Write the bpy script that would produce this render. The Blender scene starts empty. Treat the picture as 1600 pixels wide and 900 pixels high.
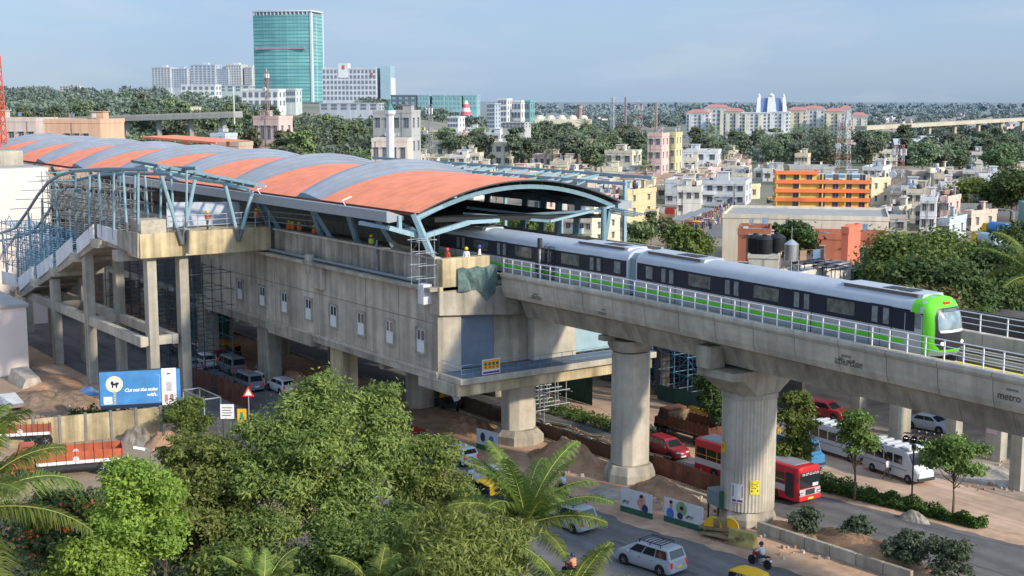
import bpy, math, random
import numpy as np
from mathutils import Vector
rnd = random.Random(11)
sc = bpy.context.scene
col = sc.collection
PI = math.pi
# ---------------------------------------------------------------- view geometry (world x along the tracks, y across them)
FPX, CAMZ = 2086., 29.
PITCH = math.radians(8.05); CPI, SPI = math.cos(PITCH), math.sin(PITCH)
YAW = math.atan2(1480/FPX, CPI + SPI*295/FPX)
UX, UY = math.sin(YAW), -math.cos(YAW)
VX, VY = math.cos(YAW), math.sin(YAW)
FWD = Vector((UY, VY, 0)); RGT = Vector((UX, VX, 0))
def sstep(a, b, x):
    t = min(1., max(0., (x-a)/(b-a))); return t*t*(3-2*t)
def terrain(x, y):
    d = x*UY + y*VY; r = x*UX + y*VX
    if d < 430: return 0.
    a = r/max(d, 1.)
    left = sstep(.03, -.13, a)
    h = left*(22*sstep(480, 1150, d) + 8*sstep(1150, 1900, d))
    h += sstep(-.10, .05, a)*2*sstep(1500, 2600, d)
    return h
def ray(px, py):
    xc = (px-800)/FPX; yc = (450-py)/FPX
    X, Y, Z = xc, CPI+SPI*yc, yc*CPI-SPI
    return X*UX+Y*UY, X*VX+Y*VY, Z
def G(px, py, z=0.):
    r = ray(px, py); k = (z-CAMZ)/r[2]; return r[0]*k, r[1]*k
def AT(px, py, t):
    r = ray(px, py); return Vector((r[0]*t, r[1]*t, CAMZ+r[2]*t))
# ---------------------------------------------------------------- materials
def hz(c, t):  # paints distance haze into a base colour by mixing towards blue-grey
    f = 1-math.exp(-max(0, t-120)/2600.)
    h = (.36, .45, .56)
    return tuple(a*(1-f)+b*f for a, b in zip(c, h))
MC = {}
def mat(name, c, rough=.85, var=.18, scale=1.5, streak=0., bump=0., metal=0., spec=.3, rand=0., stain=0., emit=None, smap=(1.1, 1.1, .07)):
    if name in MC: return MC[name]
    m = bpy.data.materials.new(name); m.use_nodes = True; MC[name] = m
    nt = m.node_tree; N = nt.nodes; L = nt.links
    b = N['Principled BSDF']
    b.inputs['Roughness'].default_value = rough; b.inputs['Metallic'].default_value = metal
    b.inputs['Specular IOR Level'].default_value = spec
    tc = N.new('ShaderNodeTexCoord')
    n1 = N.new('ShaderNodeTexNoise'); n1.inputs['Scale'].default_value = scale; n1.inputs['Detail'].default_value = 7; n1.inputs['Roughness'].default_value = .65
    L.new(tc.outputs['Object'], n1.inputs['Vector'])
    mr = N.new('ShaderNodeMapRange'); mr.inputs[1].default_value = .3; mr.inputs[2].default_value = .7
    mr.inputs[3].default_value = 1-var; mr.inputs[4].default_value = 1+var
    L.new(n1.outputs['Fac'], mr.inputs[0])
    val = mr.outputs[0]
    def mul(a, bb):
        k = N.new('ShaderNodeMath'); k.operation = 'MULTIPLY'; L.new(a, k.inputs[0]); L.new(bb, k.inputs[1]); return k.outputs[0]
    if stain:
        n2 = N.new('ShaderNodeTexNoise'); n2.inputs['Scale'].default_value = scale*.22; n2.inputs['Detail'].default_value = 4
        L.new(tc.outputs['Object'], n2.inputs['Vector'])
        m2 = N.new('ShaderNodeMapRange'); m2.inputs[1].default_value = .35; m2.inputs[2].default_value = .62; m2.inputs[3].default_value = 1-stain; m2.inputs[4].default_value = 1.05
        L.new(n2.outputs['Fac'], m2.inputs[0]); val = mul(val, m2.outputs[0])
    if streak:
        mp = N.new('ShaderNodeMapping'); mp.inputs['Scale'].default_value = smap
        L.new(tc.outputs['Object'], mp.inputs['Vector'])
        n3 = N.new('ShaderNodeTexNoise'); n3.inputs['Scale'].default_value = 1.; n3.inputs['Detail'].default_value = 8; n3.inputs['Roughness'].default_value = .6
        L.new(mp.outputs[0], n3.inputs['Vector'])
        m3 = N.new('ShaderNodeMapRange'); m3.inputs[1].default_value = .32; m3.inputs[2].default_value = .6; m3.inputs[3].default_value = 1-streak; m3.inputs[4].default_value = 1.04
        L.new(n3.outputs['Fac'], m3.inputs[0]); val = mul(val, m3.outputs[0])
    if rand:
        oi = N.new('ShaderNodeObjectInfo'); m4 = N.new('ShaderNodeMapRange'); m4.inputs[3].default_value = 1-rand; m4.inputs[4].default_value = 1+rand
        L.new(oi.outputs['Random'], m4.inputs[0]); val = mul(val, m4.outputs[0])
    mx = N.new('ShaderNodeVectorMath'); mx.operation = 'SCALE'; mx.inputs[0].default_value = c[:3]
    L.new(val, mx.inputs['Scale']); L.new(mx.outputs[0], b.inputs['Base Color'])
    if bump:
        bp = N.new('ShaderNodeBump'); bp.inputs['Strength'].default_value = bump; bp.inputs['Distance'].default_value = .05
        L.new(n1.outputs['Fac'], bp.inputs['Height']); L.new(bp.outputs[0], b.inputs['Normal'])
    if emit:
        b.inputs['Emission Color'].default_value = (*emit[:3], 1); b.inputs['Emission Strength'].default_value = emit[3]
    return m
def leafmat(name, c1, c2, trans=.25, rand=.15, warm=None):
    if name in MC: return MC[name]
    m = bpy.data.materials.new(name); m.use_nodes = True; MC[name] = m
    nt = m.node_tree; N = nt.nodes; L = nt.links; N.clear()
    out = N.new('ShaderNodeOutputMaterial')
    at = N.new('ShaderNodeAttribute'); at.attribute_name = 'tint'
    mx = N.new('ShaderNodeMix'); mx.data_type = 'RGBA'; mx.inputs[6].default_value = (*c1, 1); mx.inputs[7].default_value = (*c2, 1)
    L.new(at.outputs['Fac'], mx.inputs[0])
    oi = N.new('ShaderNodeObjectInfo'); mr = N.new('ShaderNodeMapRange'); mr.inputs[3].default_value = 1-rand; mr.inputs[4].default_value = 1+rand
    L.new(oi.outputs['Random'], mr.inputs[0])
    hs = N.new('ShaderNodeHueSaturation'); L.new(mx.outputs[2], hs.inputs['Color']); L.new(mr.outputs[0], hs.inputs['Value'])
    m5 = N.new('ShaderNodeMapRange'); m5.inputs[3].default_value = .48; m5.inputs[4].default_value = .515
    L.new(oi.outputs['Random'], m5.inputs[0]); L.new(m5.outputs[0], hs.inputs['Hue'])
    d = N.new('ShaderNodeBsdfPrincipled'); d.inputs['Roughness'].default_value = .6; d.inputs['Specular IOR Level'].default_value = .25
    t = N.new('ShaderNodeBsdfTranslucent'); L.new(hs.outputs[0], d.inputs['Base Color']); L.new(hs.outputs[0], t.inputs['Color'])
    ms = N.new('ShaderNodeMixShader'); ms.inputs[0].default_value = trans
    L.new(d.outputs[0], ms.inputs[1]); L.new(t.outputs[0], ms.inputs[2]); L.new(ms.outputs[0], out.inputs['Surface'])
    return m
# ---------------------------------------------------------------- mesh builder
class MB:
    def __init__(s, o=(0, 0, 0)): s.v = []; s.f = []; s.m = []; s.o = Vector(o)
    def add(s, vs, fs, mi=0):
        k = len(s.v); s.v += [tuple(q) for q in vs]
        for f in fs: s.f.append(tuple(i+k for i in f)); s.m.append(mi)
    def box(s, x0, y0, z0, x1, y1, z1, mi=0):
        s.add([(x0,y0,z0),(x1,y0,z0),(x1,y1,z0),(x0,y1,z0),(x0,y0,z1),(x1,y0,z1),(x1,y1,z1),(x0,y1,z1)],
              [(0,3,2,1),(4,5,6,7),(0,1,5,4),(1,2,6,5),(2,3,7,6),(3,0,4,7)], mi); return s
    def obox(s, c, sz, rz=0., mi=0, top=(1, 1)):
        ca, sa = math.cos(rz), math.sin(rz); vs = []
        for zz, (tx, ty) in ((-.5, (1, 1)), (.5, top)):
            for sx, sy in ((-.5,-.5),(.5,-.5),(.5,.5),(-.5,.5)):
                x, y = sx*sz[0]*tx, sy*sz[1]*ty
                vs.append((c[0]+x*ca-y*sa, c[1]+x*sa+y*ca, c[2]+zz*sz[2]))
        s.add(vs, [(0,3,2,1),(4,5,6,7),(0,1,5,4),(1,2,6,5),(2,3,7,6),(3,0,4,7)], mi); return s
    def bar(s, p, q, w, h=None, mi=0):
        p, q = Vector(p), Vector(q); h = h or w; d = (q-p).normalized()
        a = d.cross(Vector((0, 0, 1)))
        if a.length < .05: a = Vector((1, 0, 0))
        a.normalize(); b = a.cross(d); a *= w/2; b *= h/2
        s.add([p-a-b, p+a-b, p+a+b, p-a+b, q-a-b, q+a-b, q+a+b, q-a+b],
              [(0,1,2,3),(7,6,5,4),(0,4,5,1),(1,5,6,2),(2,6,7,3),(3,7,4,0)], mi); return s
    def tube(s, pts, r, n=8, mi=0, cap=True):
        pts = [Vector(p) for p in pts]; rs = r if isinstance(r, (list, tuple)) else [r]*len(pts)
        rings = []
        for i, p in enumerate(pts):
            d = (pts[min(i+1, len(pts)-1)]-pts[max(i-1, 0)]).normalized()
            a = d.cross(Vector((0, 0, 1)))
            if a.length < .05: a = Vector((1, 0, 0))
            a.normalize(); b = d.cross(a)
            rings.append([p+(a*math.cos(2*PI*k/n)+b*math.sin(2*PI*k/n))*rs[i] for k in range(n)])
        s.loft(rings, mi, cap); return s
    def loft(s, rings, mi=0, cap=True, close=True):
        n = len(rings[0]); k = len(s.v)
        for r in rings: s.v += [tuple(q) for q in r]
        for i in range(len(rings)-1):
            for j in range(n if close else n-1):
                a = k+i*n+j; b = k+i*n+(j+1) % n
                s.f.append((a, b, b+n, a+n)); s.m.append(mi)
        if cap:
            s.f.append(tuple(range(k+n-1, k-1, -1))); s.m.append(mi)
            e = k+(len(rings)-1)*n; s.f.append(tuple(range(e, e+n))); s.m.append(mi)
        return s
    def prism(s, poly, a0, a1, axis='y', mi=0):
        if axis == 'y': A = [(p, a0, q) for p, q in poly]; B = [(p, a1, q) for p, q in poly]
        elif axis == 'x': A = [(a0, p, q) for p, q in poly]; B = [(a1, p, q) for p, q in poly]
        else: A = [(p, q, a0) for p, q in poly]; B = [(p, q, a1) for p, q in poly]
        return s.loft([A, B], mi)
    def lathe(s, prof, c=(0, 0, 0), n=16, mi=0, axis='z', cap=True):
        rings = []
        for r, z in prof:
            ring = []
            for k in range(n):
                u, w = r*math.cos(2*PI*k/n), r*math.sin(2*PI*k/n)
                if axis == 'z': ring.append((c[0]+u, c[1]+w, c[2]+z))
                elif axis == 'y': ring.append((c[0]+u, c[1]+z, c[2]+w))
                else: ring.append((c[0]+z, c[1]+u, c[2]+w))
            rings.append(ring)
        return s.loft(rings, mi, cap)
    def quad(s, a, b, c, d, mi=0): s.add([a, b, c, d], [(0, 1, 2, 3)], mi); return s
    def mesh(s, name, mats, smooth=False):
        me = bpy.data.meshes.new(name)
        me.from_pydata([(v[0]-s.o.x, v[1]-s.o.y, v[2]-s.o.z) for v in s.v], [], s.f)
        for m in (mats if isinstance(mats, (list, tuple)) else [mats]): me.materials.append(m)
        me.polygons.foreach_set('material_index', s.m)
        import bmesh
        bm = bmesh.new(); bm.from_mesh(me); bmesh.ops.recalc_face_normals(bm, faces=bm.faces); bm.to_mesh(me); bm.free()
        if smooth:
            me.polygons.foreach_set('use_smooth', [True]*len(me.polygons))
            me.set_sharp_from_angle(angle=math.radians(smooth if smooth > 1 else 40))
        me.update(); return me
    def build(s, name, mats, parent=None, smooth=False, loc=None, bevel=0):
        o = bpy.data.objects.new(name, s.mesh(name, mats, smooth)); col.objects.link(o)
        if parent: o.parent = parent
        if loc is not None: o.location = loc
        if bevel:
            md = o.modifiers.new('bevel', 'BEVEL'); md.width = bevel; md.segments = 1; md.limit_method = 'ANGLE'
        return o
def tag(o, label, cat, group=None, kind=None):
    o['label'] = label; o['category'] = cat
    if group: o['group'] = group
    if kind: o['kind'] = kind
    return o
def struct(o, kind='structure'): o['kind'] = kind; return o
def thing(name, label, cat, loc=(0, 0, 0), rz=0., group=None, scale=None):
    o = bpy.data.objects.new(name, None); col.objects.link(o); o.empty_display_size = .2
    o.location = loc; o.rotation_euler = (0, 0, rz)
    if scale: o.scale = (scale,)*3 if not isinstance(scale, tuple) else scale
    return tag(o, label, cat, group)
def dup(root, loc, rz=0., label=None, group=None, scale=None):
    r = root.copy(); col.objects.link(r); r.location = loc; r.rotation_euler = (0, 0, rz)
    if scale: r.scale = (scale,)*3 if not isinstance(scale, tuple) else scale
    if label: r['label'] = label
    if group: r['group'] = group
    for ch in list(root.children):
        c = ch.copy(); col.objects.link(c); c.parent = r
        for g in list(ch.children):
            d = g.copy(); col.objects.link(d); d.parent = c
    return r
def text(name, s, size, loc, rot, m, parent=None, ax='LEFT', ext=.004, shear=0., sp_=1., bold=0.):
    cu = bpy.data.curves.new(name, 'FONT'); cu.body = s; cu.size = size; cu.align_x = ax; cu.extrude = ext; cu.shear = shear; cu.space_character = sp_; cu.offset = bold
    o = bpy.data.objects.new(name, cu); col.objects.link(o)
    dg = bpy.context.evaluated_depsgraph_get(); dg.update()
    me = bpy.data.meshes.new_from_object(o.evaluated_get(dg)); bpy.data.objects.remove(o); bpy.data.curves.remove(cu)
    me.materials.clear(); me.materials.append(m)
    o = bpy.data.objects.new(name, me); col.objects.link(o); o.location = loc; o.rotation_euler = rot
    if parent: o.parent = parent
    return o
# ---------------------------------------------------------------- shared materials
CON = mat('concrete', (.44,.395,.315), .9, .16, 1.1, streak=.38, stain=.3, bump=.2)
CONL = mat('concrete_light', (.50,.45,.365), .9, .13, 1.3, streak=.25, stain=.2, bump=.15)
COND = mat('concrete_wall_grey', (.54,.48,.39), .9, .16, .8, streak=.36, stain=.34, bump=.25)
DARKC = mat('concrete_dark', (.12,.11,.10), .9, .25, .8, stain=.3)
PLAS = mat('white_plaster', (.66,.66,.66), .85, .08, 1., streak=.25, stain=.15)
CREAM = mat('cream_plaster', (.62,.5,.3), .9, .2, .8, streak=.5, stain=.3)
PINKP = mat('pale_pink_plaster', (.76,.64,.57), .85, .05, .3, stain=.06)
STEEL = mat('blue_grey_steel', (.15,.25,.30), .55, .15, 2., metal=.1, spec=.4)
STEELL = mat('pale_blue_steel', (.25,.38,.43), .5, .14, 2., spec=.4)
SCAF = mat('scaffold_blue', (.10,.22,.34), .6, .3, 2., spec=.4)
GALV = mat('galvanised_steel', (.45,.47,.48), .45, .15, 3., metal=.5)
WHITEM = mat('white_painted_metal', (.78,.79,.8), .5, .06, 2.)
BLACK = mat('black_rubber', (.02,.02,.02), .8, .2, 4.)
DARK = mat('dark_metal', (.04,.042,.048), .6, .2, 3.)
GLASS = mat('dark_glass', (.025,.03,.035), .12, .3, .6, spec=.6)
CARGL = mat('car_glass', (.02,.025,.03), .08, .2, .6, spec=.7)
WOOD = mat('weathered_wood', (.26,.18,.10), .9, .35, 2., stain=.3)
RUST = mat('rusty_sheet', (.17,.075,.045), .85, .4, 1.2, streak=.45, stain=.3)
DIRT = mat('red_brown_earth', (.50,.33,.22), .95, .3, .8, bump=.5, stain=.25)
RUBB = mat('broken_stone', (.33,.29,.25), .95, .35, 1.5, bump=.5)
YEL = mat('yellow_paint', (.75,.42,.02), .5, .1, 2.)
RED = mat('red_paint', (.6,.035,.03), .4, .1, 2.)
BARK = mat('bark', (.14,.105,.075), .95, .3, 4., bump=.5)
ROOFG = mat('roof_sheet_grey', (.30,.33,.37), .5, .12, .9, spec=.4, stain=.12)
ROOFO = mat('roof_sheet_orange', (.90,.28,.145), .6, .06, 3., stain=.12, streak=.07, smap=(1.6, .06, .06))
# ---------------------------------------------------------------- world, sun, camera
w = bpy.data.worlds.new('World'); sc.world = w; w.use_nodes = True
SUN_EL = math.radians(27)
sd = (RGT*.80 - FWD*.60).normalized()
nt = w.node_tree; N = nt.nodes; L = nt.links; bg = N['Background']
sky = N.new('ShaderNodeTexSky'); sky.sky_type = 'NISHITA'; sky.sun_disc = False
sky.sun_elevation = SUN_EL; sky.sun_rotation = math.atan2(sd.x, sd.y)
sky.air_density = 1.; sky.dust_density = 2.2; sky.ozone_density = 2.; sky.altitude = 900
tc = N.new('ShaderNodeTexCoord')
mp = N.new('ShaderNodeMapping'); mp.inputs['Scale'].default_value = (1.6, 1.6, 6.)
L.new(tc.outputs['Generated'], mp.inputs['Vector'])
nz = N.new('ShaderNodeTexNoise'); nz.inputs['Scale'].default_value = 2.1; nz.inputs['Detail'].default_value = 6; nz.inputs['Roughness'].default_value = .55
L.new(mp.outputs[0], nz.inputs['Vector'])
rp = N.new('ShaderNodeMapRange'); rp.inputs[1].default_value = .42; rp.inputs[2].default_value = .72; rp.inputs[3].default_value = .62; rp.inputs[4].default_value = .9
L.new(nz.outputs['Fac'], rp.inputs[0])
tint = N.new('ShaderNodeMix'); tint.data_type = 'RGBA'; tint.blend_type = 'MULTIPLY'; tint.inputs[0].default_value = 1.; tint.inputs[7].default_value = (.80, .93, 1.14, 1)
L.new(sky.outputs[0], tint.inputs[6])
mxs = N.new('ShaderNodeMix'); mxs.data_type = 'RGBA'; mxs.inputs[7].default_value = (2.75, 3.75, 5.2, 1)
L.new(rp.outputs[0], mxs.inputs[0]); L.new(tint.outputs[2], mxs.inputs[6])
mp2 = N.new('ShaderNodeMapping'); mp2.inputs['Scale'].default_value = (2.2, 2.2, 11.); mp2.inputs['Location'].default_value = (1.3, .4, .2); L.new(tc.outputs['Generated'], mp2.inputs['Vector'])
nz2 = N.new('ShaderNodeTexNoise'); nz2.inputs['Scale'].default_value = 2.6; nz2.inputs['Detail'].default_value = 7; nz2.inputs['Roughness'].default_value = .52; nz2.inputs['Distortion'].default_value = .3; L.new(mp2.outputs[0], nz2.inputs['Vector'])
rp2 = N.new('ShaderNodeMapRange'); rp2.inputs[1].default_value = .46; rp2.inputs[2].default_value = .74; rp2.inputs[4].default_value = .38; L.new(nz2.outputs['Fac'], rp2.inputs[0])
mx2 = N.new('ShaderNodeMix'); mx2.data_type = 'RGBA'; mx2.inputs[7].default_value = (4.7, 5.0, 5.4, 1); L.new(rp2.outputs[0], mx2.inputs[0]); L.new(mxs.outputs[2], mx2.inputs[6])
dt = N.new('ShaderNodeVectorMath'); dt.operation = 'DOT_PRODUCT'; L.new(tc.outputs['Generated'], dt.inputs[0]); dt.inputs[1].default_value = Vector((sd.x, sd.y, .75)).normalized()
gm = N.new('ShaderNodeMapRange'); gm.inputs[1].default_value = .0; gm.inputs[2].default_value = 1.; gm.inputs[3].default_value = 1.; gm.inputs[4].default_value = 2.3; L.new(dt.outputs['Value'], gm.inputs[0])   # hazy glow added on the sun's side of the sky for fill light
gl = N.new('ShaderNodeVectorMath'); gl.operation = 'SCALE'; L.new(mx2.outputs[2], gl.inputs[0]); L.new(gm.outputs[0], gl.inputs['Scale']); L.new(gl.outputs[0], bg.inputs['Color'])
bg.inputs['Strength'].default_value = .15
su = bpy.data.lights.new('sun', 'SUN'); su.energy = 4.5; su.angle = math.radians(3.); su.color = (1., .88, .70)
so = bpy.data.objects.new('sun', su); col.objects.link(so)
so.rotation_euler = Vector((sd.x*math.cos(SUN_EL), sd.y*math.cos(SUN_EL), math.sin(SUN_EL))).to_track_quat('Z', 'Y').to_euler()
cam = bpy.data.cameras.new('camera'); co = bpy.data.objects.new('camera', cam); col.objects.link(co); sc.camera = co
cam.sensor_width = 36; cam.lens = 36*FPX/1600; cam.clip_start = .5; cam.clip_end = 20000
co.location = (0, 0, CAMZ); co.rotation_euler = (PI/2-PITCH, 0, math.atan2(-FWD.x, FWD.y))
sc.view_settings.view_transform = 'Standard'; sc.view_settings.look = 'None'; sc.view_settings.exposure = 0
sc.cycles.use_denoising = True; sc.cycles.max_bounces = 6; sc.cycles.transparent_max_bounces = 4
def ONY(px, py, y):
    r = ray(px, py); k = y/r[1]; return r[0]*k, CAMZ+r[2]*k
def ONX(px, py, x):
    r = ray(px, py); k = x/r[0]; return r[1]*k, CAMZ+r[2]*k
# ================================================================ GROUND AND ROADS
def ground():
    m = bpy.data.materials.new('ground_earth'); m.use_nodes = True; nt = m.node_tree; N = nt.nodes; L = nt.links; b = N['Principled BSDF']; b.inputs['Roughness'].default_value = .95
    tc = N.new('ShaderNodeTexCoord')
    def noise(s, d=6):
        n = N.new('ShaderNodeTexNoise'); n.inputs['Scale'].default_value = s; n.inputs['Detail'].default_value = d; L.new(tc.outputs['Object'], n.inputs['Vector']); return n
    def mix(f, a, c):
        k = N.new('ShaderNodeMix'); k.data_type = 'RGBA'; L.new(f, k.inputs[0])
        for i, q in ((6, a), (7, c)):
            if isinstance(q, tuple): k.inputs[i].default_value = (*q, 1)
            else: L.new(q, k.inputs[i])
        return k.outputs[2]
    def rr(n, a, c, lo=0, hi=1):
        k = N.new('ShaderNodeMapRange'); k.inputs[1].default_value = a; k.inputs[2].default_value = c; k.inputs[3].default_value = lo; k.inputs[4].default_value = hi; L.new(n, k.inputs[0]); return k.outputs[0]
    a = mix(rr(noise(.35).outputs[0], .35, .65), (.27, .17, .11), (.40, .27, .18))
    a = mix(rr(noise(.05, 3).outputs[0], .5, .62), a, (.26, .21, .155))
    a = mix(rr(noise(2.5).outputs[0], .62, .72), a, (.42, .33, .25))
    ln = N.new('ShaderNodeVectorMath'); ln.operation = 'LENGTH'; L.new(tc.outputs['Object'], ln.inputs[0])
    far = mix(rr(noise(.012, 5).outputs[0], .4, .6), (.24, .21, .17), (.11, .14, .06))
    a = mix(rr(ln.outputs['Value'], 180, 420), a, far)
    a = mix(rr(ln.outputs['Value'], 700, 2800, 0, .6), a, (.2, .26, .3))  # distance haze painted into the far ground as a bluish grey
    L.new(a, b.inputs['Base Color'])
    bp = N.new('ShaderNodeBump'); bp.inputs['Strength'].default_value = .6; bp.inputs['Distance'].default_value = .15
    L.new(noise(1.2).outputs[0], bp.inputs['Height']); L.new(bp.outputs[0], b.inputs['Normal'])
    rs = [0, 40, 90, 150, 220, 300, 380, 430] + [430+35*i for i in range(1, 64)] + [2800, 3300, 4000, 5500, 8000, 12000]
    na = 180; mb = MB(); rings = []
    for r in rs:
        rings.append([(r*math.cos(2*PI*k/na), r*math.sin(2*PI*k/na), terrain(r*math.cos(2*PI*k/na), r*math.sin(2*PI*k/na))) for k in range(na)])
    mb.loft(rings, 0, False)
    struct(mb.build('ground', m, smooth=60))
ground()
ASPH = mat('asphalt', (.165,.158,.158), .9, .13, 1.3, stain=.22, streak=.3, bump=.05, smap=(.035, .9, .5))
EARTHR = mat('earth_road', (.54,.37,.26), .95, .14, .9, stain=.22, streak=.3, bump=.15, smap=(.05, .8, .5))
def sheet(name, pts, z, m, kind='structure'):
    mb = MB(); mb.add([(x, y, z) for x, y in pts], [tuple(range(len(pts)))]); return struct(mb.build(name, m), kind)
sheet('dirt_shoulder', [(-420,40),(30,40),(30,84),(-420,84)], .004, DIRT)
sheet('road', [(-420,44),(30,42),(30,71),(-40,63.2),(-56,60.0),(-67.5,58.2),(-110,58.2),(-420,58.2)], .008, ASPH)
sheet('road', [(-420,66.6),(-62,66.4),(-20,70),(20,78),(20,100),(-20,86),(-50,76.2),(-60,74.2),(-68,73.3),(-420,73.3)], .012, ASPH)
sheet('service_road', [(-420,76.4),(-66,76.6),(-53,77.2),(-20,87.5),(20,102),(20,112),(-30,91),(-55,84.5),(-420,84.5)], .016, EARTHR)
sheet('pavement', [(-420,84.6),(-55,84.6),(-30,91.2),(20,112.2),(20,140),(-420,140)], .02, mat('earth_paving', (.33,.25,.19), .95, .3, .7, stain=.35, bump=.3))
def drift(name, x0, x1, yc, w_, z, m, seed):
    rg = random.Random(seed); n = int(abs(x1-x0)/.6); lo, hi = [], []; ph = [rg.uniform(0, 6) for _ in range(8)]
    for i in range(n+1):
        x = x0+(x1-x0)*i/n; y = yc(x); a = sum(math.sin(x*f+p) for f, p in zip((.35, .8, 1.7, 3.1), ph))/4; b = sum(math.sin(x*f+p) for f, p in zip((.4, .9, 1.5, 3.7), ph[4:]))/4
        lo.append((x, y-w_*(.5+.5*a), z)); hi.append((x, y+w_*(.5+.5*b), z))
    mb = MB(); mb.loft([lo, hi], 0, False, False); struct(mb.build(name, m))
ynear = lambda x: 58.2 if x < -67.5 else 58.2+(x+67.5)*.157 if x < -56 else 60+(x+56)*.2
yfar = lambda x: 73.3 if x < -68 else 73.3+(x+68)*.16
drift('dirt_drift', -115, -30, ynear, .9, .02, DIRT, 1); drift('dirt_drift', -115, -35, yfar, .7, .024, DIRT, 2); drift('dirt_drift', -115, -40, lambda x: 67.0, .6, .028, DIRT, 3)
drift('road_patch', -66, -58, lambda x: 54.5, .5, .016, mat('patch_dark', (.10,.098,.10), .9, .2, 1.), 4); drift('road_patch', -90, -62, lambda x: 56.6+.02*x, .12, .016, MC['patch_dark'], 5); drift('road_patch', -60, -44, lambda x: 70.2, .3, .018, MC['patch_dark'], 6); drift('road_patch', -58, -49, lambda x: 73.6+(x+58)*.2, .2, .018, MC['patch_dark'], 7)
for k in range(5): drift('tyre_track', -100, -40, lambda x, k=k: 77.9+k*1.25+.012*(x+70)+(.0 if x < -66 else (x+66)*.12), .11, .02, mat('tyre_track_earth', (.43,.285,.195), .95, .15, 1.), 10+k)
KERB = MB(); KERB.bar((-300,66.4,.09),(-62,66.3,.09),.25,.18); KERB.bar((-62,66.3,.09),(-20,69.8,.09),.25,.18)
struct(KERB.build('kerb', CON))
# ================================================================ VIADUCT
def zs(x): return 0. if x < -72 else -(x+72)*.0138
def warp(mb):
    mb.v = [(x, y, z+zs(x)) for x, y, z in mb.v]; return mb
VD = thing('metro_viaduct', 'long concrete metro viaduct with white railings carrying the train', 'viaduct', (-64, 64.9, 0)); VO = (-64, 64.9, 0)
xs = [-87.3+3.5*i for i in range(34)]
for i, x0 in enumerate(xs):          # segments: box girder and fascia panels, thin joints between
    x1 = x0+3.5
    g = MB(VO)
    prof = [(60.75,14.3),(60.75,13.75),(60.62,13.32),(62.2,12.75),(62.75,11.42),(67.05,11.42),(67.6,12.75),(69.2,13.32),(69.05,13.75),(69.05,14.3)]
    e = .012
    g.loft([[(x0+e, a, b+zs(x0)) for a, b in prof], [(x1-e, a, b+zs(x1)) for a, b in prof]])
    g.build('girder_segment', CON, VD)
    for sgn in (1, -1):
        p = [(60.16,15.22),(60.12,15.02),(60.2,14.84),(60.27,14.8),(60.3,14.2),(60.38,13.7),(60.56,13.27),(60.66,13.27),(60.72,13.75),(60.72,15.25),(60.3,15.27)]
        if sgn < 0: p = [(129.8-a, b) for a, b in p]
        f = MB(VO); f.loft([[(x0+.02, a, b+zs(x0)) for a, b in p], [(x1-.02, a, b+zs(x1)) for a, b in p]])
        f.build('parapet_panel', CONL, VD, bevel=.02)
slab = MB(VO)
for yy in (62.9, 66.9):
    for s in (-.72, .72):
        warp(slab.box(-87, yy+s-.3, 14.31, -40, yy+s+.3, 14.62)) if 0 else None
for yy in (62.9, 66.9):
    for xa, xb in ((-87.3, -72), (-72, 31)):
        for s in (-.72, .72):
            slab.bar((xa, yy+s, 14.45+zs(xa)), (xb, yy+s, 14.45+zs(xb)), .62, .3)
slab.build('track_plinth', CONL, VD)
rails = MB(VO)
for yy in (62.9, 66.9):
    for s in (-.72, .72):
        for xa, xb in ((-87.3, -72), (-72, 31)): rails.bar((xa, yy+s, 14.68+zs(xa)), (xb, yy+s, 14.68+zs(xb)), .08, .15)
rails.build('rail', mat('rail_steel', (.16,.13,.11), .45, .2, 3., metal=.6), VD)
tr = MB(VO)
tr.bar((-45.2, 61.55, 14.97+zs(-45)), (-33, 61.55, 14.97+zs(-33)), .30, .22); tr.bar((-30, 61.55, 14.97+zs(-30)), (0, 61.55, 14.97), .30, .22)
tr.build('third_rail_cover', mat('third_rail_yellow', (.72,.60,.04), .5, .1, 2.), VD, bevel=.03)
POSTM = None
for yy, nm in ((60.45, 'near'), (69.4, 'far')):
    r = MB(VO)
    for h in (1.12, .78, .42):
        for xa, xb in ((-87.2, -72), (-72, 31)): r.tube([(xa, yy, 15.26+h+zs(xa)), (xb, yy, 15.26+h+zs(xb))], .033 if h > 1 else .024, 6)
    r.build('handrail', WHITEM, VD)
    x = -87.2
    while x < 31:
        if POSTM is None:
            pm = MB(); pm.box(-.035, -.03, 0, .035, .03, 1.15); POSTM = pm.mesh('railing_post', WHITEM)
        o = bpy.data.objects.new('railing_post', POSTM); col.objects.link(o); o.parent = VD; o.location = (x-VO[0], yy-VO[1], 15.24+zs(x)); x += 1.24 if yy < 62 else 1.9
ink = mat('stencil_ink', (.06,.055,.055), .9, .3, 6.)
pale = mat('pale_wash', (.47,.45,.42), .9, .1, 2.)
def stencil(px, py, top, bot, s):
    x, z = ONY(px, py, 60.36); a = (PI/2, 0, 0)
    sl = math.atan(.0138 if x > -72 else 0)
    for t_, dz, k, dx in ((top, .24*s, .45, .55*s), (bot, -.30*s, 1., 0)):
        o = text('lettering', t_, .60*s*k, (x-VO[0]+dx, 60.27-VO[1]+(.0 if dz > 0 else -.02), z+dz), (PI/2, sl, 0), ink, VD)
        o.rotation_euler = (PI/2-.09, sl, 0)
stencil(1560, 613, 'namma', 'metro', .93)
KM, KN = '\u0cae\u0cc6\u0c9f\u0ccd\u0cb0\u0ccb', '\u0ca8\u0cae\u0ccd\u0cae'
stencil(1306, 560, KN, KM, .85)
stencil(936, 486, 'namma', 'metro', .62)
stencil(830, 462, KN, KM, .62)
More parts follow.
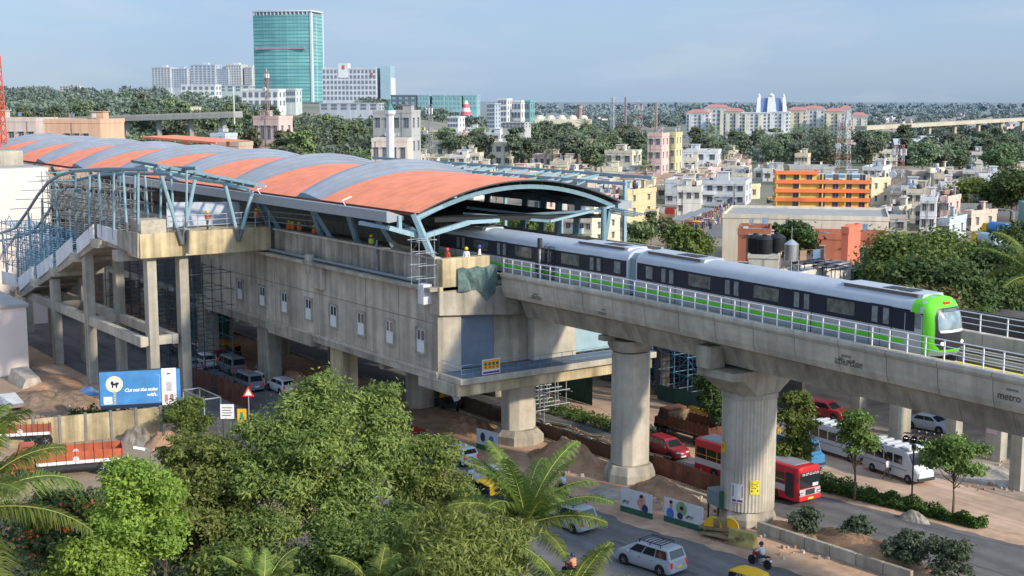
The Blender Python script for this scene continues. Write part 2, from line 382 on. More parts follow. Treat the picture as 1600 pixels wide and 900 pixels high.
# dark cable strip seen along the far side of the train
XCT = ONY(1425, 446, 68.2)[0]; ct = MB(VO)
for xa, xb in ((-84, -72), (-72, XCT)): ct.bar((xa, 68.2, 17.2+zs(xa)), (xb, 68.2, 17.2+zs(xb)), .5, .18)
for k in range(int((XCT+84)/2.3)): ct.bar((-84+k*2.3, 68.6, 14.4+zs(-84+k*2.3)), (-84+k*2.3, 68.3, 17.2+zs(-84+k*2.3)), .1)
tag(ct.build('cable_trough', STEEL), 'long blue steel trough running along the far side of the train', 'cable trough')
bpy.data.objects['cable_trough'].location = VO
# ---- piers
def plinth(pier, r, h, o):
    mb = MB(o); mb.lathe([(r+.5, 0), (r+.5, h*.5), (r+.25, h)], o, 8); return mb.build('plinth', CON, pier, bevel=.05)
def pier1():
    o = (-64., 64.9, 0); P = thing('viaduct_pier', 'round fluted concrete pier with yellow notices beside the red and white bus', 'pier', o)
    plinth(P, 1.5, 1.1, o)
    rings = []
    n = 96
    for z in (1.1, 9.0):
        ring = []
        for k in range(n):
            a = 2*PI*k/n
            smooth_ = -1.0 < math.sin(a) and math.cos(a) < .25 and math.sin(a) < .4   # camera side partly smooth, the sunlit side fluted
            rr = 1.86 - (.04 if (k % 2 == 0 and not smooth_) else 0)
            ring.append((o[0]+rr*math.cos(a), o[1]+rr*math.sin(a), z))
        rings.append(ring)
    MB(o).loft(rings).build('shaft', CONL, P)
    MB(o).lathe([(1.93, 8.9), (1.93, 9.3)], o, 32).build('collar', CON, P, smooth=30)
    c = MB(o)
    def rect(hx, hy, z, ch):
        return [(o[0]+a*hx, o[1]+b*hy, z) for a, b in ((-1,-1+ch),(-1+ch,-1),(1-ch,-1),(1,-1+ch),(1,1-ch),(1-ch,1),(-1+ch,1),(-1,1-ch))]
    c.loft([rect(1.7, 1.75, 9.2, .45), rect(1.85, 3.1, 10.35, .25), rect(1.9, 3.4, 10.5, .12), rect(1.9, 3.4, 11.05, .12)])
    c.build('pier_cap', CON, P, bevel=.04)
    MB(o).box(-65.5,61.2,11.06,-64.1,62.6,12.6).build('bearing_block', CON, P, bevel=.05)
    MB(o).box(-63.6,65.6,11.06,-62.6,67.0,11.40).build('bearing_block', CON, P)
    # posters on the shaft
    def post(px, py, wpx, hpx, m, nm, m2):
        a = math.radians(px); z = py
        mb = MB(o)
        for k in range(4):
            a0, a1 = a+(k-2)*wpx/4/1.89, a+(k-1)*wpx/4/1.89
            mb.quad(*[(o[0]+1.89*math.cos(q), o[1]+1.89*math.sin(q), zz) for q, zz in ((a0, z), (a1, z), (a1, z+hpx), (a0, z+hpx))])
        p = mb.build(nm, m, P)
        mc = MB(o); rr = 1.90
        for (u, v, ww, hh) in m2[1]:
            a0 = a+(u-.5)*wpx/1.89; a1 = a0+ww*wpx/1.89
            mc.quad(*[(o[0]+rr*math.cos(q), o[1]+rr*math.sin(q), zz) for q, zz in ((a0, z+v*hpx), (a1, z+v*hpx), (a1, z+(v+hh)*hpx), (a0, z+(v+hh)*hpx))])
        mc.build('print', m2[0], p)
    wht = mat('poster_white', (.62,.6,.58), .8, .1, 5.)
    post(-66, 1.75, .95, 1.35, wht, 'poster', (mat('poster_purple', (.16,.07,.2), .8, .5, 7.), [(.12,.3,.76,.6),(.1,.05,.3,.12),(.5,.05,.4,.12)]))
    post(-30, 2.4, .65, 1.0, mat('poster_yellow', (.72,.6,.05), .8, .1, 5.), 'poster', (ink, [(.12,.8,.76,.05),(.12,.68,.6,.05),(.12,.56,.72,.05),(.12,.44,.5,.05),(.12,.2,.76,.12)]))
    post(-112, 5.0, .8, .75, YEL, 'notice', (mat('poster_rust', (.5,.2,.02), .8, .2, 5.), [(.25,.35,.5,.45),(.2,.1,.6,.1)]))
pier1()
def pierflat(x, hx, hy, label, ztop, base=1.3):
    o = (x, 64.9, 0); P = thing('viaduct_pier', label, 'pier', o)
    plinth(P, max(hx, hy)+.12, base, o)
    c = MB(o); ch = .45
    def ring(f, z): return [(o[0]+a*hx*f, o[1]+b*hy*f, z) for a, b in ((-1,-1+ch),(-1+ch,-1),(1-ch,-1),(1,-1+ch),(1,1-ch),(1-ch,1),(-1+ch,1),(-1,1-ch))]
    c.loft([ring(1, base), ring(1, ztop-1.0)]); c.build('shaft', CONL, P, bevel=.05)
    c = MB(o); c.loft([ring(1.03, ztop-.9), ring(1.22, ztop-.4), ring(1.22, ztop)]); c.build('pier_cap', CON, P, bevel=.04)
    MB(o).box(x-.9, 62.4, ztop, x-.1, 63.4, 11.40).build('bearing_block', CON, P); MB(o).box(x-.9, 66.2, ztop, x-.1, 67.2, 11.40).build('bearing_block', CON, P)
pierflat(-76.6, 1.22, 1.36, 'tall chamfered concrete pier between the palm and the red car', 11.0)
blk = MB((-77.6,0,0)); 
# ================================================================ STATION
ST = thing('metro_station', 'unfinished elevated concrete metro station under an arched orange and grey roof', 'station', (-120, 65, 0)); SO = (-120, 65, 0)
def part(mb, name, m, p=None, **k):
    mb.o = Vector(SO); return mb.build(name, m, p or ST, **k)
Y0 = 55.0; XE = -88.5
part(MB().box(-137, Y0, 7.45, XE, Y0+.5, 14.0), 'concourse_wall', COND)
for xx, w_, h0, h1 in ((-131.8,.06,7.5,13.9),(-108.9,.05,7.5,13.8),(-100.2,.05,8,13.8),(-94.6,.05,7.6,13.6),(-118.4,.05,8,13.8)):
    part(MB().box(xx, Y0-.012, h0, xx+w_, Y0+.01, h1), 'wall_joint', mat('joint_dark', (.17,.15,.13), .9, .3, 1.))  # joints drawn as thin dark strips on the wall face
part(MB().box(-137, Y0-.02, 11.35, XE, Y0+.01, 11.39), 'wall_joint', MC['joint_dark'])
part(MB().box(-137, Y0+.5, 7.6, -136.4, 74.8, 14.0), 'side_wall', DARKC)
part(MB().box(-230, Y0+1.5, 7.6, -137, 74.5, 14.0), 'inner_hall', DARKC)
part(MB().box(XE-.6, Y0+.5, 7.45, XE, 57.2, 12.0), 'corner_pier', CONL)
part(MB().box(XE-1.0, 60.6, 7.5, XE-.35, 75, 12.3), 'end_wall', CON)
part(MB().box(XE-.55, 57.2, 7.5, XE-.4, 60.6, 11.95), 'roller_shutter', mat('blue_shutter', (.16,.20,.25), .5, .12, 1.2))
part(MB().box(XE-.34, 68.6, 7.6, XE-.2, 74, 12), 'roller_shutter', mat('pale_blue_shutter', (.30,.42,.46), .5, .12, 1.2))
part(MB().box(-91.8, 64.0, 7.5, XE+.6, 68.4, 12.5), 'pier_head', CONL, bevel=.06)
# cross beam over the end, soffit curving up to the viaduct
cb = MB(); cb.prism([(Y0-.05,13.95),(Y0-.05,12.1),(58.5,11.85),(62.4,11.5),(68,11.5),(72,11.9),(75,12.2),(75,13.95)], XE-1.2, XE+.35, 'x')
part(cb, 'end_beam', CON, bevel=.04)
# lower edge beams
part(MB().box(-111.5, Y0-.12, 6.75, XE, Y0+.6, 7.44), 'edge_beam', CON, bevel=.03)
part(MB().box(-119.5, Y0-.3, 6.3, -110.2, Y0+.7, 7.44), 'edge_beam', CON, bevel=.03)
part(MB().box(-137, Y0-.15, 6.55, -119.5, Y0+.6, 7.44), 'edge_beam', CON, bevel=.03)
part(MB().box(-137, Y0-.18, 7.3, XE, Y0-.02, 7.56), 'string_course', CONL, bevel=.02)
part(MB().box(-230, Y0+.6, 6.9, XE-1, 74.6, 7.4), 'concourse_slab', CON)
for xx in np.arange(-228, -92, 7.6): part(MB().box(xx-.35, Y0+.65, 6.0, xx+.35, 74.5, 6.89), 'cross_beam', CON)
# platform ledge, pipes and parapet
part(MB().box(-230, Y0-.75, 14.0, XE+.1, Y0+3, 14.3), 'ledge', CON, bevel=.03)
part(MB().tube([(-137, Y0-.2, 14.55), (-91.5, Y0-.2, 14.55)], .14, 8), 'drain_pipe', mat('grey_pipe', (.22,.25,.29), .4, .1, 2.), smooth=True)
part(MB().tube([(-137, Y0+.05, 14.42), (-89.5, Y0+.05, 14.42)], .09, 8), 'drain_pipe', MC['grey_pipe'], smooth=True)
for k, (xa, xb) in enumerate(((-119,-113.9),(-113.85,-107.2),(-107.15,-98.3),(-98.25,-89.2))):
    part(MB().box(xa, Y0+.35, 14.3, xb, Y0+.6, 16.45), 'platform_parapet', mat('stained_concrete_%d' % (k % 2), ((.42,.38,.31),(.48,.44,.37))[k % 2], .9, .2, .9, streak=.62, stain=.4, bump=.2), bevel=.02)
part(MB().box(-119, Y0+.2, 16.44, -89.2, Y0+.75, 16.62), 'coping', CONL, bevel=.02)
for xx in (-98.6,): part(MB().tube([(xx,Y0+.3,17.2),(xx,Y0+.2,16.2),(xx+.2,Y0+.2,15.9),(xx+.2,Y0+.1,14.5)], .09, 6), 'downpipe', MC['grey_pipe'])
part(MB().box(-110.6, Y0-.6, 13.2, -109.7, Y0-.05, 14.9), 'bracket', CONL, bevel=.03)
part(MB().box(-109.7, Y0-.45, 11.9, -107.6, Y0-.02, 14.0), 'bracket', COND, bevel=.05)
part(MB().box(-90.2, Y0-.8, 12.9, -89.3, Y0-.02, 14.5), 'bracket', PLAS, bevel=.03)
part(MB().box(-89.1, Y0+.3, 14.0, XE+.3, 59.8, 16.55), 'parapet_end', CREAM, bevel=.04)
part(MB().box(-89.1, Y0+.0, 13.95, XE+.3, 60.0, 14.35), 'end_ledge', CREAM, bevel=.04)
part(MB().box(-230, 56, 14.3, -89.2, 61.2, 15.6), 'platform', CONL); part(MB().box(-230, 68.7, 14.3, -89.2, 74.6, 15.6), 'platform', CONL)
part(MB().box(-230, 61.2, 14.0, -89.2, 68.7, 14.3), 'track_bed', CON)
part(MB().box(-230, 74.3, 14.3, -84, 74.6, 16.7), 'platform_parapet', CON)
# windows
wfr = mat('window_white', (.68,.68,.67), .6, .06, 2.)
for k in range(8):
    x = (-126.6, -121.2, -116.2, -111.1, -106.1, -101., -96., -91.)[k]; z0 = 8.75
    f = MB()
    for a in ((x-.62,z0,x+.62,z0+.08),(x-.62,z0+1.82,x+.62,z0+1.9),(x-.62,z0+.08,x-.54,z0+1.82),(x+.54,z0+.08,x+.62,z0+1.82),(x-.04,z0+1.02,x+.04,z0+1.82),(x-.54,z0+.92,x+.54,z0+1.02)): f.box(a[0], Y0-.07, a[1], a[2], Y0-.003, a[3])
    f.box(x-.54, Y0-.045, z0+.08, x+.54, Y0-.003, z0+.92)
    wdw = part(f, 'window', wfr)
    pn = MB(); pn.box(x-.54, Y0-.03, z0+1.02, x-.04, Y0-.004, z0+1.82); pn.box(x+.04, Y0-.03, z0+1.02, x+.54, Y0-.004, z0+1.82); pn.o = Vector(SO); pn.build('pane', GLASS, wdw)
    sq = MB()
    for a in ((x-.8,z0-.16,x+.8,z0-.012),(x-.8,z0+1.912,x+.8,z0+2.05),(x-.8,z0-.012,x-.632,z0+1.912),(x+.632,z0-.012,x+.8,z0+1.912)): sq.box(a[0], Y0-.15, a[1], a[2], Y0-.002, a[3])
    part(sq, 'window_surround', mat('cement_render', (.36,.335,.29), .9, .25, 2., streak=.3))
# balcony at the end
bl = MB(); bl.box(-88.5, Y0+.1, 6.95, -85.35, 75.2, 7.45); part(bl, 'balcony_slab', CONL, bevel=.04)
bb = MB(); bb.prism([(Y0+.1,6.0),(Y0+.1,6.94),(75,6.94),(75,6.0)], -86.6, -85.7, 'x'); part(bb, 'balcony_beam', CREAM, bevel=.04)
part(MB().box(-91.5, Y0-.05, 5.95, -86.2, Y0+.9, 6.94), 'balcony_beam', CON, bevel=.04)
rl = MB(); 
for h in (.35, .7, 1.05): rl.tube([(-88.3,Y0+.25,7.45+h),(-85.5,Y0+.25,7.45+h),(-85.5,74.9,7.45+h)], .022, 6)
for k in range(19): rl.tube([(-85.5,Y0+.25+k*1.09,7.45),(-85.5,Y0+.25+k*1.09,8.5)], .022, 6)
part(rl, 'balcony_railing', mat('railing_blue', (.11,.22,.36), .5, .1, 2.))
sg = MB(); sg.box(-85.52, 57.2, 7.55, -85.46, 58.9, 8.75); sgn_ = part(sg, 'sign', wht if 0 else mat('poster_white', (.62,.6,.58), .8, .1, 5.))
q = MB(SO); q.box(-85.455, 57.27, 7.95, -85.45, 58.83, 8.68); q.build('print', mat('sign_orange', (.75,.33,.03), .7, .05, 2.), sgn_)
q = MB(SO)
for k in range(4): q.lathe([(.14, 0), (.14, .006)], (-85.448, 57.5+k*.37, 8.38), 12, axis='x'); q.box(-85.446, 57.42+k*.37, 8.05, -85.444, 57.6+k*.37, 8.18)
q.build('symbol', mat('sign_green', (.06,.14,.10), .7, .05, 2.), sgn_)
q = MB(SO); q.box(-85.455, 57.27, 7.62, -85.45, 58.83, 7.78); q.build('print', mat('sign_purple', (.1,.05,.25), .7, .05, 2.), sgn_)
part(MB().box(-88.4, Y0+.4, 7.451, -85.45, 75, 7.47), 'balcony_floor', mat('blue_grey_floor', (.13,.16,.2), .8, .15, .8))
# station piers
for k, xx in enumerate((-91, -107, -123, -139, -155, -171, -187, -203)):
    p = MB(); p.loft([[(xx+a*1.15, 64.6+b*1.4, z) for a, b in ((-1,-.5),(-.5,-1),(.5,-1),(1,-.5),(1,.5),(.5,1),(-.5,1),(-1,.5))] for z in (0, 6.9)]); part(p, 'station_pier', CONL if k == 0 else CON, bevel=.05)
    if k: part(MB().box(xx-1.2, 55.6, 0, xx+1.2, 57.2, 6.9), 'station_column', CREAM if k == 1 else CON, bevel=.05); part(MB().box(xx-1, 72.5, 0, xx+1, 74, 6.9), 'station_column', CON)
p = MB(); p.lathe([(2.2,0),(2.2,.7),(1.7,1.2)], (-91,64.6,0), 8); part(p, 'plinth', CON)
# ---- roof
def arch(y, ez=20.0, rise=2.3): return ez+rise*(1-((y-65.5)/10.5)**2)
YS = [55+21*i/28 for i in range(29)]
RF = part(MB().box(-236, 55.1, 19.72, -91.9, 55.25, 20.0), 'roof', mat('fascia_rust', (.36,.10,.05), .7, .12, .6))
ribs = [-108.2-17.*k for k in range(8)]
prev = -91.3
for k, xr in enumerate(ribs+[-244.]):
    o_ = MB(SO); lo = [(prev, y, arch(y)) for y in YS]; hi = [(xr-.5, y, arch(y)+.02) for y in YS]
    o_.loft([lo, hi], 0, False, False); o_.loft([[(a, b, c-.12) for a, b, c in hi], [(a, b, c-.12) for a, b, c in lo]], 1, False, False)
    o_.loft([lo, [(a, b, c-.12) for a, b, c in lo]], 1, False, False)
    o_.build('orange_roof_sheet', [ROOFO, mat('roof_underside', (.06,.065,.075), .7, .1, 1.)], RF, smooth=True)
    if k == 8: break
    g = MB(SO); S = []
    for (dx, up) in ((0., .03), (-3.2, 1.), (-4.2, .95), (-4.9, .03)):
        S.append([(xr+dx, y, arch(y)+up*(.45+.55*(1-((y-65.5)/10.5)**2))) for y in YS])
    for a, b in zip(S, S[1:]): g.loft([a, b], 0, False, False)
    for e in (0, -1): g.add([s_[e] for s_ in S], [(0, 1, 2, 3)], 1)
    g.build('grey_roof_rib', [mat('rib_sheet', (.30,.325,.365), .5, .08, 1., spec=.4, stain=.12), STEEL], RF, smooth=50)
    sm = MB(SO)       # standing seams over the rib
    for f in np.arange(.1, .95, .3):
        pts = []
        for y in YS:
            up = (.45+.55*(1-((y-65.5)/10.5)**2)); pts.append(Vector((xr-3.2*f, y, arch(y)+.03+(up-.03)*f+.02)))
        sm.tube(pts, .018, 4)
    sm.build('standing_seam', mat('seam_dark', (.22,.245,.28), .6, .1, 2.), RF)
    prev = xr-4.9
# gutter panels along the near eave
for k in range(17):
    xa = -158+k*3.8; part(MB().prism([(53.3,20.02),(53.3,19.2),(53.5,19.12),(54.9,19.3),(54.9,19.6),(53.45,20.08)], xa+.01, xa+3.79, 'x'), 'gutter_panel', mat('gutter_grey', (.30,.325,.35), .45, .08, 2., spec=.4))
part(MB().box(-200, 75.8, 19.3, -91.5, 77.4, 20.0), 'gutter_panel', MC['gutter_grey'])
# slanting steel columns along the platform
def column(x, y0, y1, z0, z1, w_=.5, dx=0.): part(MB().bar((x, y0, z0), (x+dx, y1, z1), w_, .35), 'roof_column', STEEL)
for px in (435, 516, 617): 
    x = ONY(px, 355, 56)[0]; column(x, 56.6, 54.6, 15.6, 19.7, .45, -1.3)
for px in (497, 553): x = ONY(px, 355, 56)[0]; column(x, 56.6, 54.8, 15.6, 19.7, .45, .9)
for xx in np.arange(-122, -222, -8.5): column(xx, 56.6, 54.8, 15.6, 19.7, .4)
for xx in (-92.2, -96.2, -101.5, -104.5, -111, -118, -126, -134, -142): column(xx, 74.6, 75.4, 15.6, 19.9, .55, -.5 if xx < -95 else 0)
part(MB().tube([(-91.3, 74, 12), (-91.3, 74, 19.6)], .26, 10), 'roof_column', STEEL, smooth=True)
part(MB().tube([(-98, 74, 14.3), (-98.4, 74.4, 19.6)], .33, 10), 'roof_column', STEEL, smooth=True)
# end arch truss and eave frames
ea = MB(); pts = [(-91.9, y, arch(y)-.62) for y in YS]
for a, b in zip(pts, pts[1:]): ea.bar(a, b, .22, .36)
part(ea, 'end_arch', STEEL)
for xa in (-100, -108, -116.5, -125, -142, -159):
    ea = MB(); pts = [(xa, y, arch(y)-.5) for y in YS[::2]]
    for a, b in zip(pts, pts[1:]): ea.bar(a, b, .2, .45)
    part(ea, 'roof_arch', mat('dark_steel', (.06,.075,.09), .6, .1, 2.))
dk_ = MC['dark_steel']; cg_ = MB(); cg_.add([(-93, 57.5, 19.3), (-93, 75.3, 18.75), (-205, 75.3, 18.75), (-205, 57.5, 19.3)], [(0, 1, 2, 3)]); cg_.bar((-93, 57.5, 19.2), (-93, 75.3, 18.65), .3, .35); part(cg_, 'underroof_shade', mat('underroof_shade_dark', (.022,.024,.028), .8, .2, 1.))  # added dark sheet; the shade under the roof is put into its colour
pu = MB()
for y in YS[2:-2:3]: pu.bar((-92, y, arch(y)-.3), (-200, y, arch(y)-.3), .12, .25)
part(pu, 'purlin', MC['dark_steel'])
part(MB().bar((-90.2, 56.1, 15.5), (-91.8, 54.9, 19.9), .5, .4), 'end_column', STEELL)
for p_, q_, w_ in (((-91.9,52.6,18.9),(-91.9,55.6,18.0),.38),((-91.9,55.6,18.0),(-91.9,60.2,18.95),.38),((-91.9,60.2,18.95),(-91.9,63.2,18.95),.3),((-97,52.8,18.9),(-91.9,55.2,18.4),.3),((-91.9,53.6,19.8),(-91.9,53.6,18.7),.3),
                   ((-91.9,55.2,18.3),(-98,57.5,18.6),.3),((-91.9,55.1,19.6),(-91.9,57.6,20.4),.3)): part(MB().bar(p_, q_, w_), 'eave_beam', STEELL)
for p_, q_ in (((-91.9,75.6,19.6),(-91.9,68.5,18.6)),((-91.9,68.5,18.6),(-97,63,19.2)),((-91.3,74,19.3),(-96,69,18.9)),((-96,69,18.9),(-101,66,19.3))): part(MB().bar(p_, q_, .34, .2), 'eave_beam', STEELL)
for k in range(4): part(MB().bar((-91.6-.5*k, 75.2, 19.5-.15*k), (-89.6-.5*k, 77.4, 18.9-.1*k), .1), 'eave_beam', STEEL)
# far side orange canopy and steel frame beyond the ridge
fr = MB()
for k in range(14): fr.bar((-104-3.*k, 77, 20.6), (-104-3.*k, 84, 21.6), .2)
for y in (77.5, 80.5, 83.7): fr.bar((-96, y, 20.7+(y-77.5)*.15), (-150, y, 20.7+(y-77.5)*.15), .22, .3)
for k in range(10): fr.bar((-100-4.*k, 77, 20.7), (-104-4.*k, 83.8, 21.6), .12)
for k in range(5): fr.bar((-98-10*k, 82, 0), (-98-10*k, 82, 21.4), .3)
tag(fr.build('canopy_frame', STEELL), 'bare pale blue roof frame sticking out beyond the orange roof ridge', 'steel frame')
oc = MB()
(xa, za), (xb, zb) = ONY(222, 213, 82), ONY(338, 222, 82)
oc.add([(xb,82,zb),(xa,82,za),(xa,88,za+.15),(xb,88,zb+.15)],[(0,1,2,3)]); oc.bar((xb,82,zb-.15),(xa,82,za-.15),.15,.3)
for k in range(4): oc.box(xb-3-k*(xb-xa-6)/3-.2,85,0,xb-3-k*(xb-xa-6)/3+.2,85.4,za-.1)
tag(oc.build('entrance_canopy', ROOFO), 'small flat orange canopy roof rising behind the grey roof crest', 'canopy')
# lamp fittings on gutter
for px, py in ((540,313),(407,287)):
    x, z = ONY(px, py, 53.6); lf = MB((x,53.6,20)); lf.bar((x,53.6,20.0),(x+.3,53.1,20.5),.06); lf.bar((x+.3,53.1,20.5),(x-.5,54.4,20.75),.16,.05)
    tag(lf.build('floodlight', WHITEM, loc=(x,53.6,20)), 'slim white lamp on the grey gutter edge of the station roof', 'lamp', 'lamps on the gutter')
# ================================================================ TRAIN
SILV = mat('train_silver', (.45,.46,.48), .35, .06, 1.5, metal=.35, stain=.06)
SILR = mat('train_roof_silver', (.50,.53,.57), .4, .07, .6, metal=.25, stain=.12)
TGRN = mat('train_green', (.14,.62,.03), .35, .05, 2.)
TBLK = mat('train_black_band', (.012,.018,.034), .4, .2, 1., spec=.25)
TWIN = mat('train_window', (.085,.105,.10), .12, .75, 1.9, spec=.6)
YN, YF, YC = 61.46, 64.34, 62.9
def txs(px, py=470): return ONY(px, py, YN)[0]
def csec(x, f=1., top=18.32, zb=15.05, dz=0.):
    w_ = 1.44*f
    P = [(-w_*.96, zb), (-w_, zb+.35), (-w_, 17.45), (-w_*.97, 17.72), (-w_*.86, 17.98), (-w_*.62, 18.18), (-w_*.3, 18.29)]
    P = P+[(0, top)]+[(-a, b) for a, b in reversed(P)]
    return [(x, YC+a, b+dz+zs(x)) for a, b in P]
def side(mb, xa, xb, za, zb, off, mi=0, y=None, th=.03):
    n = max(1, int(abs(xb-xa)/4)); y = YN if y is None else y; s = -1 if y < YC else 1
    for i in range(n):
        a, b = xa+(xb-xa)*i/n, xa+(xb-xa)*(i+1)/n
        vs = []
        for yy in (y+s*off, y+s*(off-th)): vs += [(a, yy, za+zs(a)), (b, yy, za+zs(b)), (b, yy, zb+zs(b)), (a, yy, zb+zs(a))]
        mb.add(vs, [(0,1,2,3),(7,6,5,4),(0,4,5,1),(1,5,6,2),(2,6,7,3),(3,7,4,0)], mi)
def car(xa, xb, doors, wins, label, nose=False, extra=()):
    o = ((xa+xb)/2, YC, 14.6); T = thing('metro_train_car', label, 'train', o)
    m = MB(o); n = 8
    m.loft([csec(xa+(xb-xa)*i/n) for i in range(n+1)]); m.build('car_body', [SILR], T, smooth=35)
    for y in (YN, YF):
        sb = MB(o); side(sb, xa+.02, xb-.02, 15.1, 16.3, .012, 0, y); sb.build('side_panel', SILV, T)
        b = MB(o); side(b, xa+.15, xb-(.9 if nose else .15), 16.3, 17.5, .022, 0, y); b.build('window_band', TBLK, T)
        g = MB(o); side(g, xa+.1, xb-(1.2 if nose else .1), 15.5, 15.74, .02, 0, y, .02); g.build('green_stripe', TGRN, T)
    for d in doors:
        dd = MB(o); side(dd, d-.78, d+.78, 15.12, 17.52, .034, 0, YN, .02); D = dd.build('door', [SILV], T)
        q = MB(o); side(q, d-.8, d+.8, 16.31, 17.53, .038, 0, YN, .02); side(q, d-.02, d+.02, 15.1, 16.3, .037, 0, YN, .02); side(q, d-.82, d-.78, 15.1, 17.5, .037, 0, YN, .02); side(q, d+.78, d+.82, 15.1, 17.5, .037, 0, YN, .02); q.build('door_trim', TBLK, D)
        q = MB(o); side(q, d-.76, d+.76, 15.5, 15.74, .04, 0, YN, .02); q.build('green_stripe', TGRN, D)
        q = MB(o); side(q, d-.62, d-.2, 16.45, 17.38, .046, 0, YN, .02); side(q, d+.2, d+.62, 16.45, 17.38, .046, 0, YN, .02); q.build('pane', mat('door_pane', (.16,.19,.20), .15, .5, 2., spec=.6), D)
    for a, bb in wins:
        q = MB(o); side(q, a, bb, 16.55, 17.36, .034, 0, YN, .03); q.build('window', TWIN, T)
    for a, bb in extra:
        q = MB(o); side(q, a, bb, 16.5, 17.36, .034, 0, YN, .03); q.build('window', MC['door_pane'], T)
    # roof units: a long sunk tray with dark grilles at each end
    for c_ in (.14, .86):
        xm = xa+(xb-xa)*c_
        r_ = MB(o); r_.loft([[(xm-3, YC+a, z+zs(xm-3)) for a, z in ((-1.0,18.1),(-.85,18.36),(.85,18.36),(1.0,18.1))], [(xm+3, YC+a, z+zs(xm+3)) for a, z in ((-1.0,18.1),(-.85,18.36),(.85,18.36),(1.0,18.1))]])
        U = r_.build('air_conditioner', SILR, T)
        q = MB(o); q.bar((xm-2.7, YC-.93, 18.27+zs(xm-2.7)), (xm+2.7, YC-.93, 18.27+zs(xm+2.7)), .14, .17); q.build('side_grille', mat('grille_brown', (.14,.12,.11), .7, .3, 9.), U)
        q = MB(o)
        for k in (-.3, .85): q.box(xm+k-.5+.6, YC-.55, 18.36+zs(xm), xm+k+.5+.6, YC+.45, 18.385+zs(xm))
        q.build('fan_grille', DARK, U)
    bg_ = MB(o)
    for c_ in (.15, .85):
        xm = xa+(xb-xa)*c_
        bg_.box(xm-1.6, YC-1.1, 14.75+zs(xm), xm+1.6, YC+1.1, 15.06+zs(xm))
        for k in (-1.1, 1.1):
            for s in (-.72, .72): bg_.lathe([(.43, -.06), (.43, .06)], (xm+k, YC+s, 15.18+zs(xm)-.0), 14, axis='y')
    bg_.box(xa+7, YC-1.1, 14.85, xb-7, YC+1.1, 15.05); bg_.build('bogie', DARK, T)
    return T, o
xj = txs(987, 430)
d1 = [txs(p) for p in (1042.7, 1143.5, 1253, 1377)]
w1 = [(txs(a), txs(b)) for a, b in ((1075.5,1109.6),(1177.5,1217),(1293,1336))]
x1e = -47.3
T1, o1 = car(xj+.45, x1e, d1, w1, 'leading silver and green metro train car with a rounded bright green front', True, [(txs(1009), txs(1019)), (txs(1421), txs(1441))])
# nose: rounded front, one surface x(y, z); mask, glass and lamps follow it
NZB, NZT = 15.02, 18.34
def halfw(z):
    P = [(NZB, 1.36), (15.4, 1.44), (17.45, 1.44), (17.72, 1.40), (17.98, 1.24), (18.18, .9), (18.29, .45), (NZT, .08)]
    for (z0, w0), (z1, w1) in zip(P, P[1:]):
        if z <= z1: return w0+(w1-w0)*max(0, (z-z0)/(z1-z0))
    return .08
def nx_(y, z, off=0.):
    u = min(1., abs(y)/max(.1, halfw(z))); v = (z-NZB)/(NZT-NZB)
    return x1e+1.05*(1-.8*u**3.2)*(1-.93*max(0., (v-.42)/.58)**2.0)*(1-.25*max(0., (.15-v)/.15)**2)+off
rows = []
for z in list(np.linspace(NZB, 17.4, 10))+[17.6, 17.8, 17.95, 18.08, 18.18, 18.26, 18.31, NZT]:
    hw = halfw(z); rows.append([(x1e-.3, YC-hw, z+zs(x1e))]+[(nx_(u*hw, z), YC+u*hw, z+zs(x1e)) for u in np.linspace(-1, 1, 15)]+[(x1e-.3, YC+hw, z+zs(x1e))])
ns = MB(o1); ns.loft(rows, 0, False, False)
ns.loft([csec(x1e-.8, 1.008, 18.345, 16.2), csec(x1e-.25, 1.008, 18.345, 16.2)], 0, False); ns.build('nose', [TGRN], T1, smooth=60)
for sgn in (-1, 1):
    sk = MB(o1); side(sk, x1e-1.25, x1e-.02, 15.1, 17.3, .03, 0, YN if sgn < 0 else YF); sk.build('cab_side', SILV, T1)
    q = MB(o1); side(q, x1e-1.2, x1e-.55, 16.3, 17.4, .036, 0, YN if sgn < 0 else YF); q.build('cab_window', TBLK, T1)
def nosep(name, ua, ub, za, zb, m, off, rnd_=0.):
    rows = []
    for z in np.linspace(za, zb, 12):
        f = (z-za)/(zb-za); k = 1-rnd_*max(0, (f-.7)/.3)**2-rnd_*max(0, (.2-f)/.2)**2; hw = (ua+(ub-ua)*f)*k
        rows.append([(nx_(y, z, off), YC+y, z+zs(x1e)) for y in np.linspace(-hw, hw, 13)])
    mb = MB(o1); mb.loft(rows, 0, False, False); return mb.build(name, m, T1, smooth=True)
nosep('front_mask', 1.17, 1.13, 15.42, 17.72, mat('cab_black', (.025,.026,.03), .3, .2, 2., spec=.5), .015, .22)
nosep('windscreen', 1.06, 1.02, 16.36, 17.5, mat('windscreen_glass', (.20,.25,.27), .08, .5, 1.4, spec=.8), .03, .12)
nosep('destination_display', .62, .55, 17.52, 17.66, mat('display_grey', (.12,.14,.15), .3, .2, 2.), .035)
nosep('sun_visor', .98, .98, 16.38, 16.52, WHITEM, .045)
nosep('front_skirt', 1.28, 1.34, 15.03, 15.26, SILV, .02)
q = MB(o1); q.obox((nx_(0, 17.95, .0), YC, 17.95+zs(x1e)), (.12, .55, .13)); q.build('front_number', RED, T1)
for s in (-.85, .85):
    q = MB(o1); q.lathe([(.11, -.02), (.11, .07)], (nx_(s, 15.75), YC+s, 15.75+zs(x1e)), 12, axis='x'); q.build('headlight', mat('lamp_lens', (.8,.75,.65), .2, .05, 2., emit=(1,.8,.55,1.2)), T1)
